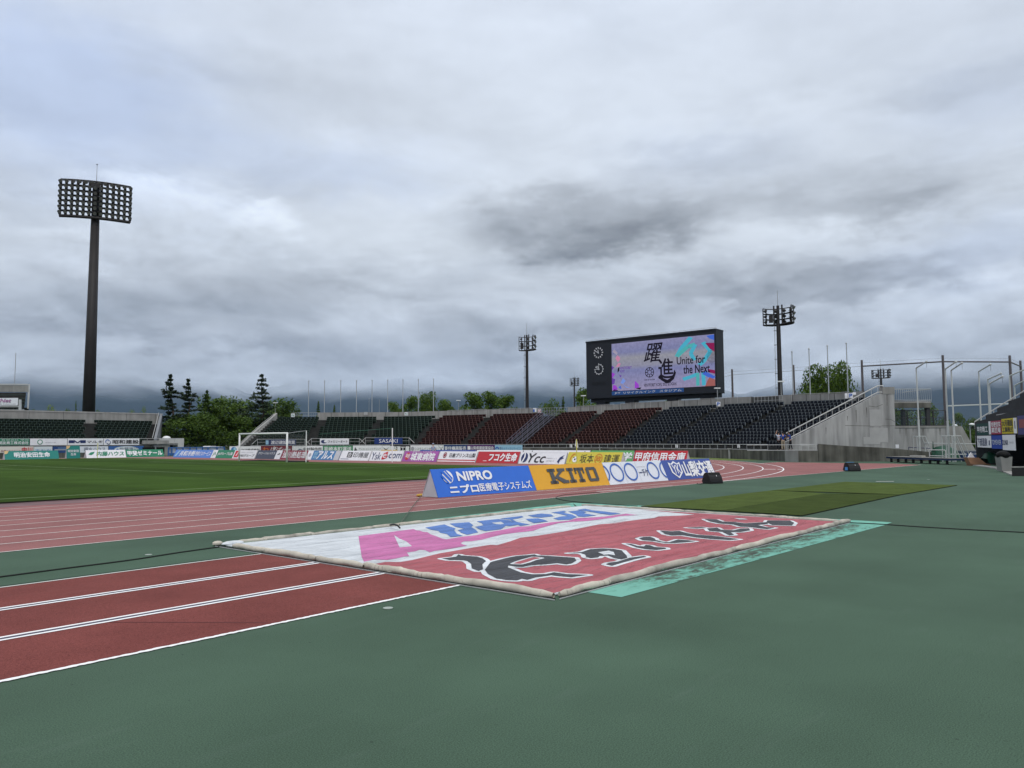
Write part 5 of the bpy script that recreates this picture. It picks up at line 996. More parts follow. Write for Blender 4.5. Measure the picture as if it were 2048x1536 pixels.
ring_banner('white banner with a peak outline and black kanji right of the goal', 584.5, 645.5, 892, 905, WHITE, [('poly', [(.1, .1), (.25, .6), (.4, .2), (.26, .45)], I_N), ('text', '中村製作所', .36, .97, .25, .78, I_S)])
ring_banner('green banner with white kanji on the end stand wall', 646, 705.5, 891.5, 904.5, mat('board_mid_green', (.06, .25, .13)), [('text', '韮崎本町運送', .04, .96, .2, .85, I_W, {'bold': 0.016})])
ring_banner('white banner with a small figure logo and thin katakana', 706, 764, 891, 904.5, WHITE, [('poly', [(.04, .2), (.08, .8), (.11, .55), (.16, .3)], I_S), ('text', 'アシストエンジニアリング', .2, .97, .3, .66, I_S, {'bold': 0, 'shear': .1})])
ring_banner('narrow white banner with a bird shaped mark', 764.5, 780.5, 891, 904.5, WHITE, [('poly', [(.1, .75), (.4, .3), (.55, .3), (.9, .8), (.6, .5), (.45, .5)], I_S)])
ring_banner('black and white banner with blocky kanji below the navy seat banner', 781, 820.5, 890.5, 904.5, ink('black', (.025, .025, .03)), [('rect', 0, .18, .1, .9, I_W), ('text', '深澤工業', .08, .97, .12, .85, I_W, {'bold': 0.032})])
ring_banner('white banner with a small round logo, partly behind the man in pale blue', 821, 877, 890.5, 904.5, WHITE, [('disc', .08, .5, .25, .3, I_GY), ('text', 'システムインナカゴミ', .16, .97, .28, .7, I_S, {'bold': 0.000})])
ring_banner('small white banner with a black crest', 877.5, 887.5, 890.5, 904.5, WHITE, [('poly', [(.3, .2), (.5, .6), (.75, .25)], I_K), ('poly', [(.1, .9), (.4, .6), (.3, .55)], I_K), ('poly', [(.9, .9), (.6, .6), (.7, .55)], I_K)])
ring_banner('dark blue banner with pale kanji on the end stand wall', 888, 934, 890.5, 903.5, mat('board_deep_blue', (.02, .06, .19)), [('text', '東住機器販売', .03, .97, .2, .85, I_W)])
ring_banner('plum banner with white kanji and a square mark', 934.5, 989.5, 890.3, 903.2, ink('plum', (.10, .03, .15)), [('rect', .02, .12, .3, .85, I_W), ('text', '山梨県建設業協会', .14, .97, .32, .84, I_W), ('rect', .0, .95, .06, .14, I_LB)])
ring_banner('pale sky blue banner with a blue fan mark, last on the wall', 990, 1045, 890, 903.2, ink('light_blue', (.30, .52, .68)), [('ring', .09, .3, .38, .45, .2, I_B, (10, 170)), ('text', '富士メディカルサービス', .19, .95, .25, .72, mat('board_azure', (.06, .2, .42)), {'bold': 0})])
GS = 'banners hung on the lower seats'
ring_banner('navy banner with white kanji seen through the goal', 531, 592, 879, 890.5, I_N, [('rect', .01, .1, .15, .85, I_LB), ('text', '渡辺建設興業', .18, .97, .18, .82, I_W, {'bold': 0.016})], 51.0, GS)
ring_banner('white banner with an eye shaped mark and katakana on the green seats', 640, 698, 877, 889, WHITE, [('disc', .14, .5, .5, .3, I_N), ('disc', .2, .55, .3, .2, I_W, 2.4), ('text', 'ファミリーオート', .28, .95, .28, .68, I_K, {'bold': 0.016})], 51.0, GS)
ring_banner('navy banner with spaced white capitals on the green seats', 749, 805, 875.5, 888, mat('board_deep_navy', (.016, .04, .17)), [('text', 'SASAKI', .17, .83, .2, .78, I_W, {'bold': 0.000})], 51.0, GS)
# barrier frames the seat banners are tied to
for k, (x0, x1, y) in enumerate(((515, 609, 878.5), (623, 719, 877), (731, 818, 875.5))):
    a, b = circ(x0, y, 51.15), circ(x1, y, 51.15); mb = MB(); mb.tube(a, b, .03, M_STEEL, 5); mb.tube(a-Vector((0, 0, .45)), b-Vector((0, 0, .45)), .02, M_STEEL, 5)
    for p in (a, a+(b-a)/3, a+(b-a)*2/3, b): mb.tube((p.x, p.y, ZP), p, .03, M_STEEL, 5)
    u = (a-b).normalized()
    for p, s in ((a, 1), (b, -1)): mb.tube(p, p+u*s*.8-Vector((0, 0, .75)), .04, M_WRAIL, 5)
    o = mb.build('tube_barrier'); tag(o, ['tube barrier behind the navy kanji banner, seen through the goal', 'tube barrier carrying the white katakana banner', 'tube barrier carrying the navy capitals banner'][k], 'railing', 'tube barriers at the stair heads')
def side_banner(label, x0, x1, y0, y1, col, items, Y=SY-.02):
    a = gx((x0), Y); b = gx((x1), Y); D0 = a*FW[0]+Y*FW[1]; D1 = b*FW[0]+Y*FW[1]; zt = (at(x0, y0, D0).z+at(x1, y0, D1).z)/2; zb = (at(x0, y1, D0).z+at(x1, y1, D1).z)/2
    return banner(label, (a, Y), (b, Y), zb, zt, col, items, group='banners on the side stand front', off=.02)
side_banner('green banner with white kanji, upper row, cut by the left edge', -30, 58, 877.5, 890.5, B_GR, [('text', '明友商工株式会社', .30, .98, .12, .62, I_W, {'bold': 0.016}), ('text', '有限会社 甲府', .35, .98, .72, .9, I_W, {'bold': 0})])
side_banner('plain white creased banner with a green round seal, upper row', 59.5, 133.5, 877.5, 890.5, WHITE, [('disc', .26, .5, .38, .38, I_G), ('disc', .26, .5, .27, .27, I_W, 2.2), ('text', '武田の杜', .4, .7, .35, .5, I_GY, {'bold': 0})])
side_banner('white banner with a navy winged M mark, upper row', 134.5, 206, 877, 890, WHITE, [('rect', .03, .16, .3, .74, I_N), ('rect', .38, .5, .3, .74, I_N), ('poly', [(.16, .74), (.19, .74), (.27, .42), (.35, .74), (.38, .74), (.38, .3), (.35, .3), (.35, .55), (.29, .3), (.25, .3), (.19, .55), (.19, .3), (.16, .3)], I_N), ('text', 'マルモ', .54, .98, .3, .66, I_K, {'bold': 0.016, 'shear': .2})])
side_banner('white banner with a blue swirl and four black kanji, upper row', 207, 278, 877, 890, WHITE, [('ring', .1, .5, .33, .36, .1, I_B, (20, 200)), ('ring', .13, .45, .33, .36, .1, I_N, (200, 380)), ('text', '昭和建設', .24, .98, .2, .8, I_K, {'bold': 0.024})])
side_banner('cream banner with black katakana and red kanji, lower row', -30, 67, 893, 905.5, ink('cream', (.66, .64, .58)), [('text', '外構エクステリア', .32, .72, .1, .45, I_M), ('text', '中川', .75, .97, .1, .85, I_R, {'bold': 0.040})])
side_banner('pale banner with blue brush kana, lower row', 68, 104.5, 893, 905.5, ink('pale_blue', (.60, .66, .68)), [('text', 'すわか', .05, .95, .1, .6, mat('board_azure', (.06, .2, .42)), {'bold': 0})])
side_banner('deep blue banner with a pale stripe, lower row', 105.5, 138, 893, 905.5, mat('board_deep_blue', (.02, .06, .19)), [('rect', .1, .9, .4, .56, I_GY), ('rect', .3, .9, .72, .78, I_LB)])
side_banner('white banner with grey blue kanji and katakana, lower row', 143, 216, 892.5, 905, ink('pale_white', (.66, .69, .74)), [('text', '積水ハウス', .33, .92, .2, .85, ink('slate_blue', (.13, .16, .22)), {'bold': 0.000})])
side_banner('blue banner with a pale oval and dark kanji, lower row', 217, 287.5, 892, 904.5, mat('board_steel_blue', (.04, .12, .33)), [('disc', .5, .5, 1.9, .46, ink('pale_blue', (.60, .66, .68))), ('text', '佐藤渡辺', .3, .83, .2, .8, ink('slate_blue', (.13, .16, .22))), ('poly', [(.16, .2), (.24, .6), (.3, .35)], I_B, 2.4)])
# upper tier banner
t = banner('white banner with dark outlined letters on the upper tier rail', at(-40, 800, 120), at(36, 800, 120), at(0, 811, 120).z, at(0, 796, 120).z, WHITE, [('text', 'YBCNet', .2, .82, .42, .88, I_P, {'bold': 0.048, 'shear': .2}), ('text', 'YBCNet', .2, .82, .42, .88, ink('pinkish', (.6, .3, .5)), {'bold': 0.000, 'shear': .2, 'z': 4}), ('text', 'Cable TV & Internet', .1, .95, .12, .28, I_GY, {'bold': 0})], group=None, off=.02)
# banners on the main stand corner
def mb_pt(px): # along the stand front
    d = ray(px, 860); a, b = E0, E1; k = (a.y*d[0]-a.x*d[1])/((a.y-b.y)*d[0]-(a.x-b.x)*d[1]); return a+(b-a)*k
def main_banner(label, x0, x1, yt0, yb0, yt1, yb1, col, items, o=.12):
    a, b = mb_pt(x0), mb_pt(x1); Da, Db = a.x*FW[0]+a.y*FW[1], b.x*FW[0]+b.y*FW[1]; zt = (at(x0, yt0, Da).z+at(x1, yt1, Db).z)/2; zb = (at(x0, yb0, Da).z+at(x1, yb1, Db).z)/2
    n = Vector(((b-a).y, -(b-a).x, 0)).normalized(); return banner(label, a+n*o, b+n*o, zb, zt, col, items, group='banners on the main stand corner', off=.012)
main_banner('dark green banner with white kanji, upper row far end', 1957, 1981, 850, 871, 843, 870, mat('board_bottle_green', (.01, .055, .05)), [('text', '甲府精工', .08, .95, .25, .75, I_W, {'bold': 0.024})])
main_banner('pink red banner with two rows of pale kanji, upper row', 1982, 2007, 844, 869, 839, 868, mat('board_rose', (.36, .06, .11)), [('rect', 0, .18, 0, 1, WHITE, 1.3), ('text', '桔梗信玄', .24, .97, .55, .92, I_W, {'bold': 0.024}), ('text', '菓匠庵', .24, .97, .12, .5, I_W, {'bold': 0.024})])
main_banner('yellow banner with brown black kanji and a white edge, upper row', 2008, 2039, 839, 868, 834, 866, mat('board_lemon', (.60, .50, .04)), [('text', '大月建設', .04, .76, .5, .92, I_K, {'bold': 0.024}), ('text', '工業株式', .04, .76, .1, .45, I_K, {'bold': 0.024}), ('rect', .8, 1, 0, 1, WHITE, 1.3), ('rect', .87, .92, .3, .8, I_N, 2)])
main_banner('violet blue banner with a reddish panel, cut by the right edge', 2040, 2075, 834, 870, 826, 868, mat('board_violet_blue', (.06, .06, .17)), [('rect', .12, .9, .35, .8, mat('board_faded_red', (.25, .08, .08)), 1.3)])
main_banner('off white banner with navy broken kanji, lower row', 1957, 1985, 872, 894, 871, 896, WHITE, [('text', '下部温泉', .05, .74, .15, .8, I_N, {'bold': 0.016}), ('rect', .85, .92, .2, .6, I_N)])
main_banner('royal blue banner with pale capitals, lower row', 1986, 2007, 871, 896, 870, 899, mat('board_royal', (.02, .06, .33)), [('text', 'TOMEWER', .04, .96, .3, .66, ink('pale_blue', (.60, .66, .68)), {'bold': 0.000})])
main_banner('white banner with black letters at its left, lower row', 2008, 2034, 870, 900, 869, 901, WHITE, [('text', 'DUNX', .03, .45, .34, .66, I_N, {'bold': 0.024}), ('text', 'TIRES', .53, .9, .45, .56, I_GY, {'bold': 0})])

# ------------------------------------------------------------------ goal, corner flags, loudspeakers
M_GOAL = mat('white_goal_paint', (.80, .80, .79), .4, .4); M_NET = mat('goal_net', (.55, .57, .58), .8, .2)
GL = thing('football_goal', 'white football goal with a dark thin net at the far end of the pitch', 'goal', (GX, GY, PZ))
for s in (-1, 1): mb = MB(); mb.tube((GX, GY+3.66*s, PZ), (GX, GY+3.66*s, PZ+2.5), .075, M_GOAL, 10); mb.build('post', GL, True)
mb = MB(); mb.tube((GX, GY-3.72, PZ+2.44), (GX, GY+3.72, PZ+2.44), .075, M_GOAL, 10); mb.build('crossbar', GL, True)
M_NETT = mat('fine_net', (.12, .13, .13), .9, .1, trans=.86); mb = MB(); gb = GX+2.2
def gq(x, y, z): return (x, y, PZ+z)
for s in (-1, 1): mb.face([gq(GX+.05, GY+3.66*s, .02), gq(gb, GY+3.6*s, .02), gq(gb-.3, GY+3.6*s, 2.25), gq(GX+.05, GY+3.66*s, 2.4)], M_NETT)
mb.face([gq(gb, GY-3.6, .02), gq(gb, GY+3.6, .02), gq(gb-.3, GY+3.6, 2.25), gq(gb-.3, GY-3.6, 2.25)], M_NETT); mb.face([gq(GX+.05, GY-3.66, 2.4), gq(GX+.05, GY+3.66, 2.4), gq(gb-.3, GY+3.6, 2.25), gq(gb-.3, GY-3.6, 2.25)], M_NETT)
for s in np.linspace(-3.6, 3.6, 30): mb.tube(gq(gb, GY+s, .02), gq(gb-.3, GY+s, 2.25), .008, M_NETT, 3); mb.tube(gq(gb-.3, GY+s, 2.25), gq(GX, GY+s, 2.4), .008, M_NETT, 3)
mb.build('net', GL)
mb = MB(); mb.tube(gq(GX, GY-3.6, .03), gq(gb, GY-3.6, .03), .05, M_POLE, 5); mb.tube(gq(gb, GY-3.6, .03), gq(gb, GY+3.6, .03), .05, M_POLE, 5); mb.tube(gq(GX, GY+3.6, .03), gq(gb, GY+3.6, .03), .05, M_POLE, 5); mb.build('ground_bar', GL)
for label, x, yt, yb_, D, gpt in (('slim white net support pole right of the goal', 612, 861, 917, 66, (575, 866, 62)), ('slim white net support pole among the white boards', 784.5, 856, 905, 70, (700, 868, 68))):
    b = at(x, yb_, D); mb = MB(); mb.tube((b.x, b.y, 0), (b.x, b.y, at(x, yt, D).z), .045, M_GOAL, 8); o = mb.build('net_support_pole'); tag(o, label, 'pole', 'net support poles')
mb = MB(); pts = [at(576, 866.5, 62), at(594, 863.5, 64), at(612, 861.5, 66)]; mb.path(pts, .02, M_NET, 4); o = mb.build('net_rope'); tag(o, 'thin rope from the goal corner to the support pole', 'rope')
mb = MB(); pts = [at(640, 868, 67), at(710, 862, 68.5), at(784, 856.5, 70)]; mb.path(pts, .018, mat('green_cord', (.08, .2, .15)), 4); o = mb.build('net_rope'); tag(o, 'thin green cord rising to the right hand support pole', 'rope')
for label, y in (('yellow corner flag on the far corner, before the white board', GY+HW), ('yellow corner flag with a drooping white flag above the amber board', GY-HW)):
    t = thing('corner_flag', label, 'corner flag', (GX, y, PZ), 'corner flags'); mb = MB(); mb.tube((GX, y, PZ), (GX, y, PZ+1.75), .03, mat('yellow_pole', (.62, .60, .12), .5, .4), 6); mb.build('pole', t)
    mb = MB(); r = Vector(_r0); p = Vector((GX, y, PZ+1.8)); f = [p, p+r*.03+Vector((0, 0, -.12)), p+r*.07+Vector((0, 0, -.3)), p+r*.10+Vector((0, 0, -.5)), p+r*.02+Vector((0, 0, -.58)), p-r*.10+Vector((0, 0, -.42)), p-r*.06+Vector((0, 0, -.15))]
    mb.prism(f, Vector(FW)*.04, mat('flag_cloth', (.66, .67, .68), .8, .2, var=.2, vscale=9.)); mb.build('flag', t)
M_SPK = mat('black_speaker_box', (.008, .008, .009), .55, .35); M_GRL = mat('speaker_grille', (.014, .014, .015), .7, .2)
def monitor(label, px, py, rz, w, d, h, blue=False):
    g = G(px, py); t = thing('stage_monitor', label, 'loudspeaker', (g.x, g.y, 0), 'wedge loudspeakers beside the track'); u = Vector((_c(rz), _s(rz), 0)); n = Vector((-_s(rz), _c(rz), 0))
    prof = [(-.5, .0), (.42, .0), (.5, .22), (.30, .86), (.12, 1.), (-.12, 1.), (-.36, .62), (-.5, .2)]; mb = MB()
    mb.prism([g-u*w/2+n*(a*d)+Vector((0, 0, b*h+.005)) for a, b in prof], u*w, M_SPK); o = mb.build('cabinet', t); mod = o.modifiers.new('bevel', 'BEVEL'); mod.width = .02; mod.segments = 2
    mb = MB(); q = lambda a, b, s: g+u*(s*w*.44)+n*(a*d)+Vector((0, 0, b*h+.005)); e = n*-.012+Vector((0, 0, .008)); mb.face([q(-.47, .26, -1)+e, q(-.47, .26, 1)+e, q(-.15, .95, 1)+e, q(-.15, .95, -1)+e], M_GRL); mb.build('grille', t)
    mb = MB(); mb.face([q(-.36, .62, .1)+e*2, q(-.36, .62, .18)+e*2, q(-.31, .72, .18)+e*2, q(-.31, .72, .1)+e*2], I_W); mb.build('badge', t)
    if blue:
        BL = mat('blue_tape', (.07, .28, .62), .5, .3); mb = MB(); mb.box(g-u*(w*.52)+Vector((0, 0, h*.30)), .012, d*.35, h*.35, BL, rz); mb.obox(g-u*w*.48-n*d*.14+Vector((0, 0, h*1.01)), u*w*.62, n*d*.28, (0, 0, .014), BL); mb.build('blue_tape', t)
    return t
monitor('black wedge loudspeaker beside the navy board end', 1425, 967, R_(-18), .72, .50, .46)
monitor('black wedge loudspeaker with blue tape on the red extension', 1704, 942.5, R_(-35), .72, .62, .50, True)
def line(name, label, cat, pts, r, m, n=5, group=None):
    mb = MB(); P = [Vector(p) for p in pts]
    S = []
    for i in range(len(P)-1):
        p0, p1, p2, p3 = P[max(i-1, 0)], P[i], P[i+1], P[min(i+2, len(P)-1)]
        for k in range(6): t = k/6; S.append(.5*((2*p1)+(p2-p0)*t+(2*p0-5*p1+4*p2-p3)*t*t+(3*p1-p0-3*p2+p3)*t**3))
    S.append(P[-1]); mb.path(S, r, m, n); return tag(mb.build(name), label, cat, group)
M_CAB = mat('black_cable', (.012, .013, .012), .6, .3)
def gz(x, y, z=.012): g = G(x, y); return (g.x, g.y, z)
line('cable', 'short black cable trailing from the near loudspeaker', 'cable', [gz(1394, 968), gz(1402, 968.5), gz(1412, 966), gz(1417, 962)], .018, M_CAB)
line('cable', 'thin black cable on the green surface left of the ground banner', 'cable', [gz(-20, 1158), gz(120, 1139.5), gz(260, 1121.5), gz(360, 1106), gz(446, 1094)], .011, M_CAB)
line('cable', 'thin black cable running right from the ground banner corner', 'cable', [gz(1690, 1046), gz(1760, 1049.5), gz(1860, 1056), gz(1950, 1061), gz(2070, 1067)], .011, M_CAB)
line('cable', 'looped black cable behind the ground banner far edge', 'cable', [gz(1275, 1013), gz(1200, 1008), gz(1150, 1004), gz(1122, 1000), gz(1112, 996), gz(1125, 991), gz(1160, 988), gz(1200, 985)], .011, M_CAB)
line('cord', 'taut thin cord from the blue board to the ground banner', 'cord', [at(842, 991, 25.6), G(820, 1020, .10), G(799, 1049, .05)], .011, mat('olive_cord', (.10, .12, .09), .7, .2))
line('cord', 'dark short strap lying on the ground banner edge roll', 'strap', [G(780, 1050, .08), G(788, 1049, .12), G(795, 1051, .12), G(800, 1056, .08)], .018, M_CAB)
mb = MB(); g = G(858, 994); mb.ball((g.x-.05, g.y+.35, .05), .2, .09, .05, mat('yellow_rag', (.50, .30, .06), .8, .2), 8, 5); o = mb.build('yellow_strap_bundle'); tag(o, 'small yellow strap bundle at the foot of the blue board', 'strap')
for k, (x, y, w) in enumerate(((297, 1110, 'on the green strip left of the ground banner'), (776, 1217, 'on the open green surface in the foreground'), (1857, 959.5, 'far right beyond the turf mats'), (1770, 963, 'white, just beyond the far turf mat'))):
    g = G(x, y); mb = MB(); r = .055; u_ = Vector(_r0); w_ = Vector((-u_.y, u_.x, 0)); mb.prism([(g.x+r*_c(t)*1., g.y+r*_s(t), .003) for t in np.linspace(0, 2*math.pi, 20)[:-1]] if k < 3 else [(g.x+u_.x*a+w_.x*b, g.y+u_.y*a+w_.y*b, .003) for a, b in ((-.38, -.05), (.38, -.05), (.38, .05), (-.38, .05))], (0, 0, .006), mat('metal_cap', (.33, .38, .34), .5, .4) if k < 3 else M_LINE); o = mb.build('access_cap'); tag(o, ('small round cover '+w) if k < 3 else 'short white plate let into the green surface beyond the far turf mat', 'cover', 'covers set in the green surface')

# ------------------------------------------------------------------ turf mats
M_MAT = mat('artificial_turf', (.070, .099, .026), .95, .04, var=.16, vscale=1.4, fine=.3, fscale=60., bump=.6, bscale=90., bdist=.01); M_MAT2 = mat('artificial_turf_dark', (.046, .067, .017), .95, .04, var=.16, vscale=1.4, fine=.3, fscale=60., bump=.6, bscale=90., bdist=.01); M_MATE = mat('turf_backing', (.015, .017, .012), .9, .1)
q = {k: G(*v) for k, v in dict(a=(1281, 1014), b=(1604, 1033), c=(1915, 971.5), d=(1690, 964.5), e=(1543, 982), f=(1655, 987.8), g=(1802, 990.5), h=(1443, 1023)).items()}
for lab, P4, m_ in (('left strip of artificial turf lying by the ground banner, lighter green', ('a', 'h', 'f', 'e'), M_MAT), ('right strip of artificial turf lying by the ground banner, darker green', ('h', 'b', 'g', 'f'), M_MAT2), ('far strip of artificial turf, light green, pointing away to the right', ('e', 'g', 'c', 'd'), M_MAT)):
    cen = sum((q[k] for k in P4), Vector())/4; pts = [cen+(q[k]-cen)*.994 for k in P4]; mb = MB(); mb.prism([Vector((p.x, p.y, .004)) for p in pts], (0, 0, .022), m_, M_MATE); o = mb.build('turf_mat'); tag(o, lab, 'turf mat', 'turf mats beside the ground banner')

# ------------------------------------------------------------------ the big banner on the ground
GBN = thing('ground_banner', 'big white and red sheet banner on the ground with pink, blue and black letters', 'banner', (12.7, 9.1, 0))
def cloth(name, c): 
    m = mat(name, c, .7, .25, var=.09, vscale=1.3, detail=9); nt = m.node_tree; N = nt.nodes; L = nt.links; tc = N.new('ShaderNodeTexCoord'); mp = N.new('ShaderNodeMapping'); mp.inputs['Rotation'].default_value = (0, 0, R_(22)); mp.inputs['Scale'].default_value = (.9, 3.4, 1); L.new(tc.outputs['Object'], mp.inputs[0])
    n = N.new('ShaderNodeTexNoise'); n.inputs['Scale'].default_value = 1.; n.inputs['Detail'].default_value = 5; n.inputs['Distortion'].default_value = .9; L.new(mp.outputs[0], n.inputs['Vector'])
    n2 = N.new('ShaderNodeTexNoise'); n2.inputs['Scale'].default_value = .8; n2.inputs['Detail'].default_value = 4; n2.inputs['Distortion'].default_value = .5; L.new(tc.outputs['Object'], n2.inputs['Vector']); a = N.new('ShaderNodeMath'); a.operation = 'MULTIPLY_ADD'; L.new(n2.outputs['Fac'], a.inputs[0]); a.inputs[1].default_value = .8; L.new(n.outputs['Fac'], a.inputs[2])
    bp = N.new('ShaderNodeBump'); bp.inputs['Strength'].default_value = .9; bp.inputs['Distance'].default_value = .3; L.new(a.outputs[0], bp.inputs['Height']); L.new(bp.outputs[0], N['Principled BSDF'].inputs['Normal']); return m
C_W = cloth('sheet_white', (.61, .64, .67)); C_R = cloth('sheet_red', (.40, .105, .125)); C_P = cloth('sheet_pink', (.56, .17, .38)); C_B = cloth('sheet_blue', (.10, .20, .50)); C_K = cloth('sheet_charcoal', (.058, .060, .068)); C_O = cloth('outline_white', (.70, .73, .76))
bc = [(7.47, 12.82), (7.42, 5.60), (17.85, 5.48), (18.15, 12.48)]
mb = MB(); mb.prism([(x, y, .008) for x, y in bc], (0, 0, .016), C_W); mb.build('sheet', GBN)
def lay(name, polys, m, z):
    mb = MB(); 
    for p in polys: mb.face([(x, y, z) for x, y in p], m)
    o = mb.build(name, GBN)
    bm = bmesh.new(); bm.from_mesh(o.data); bmesh.ops.triangulate(bm, faces=bm.faces); 
    for f in bm.faces:
        if f.normal.z < 0: f.normal_flip()
    bm.to_mesh(o.data); bm.free(); return o
lay('red_field', [BAN['red']+[(17.9, 10.6), (17.85, 5.52), (7.46, 5.64), (7.46, 9.9)]], C_R, .026)
lay('pink_letter', [BAN['pink']], C_P, .0275); lay('pink_letter_gap', [BAN['pinkhole']], C_W, .029)
for k in range(9): lay('blue_letter', [BAN['blue'][k]], C_B, .0300+.0002*k)
lay('blue_letter_gap', BAN['bluehole'], C_W, .0325)
mb = MB()
def outline(p, w, z):
    p = [Vector((a, b)) for a, b in p]; n = len(p)
    for i in range(n):
        a, b = p[i], p[(i+1) % n]; d = (b-a); 
        if d.length < 1e-4: continue
        nn = Vector((-d.y, d.x)).normalized()*w; zz = z+.00002*i; mb.face([(*(a-nn), zz), (*(b-nn), zz), (*(b+nn), zz), (*(a+nn), zz)], C_O)
        mb.face([(a.x+w*_c(t), a.y+w*_s(t), zz+.00001) for t in np.linspace(0, 2*math.pi, 9)[:-1]], C_O)
for k, p in enumerate(BAN['black']): outline(p, .075, .0285+.0006*(k % 3))
mb.build('letter_outline', GBN)
for k, p in enumerate(BAN['black']): lay('black_letter', [p], C_K, .0325+.0002*k)
mb = MB(); 
for p in BAN['redhole']: outline(p, .05, .0352)
mb.build('letter_outline', GBN)
lay('red_gap', BAN['redhole'], C_R, .0372); [lay('white_gap', [p], C_O, .0362) for p in BAN['whitehole']]
M_ROLL = mat('canvas_edge_roll', (.50, .46, .39), .85, .2, var=.22, vscale=3.5, bump=.25, bscale=14., bdist=.02); M_ROLL2 = mat('worn_edge_roll', (.40, .37, .32), .85, .2, var=.35, vscale=4., bump=.4, bscale=14., bdist=.02)
def roll(a, b, r, m):
    a, b = Vector((*a, r*.8)), Vector((*b, r*.8)); n = 12; mb = MB(); d = (b-a).normalized(); s = Vector((-d.y, d.x, 0)); P = []; ph = random.random()*6
    for k in range(n+1): P.append((a+(b-a)*k/n+s*(.03*math.sin(ph+k*.7)), r*(1+.10*math.sin(ph*2+k*1.7)) if 0 < k < n else r*.55))
    for (p, r1), (q_, r2) in zip(P, P[1:]): mb.tube(p, q_, r1, m, 8, r2, False)
    mb.face([P[0][0]+s*r*.5*_c(t)+Vector((0, 0, r*.5*_s(t))) for t in np.linspace(0, 2*math.pi, 7)[:-1]], m); o = mb.build('edge_roll', GBN, True)
def rolls(a, b, cuts, r, m):
    a, b = np.array(a), np.array(b)
    for k, (s, e) in enumerate(zip(cuts, cuts[1:])): roll(a+(b-a)*(s+.002), a+(b-a)*(e+.012), r*(1+.12*(k % 2)), m if k % 3 else M_ROLL)
rolls(bc[0], (7.38, 5.52), [.04, .17, .36, .52, .63, .74, .99], .046, M_ROLL); rolls((7.45, 5.52), (17.95, 5.42), [0., .09, .33, .46, .70, .86, 1.], .046, M_ROLL2)
rolls((17.95, 5.5), (18.2, 12.55), [.0, .17, .28, .55, .78, 1.], .036, M_ROLL2); rolls((18.1, 12.55), (7.5, 12.9), [.05, .2, .38, .55, .68, .82, .92, .99], .040, M_ROLL2)
mb = MB()
for a, b in (((7.37, 12.9), (7.32, 5.46)), ((7.4, 5.45), (18., 5.36))): mb.tube((*a, .012), (*b, .012), .012, M_CAB, 4); mb.tube((a[0]-.05, a[1]-.03, .012), (b[0]-.05, b[1]-.03, .012), .008, M_STEEL, 4)
mb.build('edge_cord', GBN)
mb = MB(); g = G(440, 1092); mb.ball((g.x+.2, g.y-.08, .035), .22, .10, .045, C_W, 12, 6); mb.ball((g.x-.02, g.y+.05, .045), .10, .08, .045, M_ROLL, 8, 5); mb.build('corner_fold', GBN)

# ------------------------------------------------------------------ throwing cage posts, ball net, yard things at the right
M_CAGE = mat('white_cage_paint', (.50, .52, .51), .5, .4, var=.06); GCG = 'white throwing cage posts'
def cage_post(label, px, pyb, D, pyk, ax, ay, base=True):
    b = at(px, pyb, D); z = at(px, pyk, D).z; P0 = Vector((b.x, b.y, 0)); t = thing('cage_post', label, 'cage post', P0, GCG); mb = MB()
    mb.tube(P0, P0+Vector((0, 0, z*.44)), .085, M_CAGE, 8); mb.tube(P0+Vector((0, 0, z*.44)), P0+Vector((0, 0, z)), .06, M_CAGE, 8); mb.build('post', t)
    tip = at(ax, ay, D*.985); mb = MB(); mb.tube(P0+Vector((0, 0, z)), tip, .06, M_CAGE, 6); mb.tube(tip, tip-Vector((0, 0, .5)), .012, M_CAB, 3); mb.ball(tip, .1, .1, .1, M_CAGE, 6, 4); mb.build('arm', t)
    if base:
        r = Vector(_r0); f = Vector((FW[0], FW[1], 0)).normalized(); mb = MB(); h = 2.05
        for s in (-.3, .3): mb.tube(P0-r*.35+f*s, P0-r*.35+f*s+Vector((0, 0, h)), .034, M_CAGE, 5); mb.tube(P0+r*1.15+f*s, P0+r*.35+f*s+Vector((0, 0, h)), .036, M_CAGE, 5); mb.tube(P0-r*.35+f*s+Vector((0, 0, h)), P0+r*.35+f*s+Vector((0, 0, h)), .034, M_CAGE, 5)
        mb.tube(P0-r*.35-f*.3+Vector((0, 0, h)), P0-r*.35+f*.3+Vector((0, 0, h)), .034, M_CAGE, 5); mb.tube(P0+r*.35-f*.3+Vector((0, 0, h)), P0+r*.35+f*.3+Vector((0, 0, h)), .034, M_CAGE, 5); mb.tube(P0-r*.35+Vector((0, 0, .6)), P0+r*.9+Vector((0, 0, .6)), .04, M_CAGE, 5); mb.build('base_frame', t)
cage_post('white cage post with a slanted arm, leftmost, before the wide window', 1839.5, 900, 65.6, 735, 1853, 723)
cage_post('white cage post, left one of the close pair', 1898, 905, 62, 737, 1912, 723.5); cage_post('white cage post, right one of the close pair', 1910, 905, 61.4, 739.5, 1924, 726)
cage_post('white cage post rising from behind the sloping handrail, tallest arm', 1964.5, 890, 65, 742, 1981, 729); cage_post('white cage post before the ball net, paler of two with parallel arms', 1982, 890, 68, 758, 2002, 747, False); cage_post('white cage post with a dark arm crossed by a thin aerial', 1984.5, 890, 63, 767, 2005, 753, False)
cage_post('thick white cage post at the right edge with a bright arm', 2026, 890, 70, 751, 2054, 737, False); cage_post('shorter white cage post at the right edge with a dark arm', 2035, 890, 72, 771, 2056, 757, False)
mb = MB()
a, b = at(1850, 886.5, 65.6), at(1958, 888, 62); mb.tube(a, b, .034, M_CAGE, 5)
for p in (a, a+(b-a)*.5, b): mb.tube((p.x, p.y, 0), p, .035, M_CAGE, 5)
tag(mb.build('white_rail'), 'low white tube rail joining the cage post bases', 'railing')
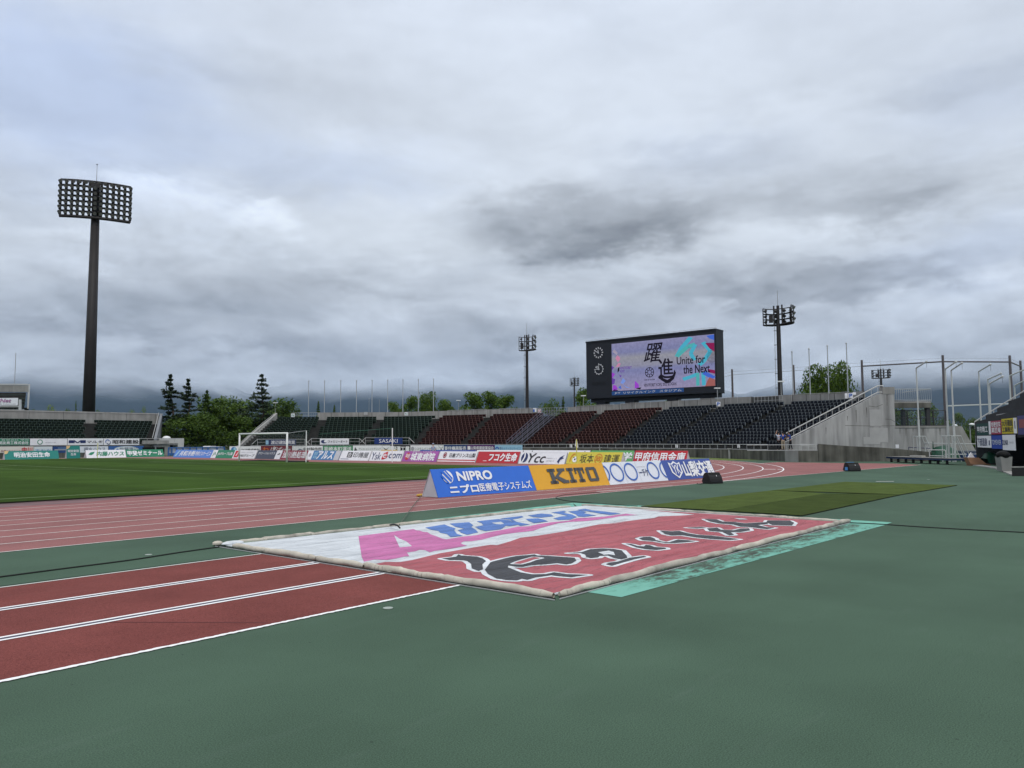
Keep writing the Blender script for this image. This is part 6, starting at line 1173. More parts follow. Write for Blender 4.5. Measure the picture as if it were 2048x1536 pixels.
M_NP = mat('net_post_steel', (.11, .095, .10), .6, .3, var=.12); NET = thing('ball_net', 'tall ball stop net on dark posts along the right skyline', 'net', (100, 20, 0))
posts = [(1466, 815, 119, 738), (1589, 800, 113, 729.5), (1727, 815, 107, 719.5), (1893, 880, 101.5, 709), (2028, 880, 100, 709.5), (2049, 880, 112, 720)]
tops = []
for px, pb, D_, pt_ in posts:
    b = at(px, pb, D_); z = at(px, pt_, D_).z; tops.append(Vector((b.x, b.y, z))); mb = MB(); mb.tube((b.x, b.y, 0), (b.x, b.y, z), .20, M_NP, 8, .15); mb.build('post', NET)
mb = MB()
tops = [at(1440, 745, 121)]+tops
for a, b in zip(tops, tops[1:]): mb.tube(a-Vector((0, 0, .85)), b-Vector((0, 0, .85)), .10 if a.x < 97 or b.x < 86 or a.y < 14 else .02, M_NP, 5)
for a, b in zip(tops[3:], tops[4:]): mb.tube(a-Vector((0, 0, .85)), b-Vector((0, 0, .85)), .10, M_NP, 5)
for a, b in zip(tops, tops[1:]):
    for f, r in ((.5, .018), (.97, .012)): mb.tube((a.x, a.y, a.z*f), (b.x, b.y, b.z*f), r, M_NP, 4)
a, b = tops[4], tops[5]; mb.tube((a.x, a.y, at(1890, 812, 101.5).z), (b.x, b.y, at(2028, 807, 100).z), .09, M_CAGE, 5); mb.build('cable', NET)
mb = MB(); M_NETF = mat('fine_ball_net', (.16, .17, .19), .9, .1, trans=.90)
for a, b in zip(tops[3:], tops[4:]): mb.face([(a.x, a.y, 3.), (b.x, b.y, 3.), (b.x, b.y, b.z-.85), (a.x, a.y, a.z-.85)], M_NETF)
mb.build('net', NET)
# flat cart, barrier, tarpaulin, boxes
cA, cB = Vector((67.3, 17.1, 0)), Vector((61.9, 11.6, 0)); cu = (cB-cA).normalized(); cn = Vector((-cu.y, cu.x, 0)); cn = cn if cn.x > 0 else -cn
CT = thing('flat_cart', 'long low blue sided flat platform on short black legs', 'cart', cA); L_ = (cB-cA).length
mb = MB(); mb.obox(cA+Vector((0, 0, .30)), cu*L_, cn*1.3, (0, 0, .13), mat('navy_frame', (.02, .035, .085), .5, .3)); mb.build('frame', CT)
mb = MB(); mb.obox(cA-cn*.03+Vector((0, 0, .43)), cu*L_, cn*1.36, (0, 0, .03), mat('weathered_ply', (.22, .21, .20), .8, .2, var=.15)); mb.build('platform', CT)
for f in (.05, .17, .30, .42, .55, .68, .80, .93):
    mb = MB(); mb.box(cA+cu*L_*f+cn*.2+Vector((0, 0, .15)), .16, .16, .3, M_CAB); mb.build('leg', CT)
mb = MB(); p = at(1812, 915, 64); mb.obox(cA+cu*2.2+cn*.6+Vector((0, 0, .46)), cu*1.5, cn*.3, (0, 0, .12), mat('pale_beam', (.40, .39, .35))); o = mb.build('timber_beam'); tag(o, 'short pale beam lying on the flat cart', 'beam')
a, b = cA+cu*L_*.62+cn*.5, cA+cu*L_*.86+cn*.5; mb = MB(); z0_, z1_ = .47, 1.02
mb.path([a+Vector((0, 0, z0_)), a+Vector((0, 0, z1_-.05)), a+cu*.08+Vector((0, 0, z1_)), b-cu*.08+Vector((0, 0, z1_)), b+Vector((0, 0, z1_-.05)), b+Vector((0, 0, z0_))], .032, M_WRAIL, 6); mb.tube(a+Vector((0, 0, z0_+.12)), b+Vector((0, 0, z0_+.12)), .03, M_WRAIL, 6); tag(mb.build('tube_barrier'), 'white round cornered tube frame standing on the flat cart', 'barrier')
def heap(name, label, x0, x1, D, ybase, prof, depth, m):
    nx, ny = len(prof), 7; vs = []; fs = []; f = Vector((FW[0], FW[1], 0)).normalized(); r = Vector(_r0); c = at((x0+x1)/2, 880, D); W_ = (x1-x0)/F_PX*D
    for i, h in enumerate(prof):
        for j in range(ny):
            t = j/(ny-1); hh = h*math.sin(math.pi*(.12+.76*t))*(1 if 0 < j < ny-1 else .0)+.04*math.sin(i*2.1+j*1.7)*(0 < j < ny-1); p = Vector((c.x, c.y, 0))+r*W_*(i/(nx-1)-.5)+f*depth*(t-.5); vs.append((p.x, p.y, max(hh, 0)))
    for i in range(nx-1):
        for j in range(ny-1): k = i*ny+j; fs.append((k, k+ny, k+ny+1, k+1))
    mb = MB(); mb.raw(vs, fs, m); return tag(mb.build(name, smooth=True), label, 'tarpaulin')
M_TARP = mat('green_tarpaulin', (.008, .062, .034), .5, .4, var=.25, vscale=2.)
heap('tarpaulin_heap', 'dark green tarpaulin over a peaked heap behind the white tube frame', 1864, 1928, 64, 918, [.2, 1.15, 1.25, 1.35, 1.25, 1.05, .85, .6, .2], 2.6, M_TARP)
heap('tarpaulin_heap', 'smaller green tarpaulin bundle left of the rubbish bin', 1965, 1993, 58, 920, [.4, .75, .85, .8, .75, .5], 1.4, M_TARP)
mb = MB()
for px, yt in ((1866.5, 883), (1887, 890)): b = at(px, 900, 64); mb.tube((b.x, b.y, .8), (b.x, b.y, at(px, yt, 64).z), .07, M_TARP, 5, .02)
tag(mb.build('folded_parasol'), 'green pointed poles sticking up from the tarpaulin', 'pole')
g = at(1926, 900, 62.5); t = thing('equipment_box', 'dark blue lidded box with a white line of lettering', 'box', (g.x, g.y, 0)); r = Vector(_r0); f = Vector((FW[0], FW[1], 0)).normalized(); P0 = Vector((g.x, g.y, 0)); BX = mat('box_blue', (.02, .05, .16), .5, .35)
mb = MB(); mb.obox(P0+Vector((0, 0, .2)), r*1.45, f*.7, (0, 0, .52), BX); mb.build('body', t); mb = MB(); mb.obox(P0-r*.03-f*.03+Vector((0, 0, .72)), r*1.51, f*.76, (0, 0, .14), mat('box_lid', (.12, .14, .19), .5, .35)); mb.build('lid', t)
for s in (.1, 1.2): mb = MB(); mb.obox(P0+r*s+f*.1+Vector((0, 0, 0)), r*.15, f*.5, (0, 0, .2), M_CAB); mb.build('foot', t)
mb = MB(); fc = Face(P0-f*.012+Vector((0, 0, .2)), r, (0, 0, 1)); write(mb, fc, 'T  HURDLE', .12, 1.2, .36, .46, I_W, .004); mb.build('lettering', t)
mb = MB(); r2 = at(1860-7, 900, 69); 
o = None
# blue handrail ends above the dark ramp wall
mb = MB(); a, b = at(1817, 894.5, 66.5), at(1862, 897, 65.5); mb.tube(a, b, .03, mat('violet_blue_rail', (.05, .055, .13)), 5); 
for f_ in np.linspace(0, 1, 5): p = a+(b-a)*f_; mb.tube(p-Vector((0, 0, .6)), p, .022, mat('violet_blue_rail', (.05, .055, .13)), 5)
tag(mb.build('ramp_railing'), 'short dark blue railing on top of the dark ramp wall', 'railing')
# wedge with the white triangle end
g = G(1942, 931.5); t = thing('ramp_wedge', 'brown plywood wedge under a white triangular board end', 'wedge', (g.x, g.y, 0)); P0 = Vector((g.x, g.y, .09)); PLY = mat('brown_ply', (.16, .085, .045), .7, .25, var=.2, vscale=3.)
mb = MB(); w_ = 1.0; mb.prism([P0, P0+r*1.15+f*.1, P0+r*.85+f*.5+Vector((0, 0, .44)), P0+r*.02+f*.4+Vector((0, 0, .46))], f*.5, PLY); mb.build('panel', t)
mb = MB(); mb.prism([P0+r*.30+f*.85+Vector((0, 0, .42)), P0+r*.80+f*.85+Vector((0, 0, .42)), P0+r*.55+f*.85+Vector((0, 0, .8))], f*.08, WHITE); mb.build('triangle_end', t)
mb = MB(); mb.obox(P0+f*.02+Vector((0, 0, -.085)), r*1.35, f*.5, (0, 0, .09), PLY); mb.build('base_board', t)
# rubbish bin with a black bag, white rack behind
g = G(2014, 944.5); t = thing('rubbish_bin', 'grey rubbish bin lined with a bulging black bag under the white banner', 'bin', (g.x, g.y, 0)); P0 = Vector((g.x, g.y, .06)); BN = mat('bin_grey', (.21, .21, .20), .6, .3, var=.1)
mb = MB(); bq = [P0-r*.26, P0+r*.26, P0+r*.30+f*.5, P0-r*.22+f*.5]; tq = [P0-r*.32-f*.03+Vector((0, 0, .78)), P0+r*.32-f*.03+Vector((0, 0, .78)), P0+r*.36+f*.56+Vector((0, 0, .78)), P0-r*.28+f*.56+Vector((0, 0, .78))]
for k in range(4): mb.face([bq[k], bq[(k+1) % 4], tq[(k+1) % 4], tq[k]], BN)
mb.build('body', t); mb = MB(); mb.ball(P0+f*.26+Vector((0, 0, .86)), .40, .36, .24, mat('black_bag', (.005, .005, .006), .6, .15, bump=.8, bscale=9., bdist=.05), 12, 8); mb.build('bag', t, True)
mb = MB()
for px in (1963, 1973, 1984, 1993): 
    a, b = at(px, 921, 60), at(px, 896.5, 60); mb.tube((a.x, a.y, .1), b, .036, M_CAGE, 5)
for y in (897, 907, 920): mb.tube(at(1961, y, 60), at(1995, y, 60), .034, M_CAGE, 5)
mb.tube(at(1984, 921, 60), at(1978, 897, 60), .034, M_CAGE, 5); tag(mb.build('pipe_rack'), 'rack of white pipes under the lower banners', 'rack')
# ------------------------------------------------------------------ gap at the left: gatehouse, wall, blue fence
M_GH = mat('gatehouse_white', (.50, .50, .49), .8, .2, var=.08, vscale=.8)
gp = lambda px, Y, py: (lambda d: Vector((d[0]*Y/d[1], Y, CAM_H+d[2]*Y/d[1])))(ray(px, py))
t = thing('gatehouse', 'white flat roofed gatehouse with a dark doorway and a domed roof lamp', 'building', gp(340, 113, 905))
mb = MB(); a, b = gp(318, 113, 900), gp(367.5, 113, 900); zt = gp(345, 113, 876.5).z; zl = gp(345, 113, 887).z
mb.obox((a.x, 113, zl), (b.x-a.x, 0, 0), (0, 4, 0), (0, 0, zt-zl), M_GH); c = gp(356, 113, 900); mb.obox((c.x, 113, 0), (b.x-c.x, 0, 0), (0, 4, 0), (0, 0, zl), M_GH); mb.obox((a.x, 113.3, 0), (gp(341.5, 113, 900).x-a.x, 0, 0), (0, 3.6, 0), (0, 0, zl), M_CONC); mb.build('wall', t)
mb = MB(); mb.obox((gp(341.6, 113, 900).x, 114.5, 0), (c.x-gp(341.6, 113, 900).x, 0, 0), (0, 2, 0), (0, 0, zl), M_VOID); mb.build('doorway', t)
mb = MB(); p = gp(333, 113.8, 875); mb.ball((p.x, p.y, zt), .62, .5, .36, mat('white_dome', (.75, .76, .76), .4, .4), 12, 8); mb.build('roof_dome', t, True)
t = thing('grey_wall', 'dark opening below the side stand steps beside the gatehouse', 'wall', gp(310, 111.6, 900)); a, b = gp(287, 109.9, 890), gp(338, 109.9, 890); mb = MB(); mb.obox((a.x, 109.9, gp(300, 110, 888).z), (b.x-a.x, 0, 0), (0, .5, 0), (0, 0, .5), M_CONC); mb.build('beam', t); mb = MB(); mb.obox((a.x, 110.15, .25), (gp(330, 110, 900).x-a.x, 0, 0), (0, .04, 0), (0, 0, 1.0), M_VOID); mb.build('opening', t)  # the opening is a near-black sheet with its shade painted on
mb = MB(); a, b = gp(366, 118, 900), gp(419, 118, 900); mb.obox((a.x, 118, 0), (b.x-a.x, 0, 0), (0, .3, 0), (0, 0, gp(400, 118, 887.8).z), mat('cream_wall', (.40, .38, .32), .85, .2, var=.08)); tag(mb.build('low_wall'), 'low cream wall behind the blue fence', 'wall')
for k, (x0, x1, y0) in enumerate(((418, 435, 892), (435, 449, 893))):
    a, b = gp(x0, 112, 900), gp(x1, 112, 900); z = gp(x0, 112, y0).z; mb = MB(); mb.prism([(a.x, 112, z-.3), (b.x, 112, z-.3), (b.x-.3, 112, z), (a.x+.3, 112, z)], (0, 2.2, 0), WHITE); mb.obox((a.x+.15, 112.05, 0), (b.x-a.x-.3, 0, 0), (0, 2, 0), (0, 0, z-.28), M_GH); tag(mb.build('white_tent'), ['white roofed booth behind the blue fence, left one', 'white roofed booth behind the blue fence, right one'][k], 'booth', 'white booths by the fence')
mb = MB(); a, b = gp(451, 116, 900), gp(480, 116, 900); mb.obox((a.x, 116, 0), (b.x-a.x, 0, 0), (0, .4, 0), (0, 0, gp(465, 116, 887.5).z), M_CONC); tag(mb.build('low_wall'), 'grey concrete wall left of the goal post, under the trees', 'wall')
FB = mat('fence_blue', (.035, .12, .33), .5, .35); t = thing('barrier_fence', 'blue panel fence with pale mesh across the stadium gate', 'fence', gp(394, 108, 905)); YB = 107.8; xs = [337, 343.5, 353, 366, 380, 393, 405, 416, 434, 449]; z1 = gp(394, YB, 894.5).z; z0_ = gp(394, YB, 906).z
for x in xs: p = gp(x, YB, 900); mb = MB(); mb.box((p.x, YB, z1/2), .16, .1, z1, FB); mb.build('post', t)
a, b = gp(337, YB, 900), gp(449, YB, 900); mb = MB()
for z in (z1, z0_): mb.obox((a.x, YB-.04, z-.05), (b.x-a.x, 0, 0), (0, .08, 0), (0, 0, .1), FB)
mb.obox((a.x, YB-.06, .15), (b.x-a.x, 0, 0), (0, .05, 0), (0, 0, z0_-.15), FB); mb.build('lower_panel', t)
mb = MB(); mb.obox((a.x, YB+.12, z0_), (b.x-a.x, 0, 0), (0, .03, 0), (0, 0, z1-z0_-.05), mat('pale_fence_sheet', (.38, .42, .50), .7, .2, var=.3, vscale=1.1)); mb.build('mesh_panel', t)
# ------------------------------------------------------------------ small signs
def sign(label, px0, px1, py0, py1, D, items, col=WHITE, name='sign'):
    a, b = at(px0, py1, D), at(px1, py1, D); b.z = a.z; z1 = at(px0, py0, D).z; t = thing(name, label, 'sign', (a+b)/2); u = (b-a).normalized(); n = Vector((u.y, -u.x, 0)); mb = MB(); mb.obox(a, b-a, -n*.03, (0, 0, z1-a.z), col); mb.build('panel', t)
    if items: draw(t, Face(a, u, (0, 0, 1)), items, (b-a).length, z1-a.z, .012)
rd = lambda px, py, r=RP-.14: (lambda p: p.x*FW[0]+p.y*FW[1])(circ(px, py, r))
sign('white sign with a blue P on the parapet below the scoreboard right end', 1432.5, 1441, 803.5, 812.5, rd(1437, 808), [('text', 'P', .25, .8, .15, .85, I_B, {'bold': .05})])
sign('white sign with a blue P at the right end of the blue seats', 1697, 1706, 786, 796, rd(1700, 790)-.6, [('text', 'P', .2, .8, .15, .85, I_B, {'bold': .05})])
sign('narrow white notice left of the right hand P sign', 1690, 1695.5, 786.5, 797, rd(1693, 790)-.6, []); sign('small white notice right of the right hand P sign', 1705.6, 1712, 784.5, 789.5, rd(1708, 788)-.9, [])
sign('white sign with a dark letter N at the left end of the green seats', 582, 589.5, 827, 834, rd(585, 830), [('text', 'N', .2, .8, .2, .8, I_G)])
sign('white sign with a dark letter N on the parapet above the green seats', 809, 816, 824.5, 831, rd(812, 828), [('text', 'N', .2, .8, .2, .8, I_G)])
sign('white sign with a red ring beside the stair gate', 1076, 1082.3, 819, 825.5, rd(1079, 822, RP-.3), [('ring', .5, .5, .4, .4, .12, I_R)]); sign('blue and white notice beside the stair gate', 1066, 1073, 816, 824, rd(1070, 820, RP-.3), [('rect', .0, .5, 0, .7, I_B)])
sign('square grey box plate on the parapet above the green seats', 728, 735, 824, 829.5, rd(731, 827), [], M_STEEL, 'wall_box')
for k, (x, y) in enumerate(((1141.5, 888.5), (1353, 889), (1477, 889))): sign('small white notice on the front railing %s, left one' % ('behind the corner flag', 'above the red board end', 'left of the three people')[k], x-1.9, x-.3, y, y+6.5, rd(x, y, 49.95), []); sign('small white notice on the front railing %s, right one' % ('behind the corner flag', 'above the red board end', 'left of the three people')[k], x+.7, x+3., y, y+6.5, rd(x, y, 49.95), [])
sign('small white plate on the wing wall above the dark ramp wall', 1791.5, 1798, 889, 896, 66.6, [])

# ------------------------------------------------------------------ people
SKIN = mat('skin', (.42, .25, .18), .6, .3); HAIR = mat('dark_hair', (.012, .010, .009), .6, .3)
def skin_mesh(name, V, E, Rr, m, parent, sub=1):
    me = bpy.data.meshes.new(name); me.from_pydata([tuple(v) for v in V], E, []); me.materials.append(m); o = bpy.data.objects.new(name, me); COL.objects.link(o)
    md = o.modifiers.new('skin', 'SKIN'); md.use_smooth_shade = True
    for i, s in enumerate(me.skin_vertices[0].data): s.radius = (Rr[i] if isinstance(Rr[i], tuple) else (Rr[i], Rr[i])); s.use_root = (i == 0)
    sb_ = o.modifiers.new('subdivision', 'SUBSURF'); sb_.levels = sub; sb_.render_levels = sub
    o.parent = parent; o.matrix_parent_inverse = Matrix.Translation(-parent.location); return o
def person(label, pos, h, face, shirt, trousers, hands, lean=0., stride=.12, cap=None, headturn=0.):
    """pos: feet; face: heading in radians; hands: (left elbow, left hand, right elbow, right hand) in body axes (side, forward, up) as shares of the height."""
    pos = Vector(pos); t = thing('person', label, 'person', pos); F_ = Vector((_c(face), _s(face), 0)); S_ = Vector((_s(face), -_c(face), 0)); k = h/1.7
    def B(s, f, z): z_ = z*h; return pos+S_*(s*h)+F_*((f+lean*max(0, z-.5))*h)+Vector((0, 0, z_))
    le, lh, re, rh = hands
    J = {'pelvis': B(0, 0, .53), 'waist': B(0, 0, .61), 'chest': B(0, .005, .74), 'neck': B(0, .01, .845), 'head0': B(0, .02, .885), 'head1': B(0, .03, .935), 'head2': B(0, .025, .975)}
    V = [J['pelvis'], J['waist'], J['chest'], J['neck'], J['head0'], J['head1'], J['head2']]; Rr = [(.095*k, .085*k), (.10*k, .08*k), (.13*k, .09*k), .042*k, .06*k, .078*k, .05*k]; E = [(0, 1), (1, 2), (2, 3), (3, 4), (4, 5), (5, 6)]
    def add(p, r, par): V.append(p); Rr.append(r); E.append((par, len(V)-1)); return len(V)-1
    arms = []
    for s, el, ha in ((-1, le, lh), (1, re, rh)):
        a = add(B(.095*s, .0, .815), .048*k, 2); e = add(B(*el), .036*k, a); w = add(B(*ha), .026*k, e); d = (V[w]-V[e]).normalized()
        hnd = add(V[w]+d*.07*k, (.032*k, .018*k), w); arms.append((a, e, w, d))
    legs = []
    for s in (-1, 1):
        hp_ = add(B(.055*s, 0, .50), .075*k, 0); kn = add(B(.06*s, stride*.5*s*.5+.01, .28), .052*k, hp_); an = add(B(.065*s, stride*s*.5-.01, .05), .034*k, kn); fo = add(B(.07*s, stride*s*.5+.075, .022), .028*k, an); legs.append((hp_, kn, an, fo))
    skin_mesh('body', V, E, Rr, SKIN, t)
    # five fingers a hand
    for (a, e, w, d) in arms:
        base = V[w]+d*.095*k; sd_ = d.cross(Vector((0, 0, 1))); sd_ = sd_.normalized() if sd_.length > .1 else S_; fV, fE, fR = [V[w]+d*.05*k], [], [.014*k]
        for j, (off, ln) in enumerate(((-.024, .062), (-.008, .075), (.008, .07), (.022, .055))):
            p1 = base+sd_*off*k; p2 = p1+d*ln*.55*k; p3 = p1+d*ln*k-Vector((0, 0, .012*k)); i0 = len(fV); fV += [p1, p2, p3]; fR += [.009*k, .0085*k, .007*k]; fE += [(0, i0), (i0, i0+1), (i0+1, i0+2)]
        i0 = len(fV); fV += [V[w]+d*.05*k+sd_*.035*k, V[w]+d*.085*k+sd_*.058*k]; fR += [.010*k, .008*k]; fE += [(0, i0), (i0, i0+1)]; skin_mesh('fingers', fV, fE, fR, SKIN, t)
    # shirt, trousers, shoes, hair
    sV = [B(0, 0, .50), B(0, 0, .61), B(0, .005, .74), B(0, .008, .815)]; sR = [(.115*k, .10*k), (.115*k, .095*k), (.148*k, .108*k), (.085*k, .07*k)]; sE = [(0, 1), (1, 2), (2, 3)]
    for (a, e, w, d) in arms: sV += [V[a], V[a]+(V[e]-V[a])*.85]; sR += [.062*k, .056*k]; sE += [(2, len(sV)-2), (len(sV)-2, len(sV)-1)]
    skin_mesh('shirt', sV, sE, sR, shirt, t)
    tV = [B(0, 0, .535)]; tR = [(.112*k, .10*k)]; tE = []
    for (hp_, kn, an, fo) in legs: i0 = len(tV); tV += [V[hp_], V[kn], V[an]+Vector((0, 0, .02*k))]; tR += [.088*k, .066*k, .05*k]; tE += [(0, i0), (i0, i0+1), (i0+1, i0+2)]
    skin_mesh('trousers', tV, tE, tR, trousers, t)
    for (hp_, kn, an, fo) in legs: mb = MB(); c = V[fo]*.6+V[an]*.4; mb.ball((c.x, c.y, pos.z+.035*k), .05*k+abs(F_.x)*.08*k, .05*k+abs(F_.y)*.08*k, .05*k, M_SPK, 8, 5); mb.build('shoe', t, True)
    mb = MB(); c = B(0, .012, .95); mb.ball(c, .088*k, .09*k, .088*k, HAIR, 10, 7); o = mb.build('hair', t, True)
    fw = F_; mb = MB(); hc = B(0, .03, .935)
    for s in (-1, 1): p = hc+fw*.078*k+S_*.03*k*s+Vector((0, 0, .006)); mb.ball(p, .011*k, .011*k, .008*k, HAIR, 6, 4)
    mb.build('eyes', t); mb = MB(); p = hc+fw*.088*k-Vector((0, 0, .018*k)); mb.ball(p, .014*k, .014*k, .022*k, SKIN, 6, 4); mb.build('nose', t); mb = MB(); p = hc+fw*.076*k-Vector((0, 0, .046*k)); mb.ball(p, .02*k, .02*k, .006*k, mat('lips', (.30, .11, .10), .5, .3), 6, 4); mb.build('mouth', t)
    mb = MB()
    for s in (-1, 1): p = hc+S_*.08*k*s; mb.ball(p, .014*k, .018*k, .026*k, SKIN, 6, 4)
    mb.build('ears', t)
    if cap: mb = MB(); c = B(0, .02, .975); mb.ball(c, .1*k, .1*k, .06*k, cap, 10, 6); mb.build('cap', t, True)
    return t
SH_W = mat('pale_shirt', (.42, .47, .58), .8, .2); SH_B = mat('royal_blue_shirt', (.012, .05, .26), .8, .2); TR_K = mat('black_trousers', (.012, .013, .018), .85, .2); TR_BE = mat('beige_trousers', (.36, .30, .22), .85, .2)
pz = lambda px, D_: (lambda p: (p.x, p.y, ZP))(at(px, 900, D_))
away = YAW
person('person in a pale blue shirt raising one hand, left of three on the walkway', pz(1558, 67.6), 1.62, away-.5, SH_W, TR_K, ((-.15, .04, .86), (-.11, .10, 1.0), (.15, .02, .66), (.13, .12, .60)))
person('person in a royal blue shirt and beige trousers, seen from behind', pz(1566.5, 67.0), 1.62, away, SH_B, TR_BE, ((-.16, .0, .66), (-.12, .10, .62), (.17, .02, .68), (.16, .14, .64)), 0., .05)
person('person in a blue shirt and black trousers leaning left, right of the three', pz(1581.5, 67.4), 1.64, away+1.5, SH_B, TR_K, ((-.14, .08, .68), (-.10, .20, .64), (.13, .10, .74), (.09, .2, .80)), .16, .1)
person('person in a pale blue shirt behind the boards, by the dark blue banner', (lambda p: (p.x, p.y, 0.))(at(866.5, 900, 74)), 1.66, away+math.pi*.9, mat('light_blue_shirt', (.30, .37, .52), .8, .2), TR_K, ((-.15, .0, .66), (-.14, .06, .52), (.15, .0, .66), (.14, .06, .52)), 0., .05, mat('light_blue_shirt', (.30, .37, .52), .8, .2))

# ------------------------------------------------------------------ trees
def leaf_mat(name, dark, light, trans=.25):
    m = bpy.data.materials.new(name); m.use_nodes = True; nt = m.node_tree; N = nt.nodes; L = nt.links; b = N['Principled BSDF']; b.inputs['Roughness'].default_value = .6; b.inputs['Specular IOR Level'].default_value = .25
    ge = N.new('ShaderNodeNewGeometry'); tc = N.new('ShaderNodeTexCoord'); n = N.new('ShaderNodeTexNoise'); n.inputs['Scale'].default_value = .9; n.inputs['Detail'].default_value = 3; L.new(tc.outputs['Object'], n.inputs['Vector'])
    a = N.new('ShaderNodeMath'); a.operation = 'MULTIPLY_ADD'; L.new(ge.outputs['Random Per Island'], a.inputs[0]); a.inputs[1].default_value = .5; s = N.new('ShaderNodeMath'); s.operation = 'MULTIPLY_ADD'; L.new(n.outputs['Fac'], s.inputs[0]); s.inputs[1].default_value = 1.6; s.inputs[2].default_value = -.55; L.new(s.outputs[0], a.inputs[2])
    r = N.new('ShaderNodeValToRGB'); L.new(a.outputs[0], r.inputs[0]); r.color_ramp.elements[0].color = (*dark, 1); r.color_ramp.elements[1].color = (*light, 1); L.new(r.outputs[0], b.inputs['Base Color'])
    t = N.new('ShaderNodeBsdfTranslucent'); L.new(r.outputs[0], t.inputs['Color']); mx = N.new('ShaderNodeMixShader'); mx.inputs[0].default_value = trans; L.new(b.outputs[0], mx.inputs[1]); L.new(t.outputs[0], mx.inputs[2]); L.new(mx.outputs[0], N['Material Output'].inputs[0]); return m
L_MID = leaf_mat('mid_green_leaves', (.028, .07, .010), (.15, .235, .03)); L_DARK = leaf_mat('deep_green_leaves', (.016, .046, .009), (.13, .21, .028)); L_CON = leaf_mat('conifer_needles', (.011, .026, .013), (.052, .082, .034), .1); L_LIME = leaf_mat('lime_leaves', (.07, .12, .012), (.24, .32, .03)); L_BR = leaf_mat('broad_tree_leaves', (.024, .06, .008), (.13, .205, .02), .3)
BARK = mat('bark', (.06, .045, .035), .95, .1, var=.3, vscale=4.)
def leaf_object(name, C_, S_, m, parent, aspect=.7, up=.35):
    """many small leaf clumps: centres C_, half sizes S_; two crossing kite faces per clump."""
    n = len(C_); nr = rng.normal(size=(n, 3)); nr[:, 2] = np.abs(nr[:, 2])+up; nr /= np.linalg.norm(nr, axis=1)[:, None]
    a = np.cross(nr, rng.normal(size=(n, 3))); a /= np.linalg.norm(a, axis=1)[:, None]; b = np.cross(nr, a)*aspect; s = S_[:, None]
    bend = nr*s*rng.uniform(-.35, .35, (n, 1))
    V = np.stack([C_-a*s, C_-b*s*.9+bend, C_+a*s*1.1, C_+b*s+bend], 1).reshape(-1, 3); Fi = np.arange(n*4, dtype=np.int32)
    me = bpy.data.meshes.new(name); me.vertices.add(len(V)); me.vertices.foreach_set('co', V.ravel()); me.loops.add(n*4); me.loops.foreach_set('vertex_index', Fi); me.polygons.add(n); me.polygons.foreach_set('loop_start', np.arange(0, n*4, 4, dtype=np.int32)); me.materials.append(m); me.update(calc_edges=True)
    o = bpy.data.objects.new(name, me); COL.objects.link(o); o.parent = parent; return o
def limb(mb, p, q, r0, r1, n=6, k=4):
    p, q = Vector(p), Vector(q); pts = [p+(q-p)*i/k+Vector((random.uniform(-1, 1), random.uniform(-1, 1), 0))*(q-p).length*.04*(0 < i < k) for i in range(k+1)]
    for i in range(k): mb.tube(pts[i], pts[i+1], r0+(r1-r0)*i/k, BARK, n, r0+(r1-r0)*(i+1)/k, False)
def broad_proto(name, h, w, nblob, nleaf, leaf, m, zlow=.25, seed=1, sparse=0.):
    """a round-headed tree of height h, crown width w, at the origin"""
    random.seed(seed); t = bpy.data.objects.new(name, None); COL.objects.link(t); mb = MB(); limb(mb, (0, 0, 0), (0, 0, h*.55), h*.022, h*.011); blobs = []
    for i in range(nblob):
        z = random.uniform(zlow, .93); rr = w*.5*math.sqrt(max(.05, 1-((z-.52)/.50)**2))*random.uniform(.15, .82); a = random.uniform(0, 6.283); s = random.uniform(.13, .24)*w*(1.1-.45*abs(z-.5))
        blobs.append((rr*_c(a), rr*_s(a), z*h-s*.4, s, s, s*random.uniform(.6, .85)))
        if i % 3 == 0: limb(mb, (0, 0, h*random.uniform(.25, .5)), (rr*_c(a)*.9, rr*_s(a)*.9, z*h-s*.6), h*.009, h*.003, 5)
    mb.build('trunk', t); B = np.array(blobs); vol = (B[:, 3]**2); pr = vol/vol.sum(); k = rng.choice(len(B), nleaf, p=pr); d = rng.normal(size=(nleaf, 3)); d /= np.linalg.norm(d, axis=1)[:, None]; rad = rng.uniform(.45, 1.08, (nleaf, 1))**.6
    C_ = B[k, :3]+d*rad*B[k, 3:]; C_ = C_[C_[:, 2] > h*zlow*.4]
    if sparse: C_ = C_[rng.random(len(C_)) > sparse]
    leaf_object('crown', C_, rng.uniform(.6, 1.25, len(C_))*leaf, m, t); random.seed(seed+100); return t
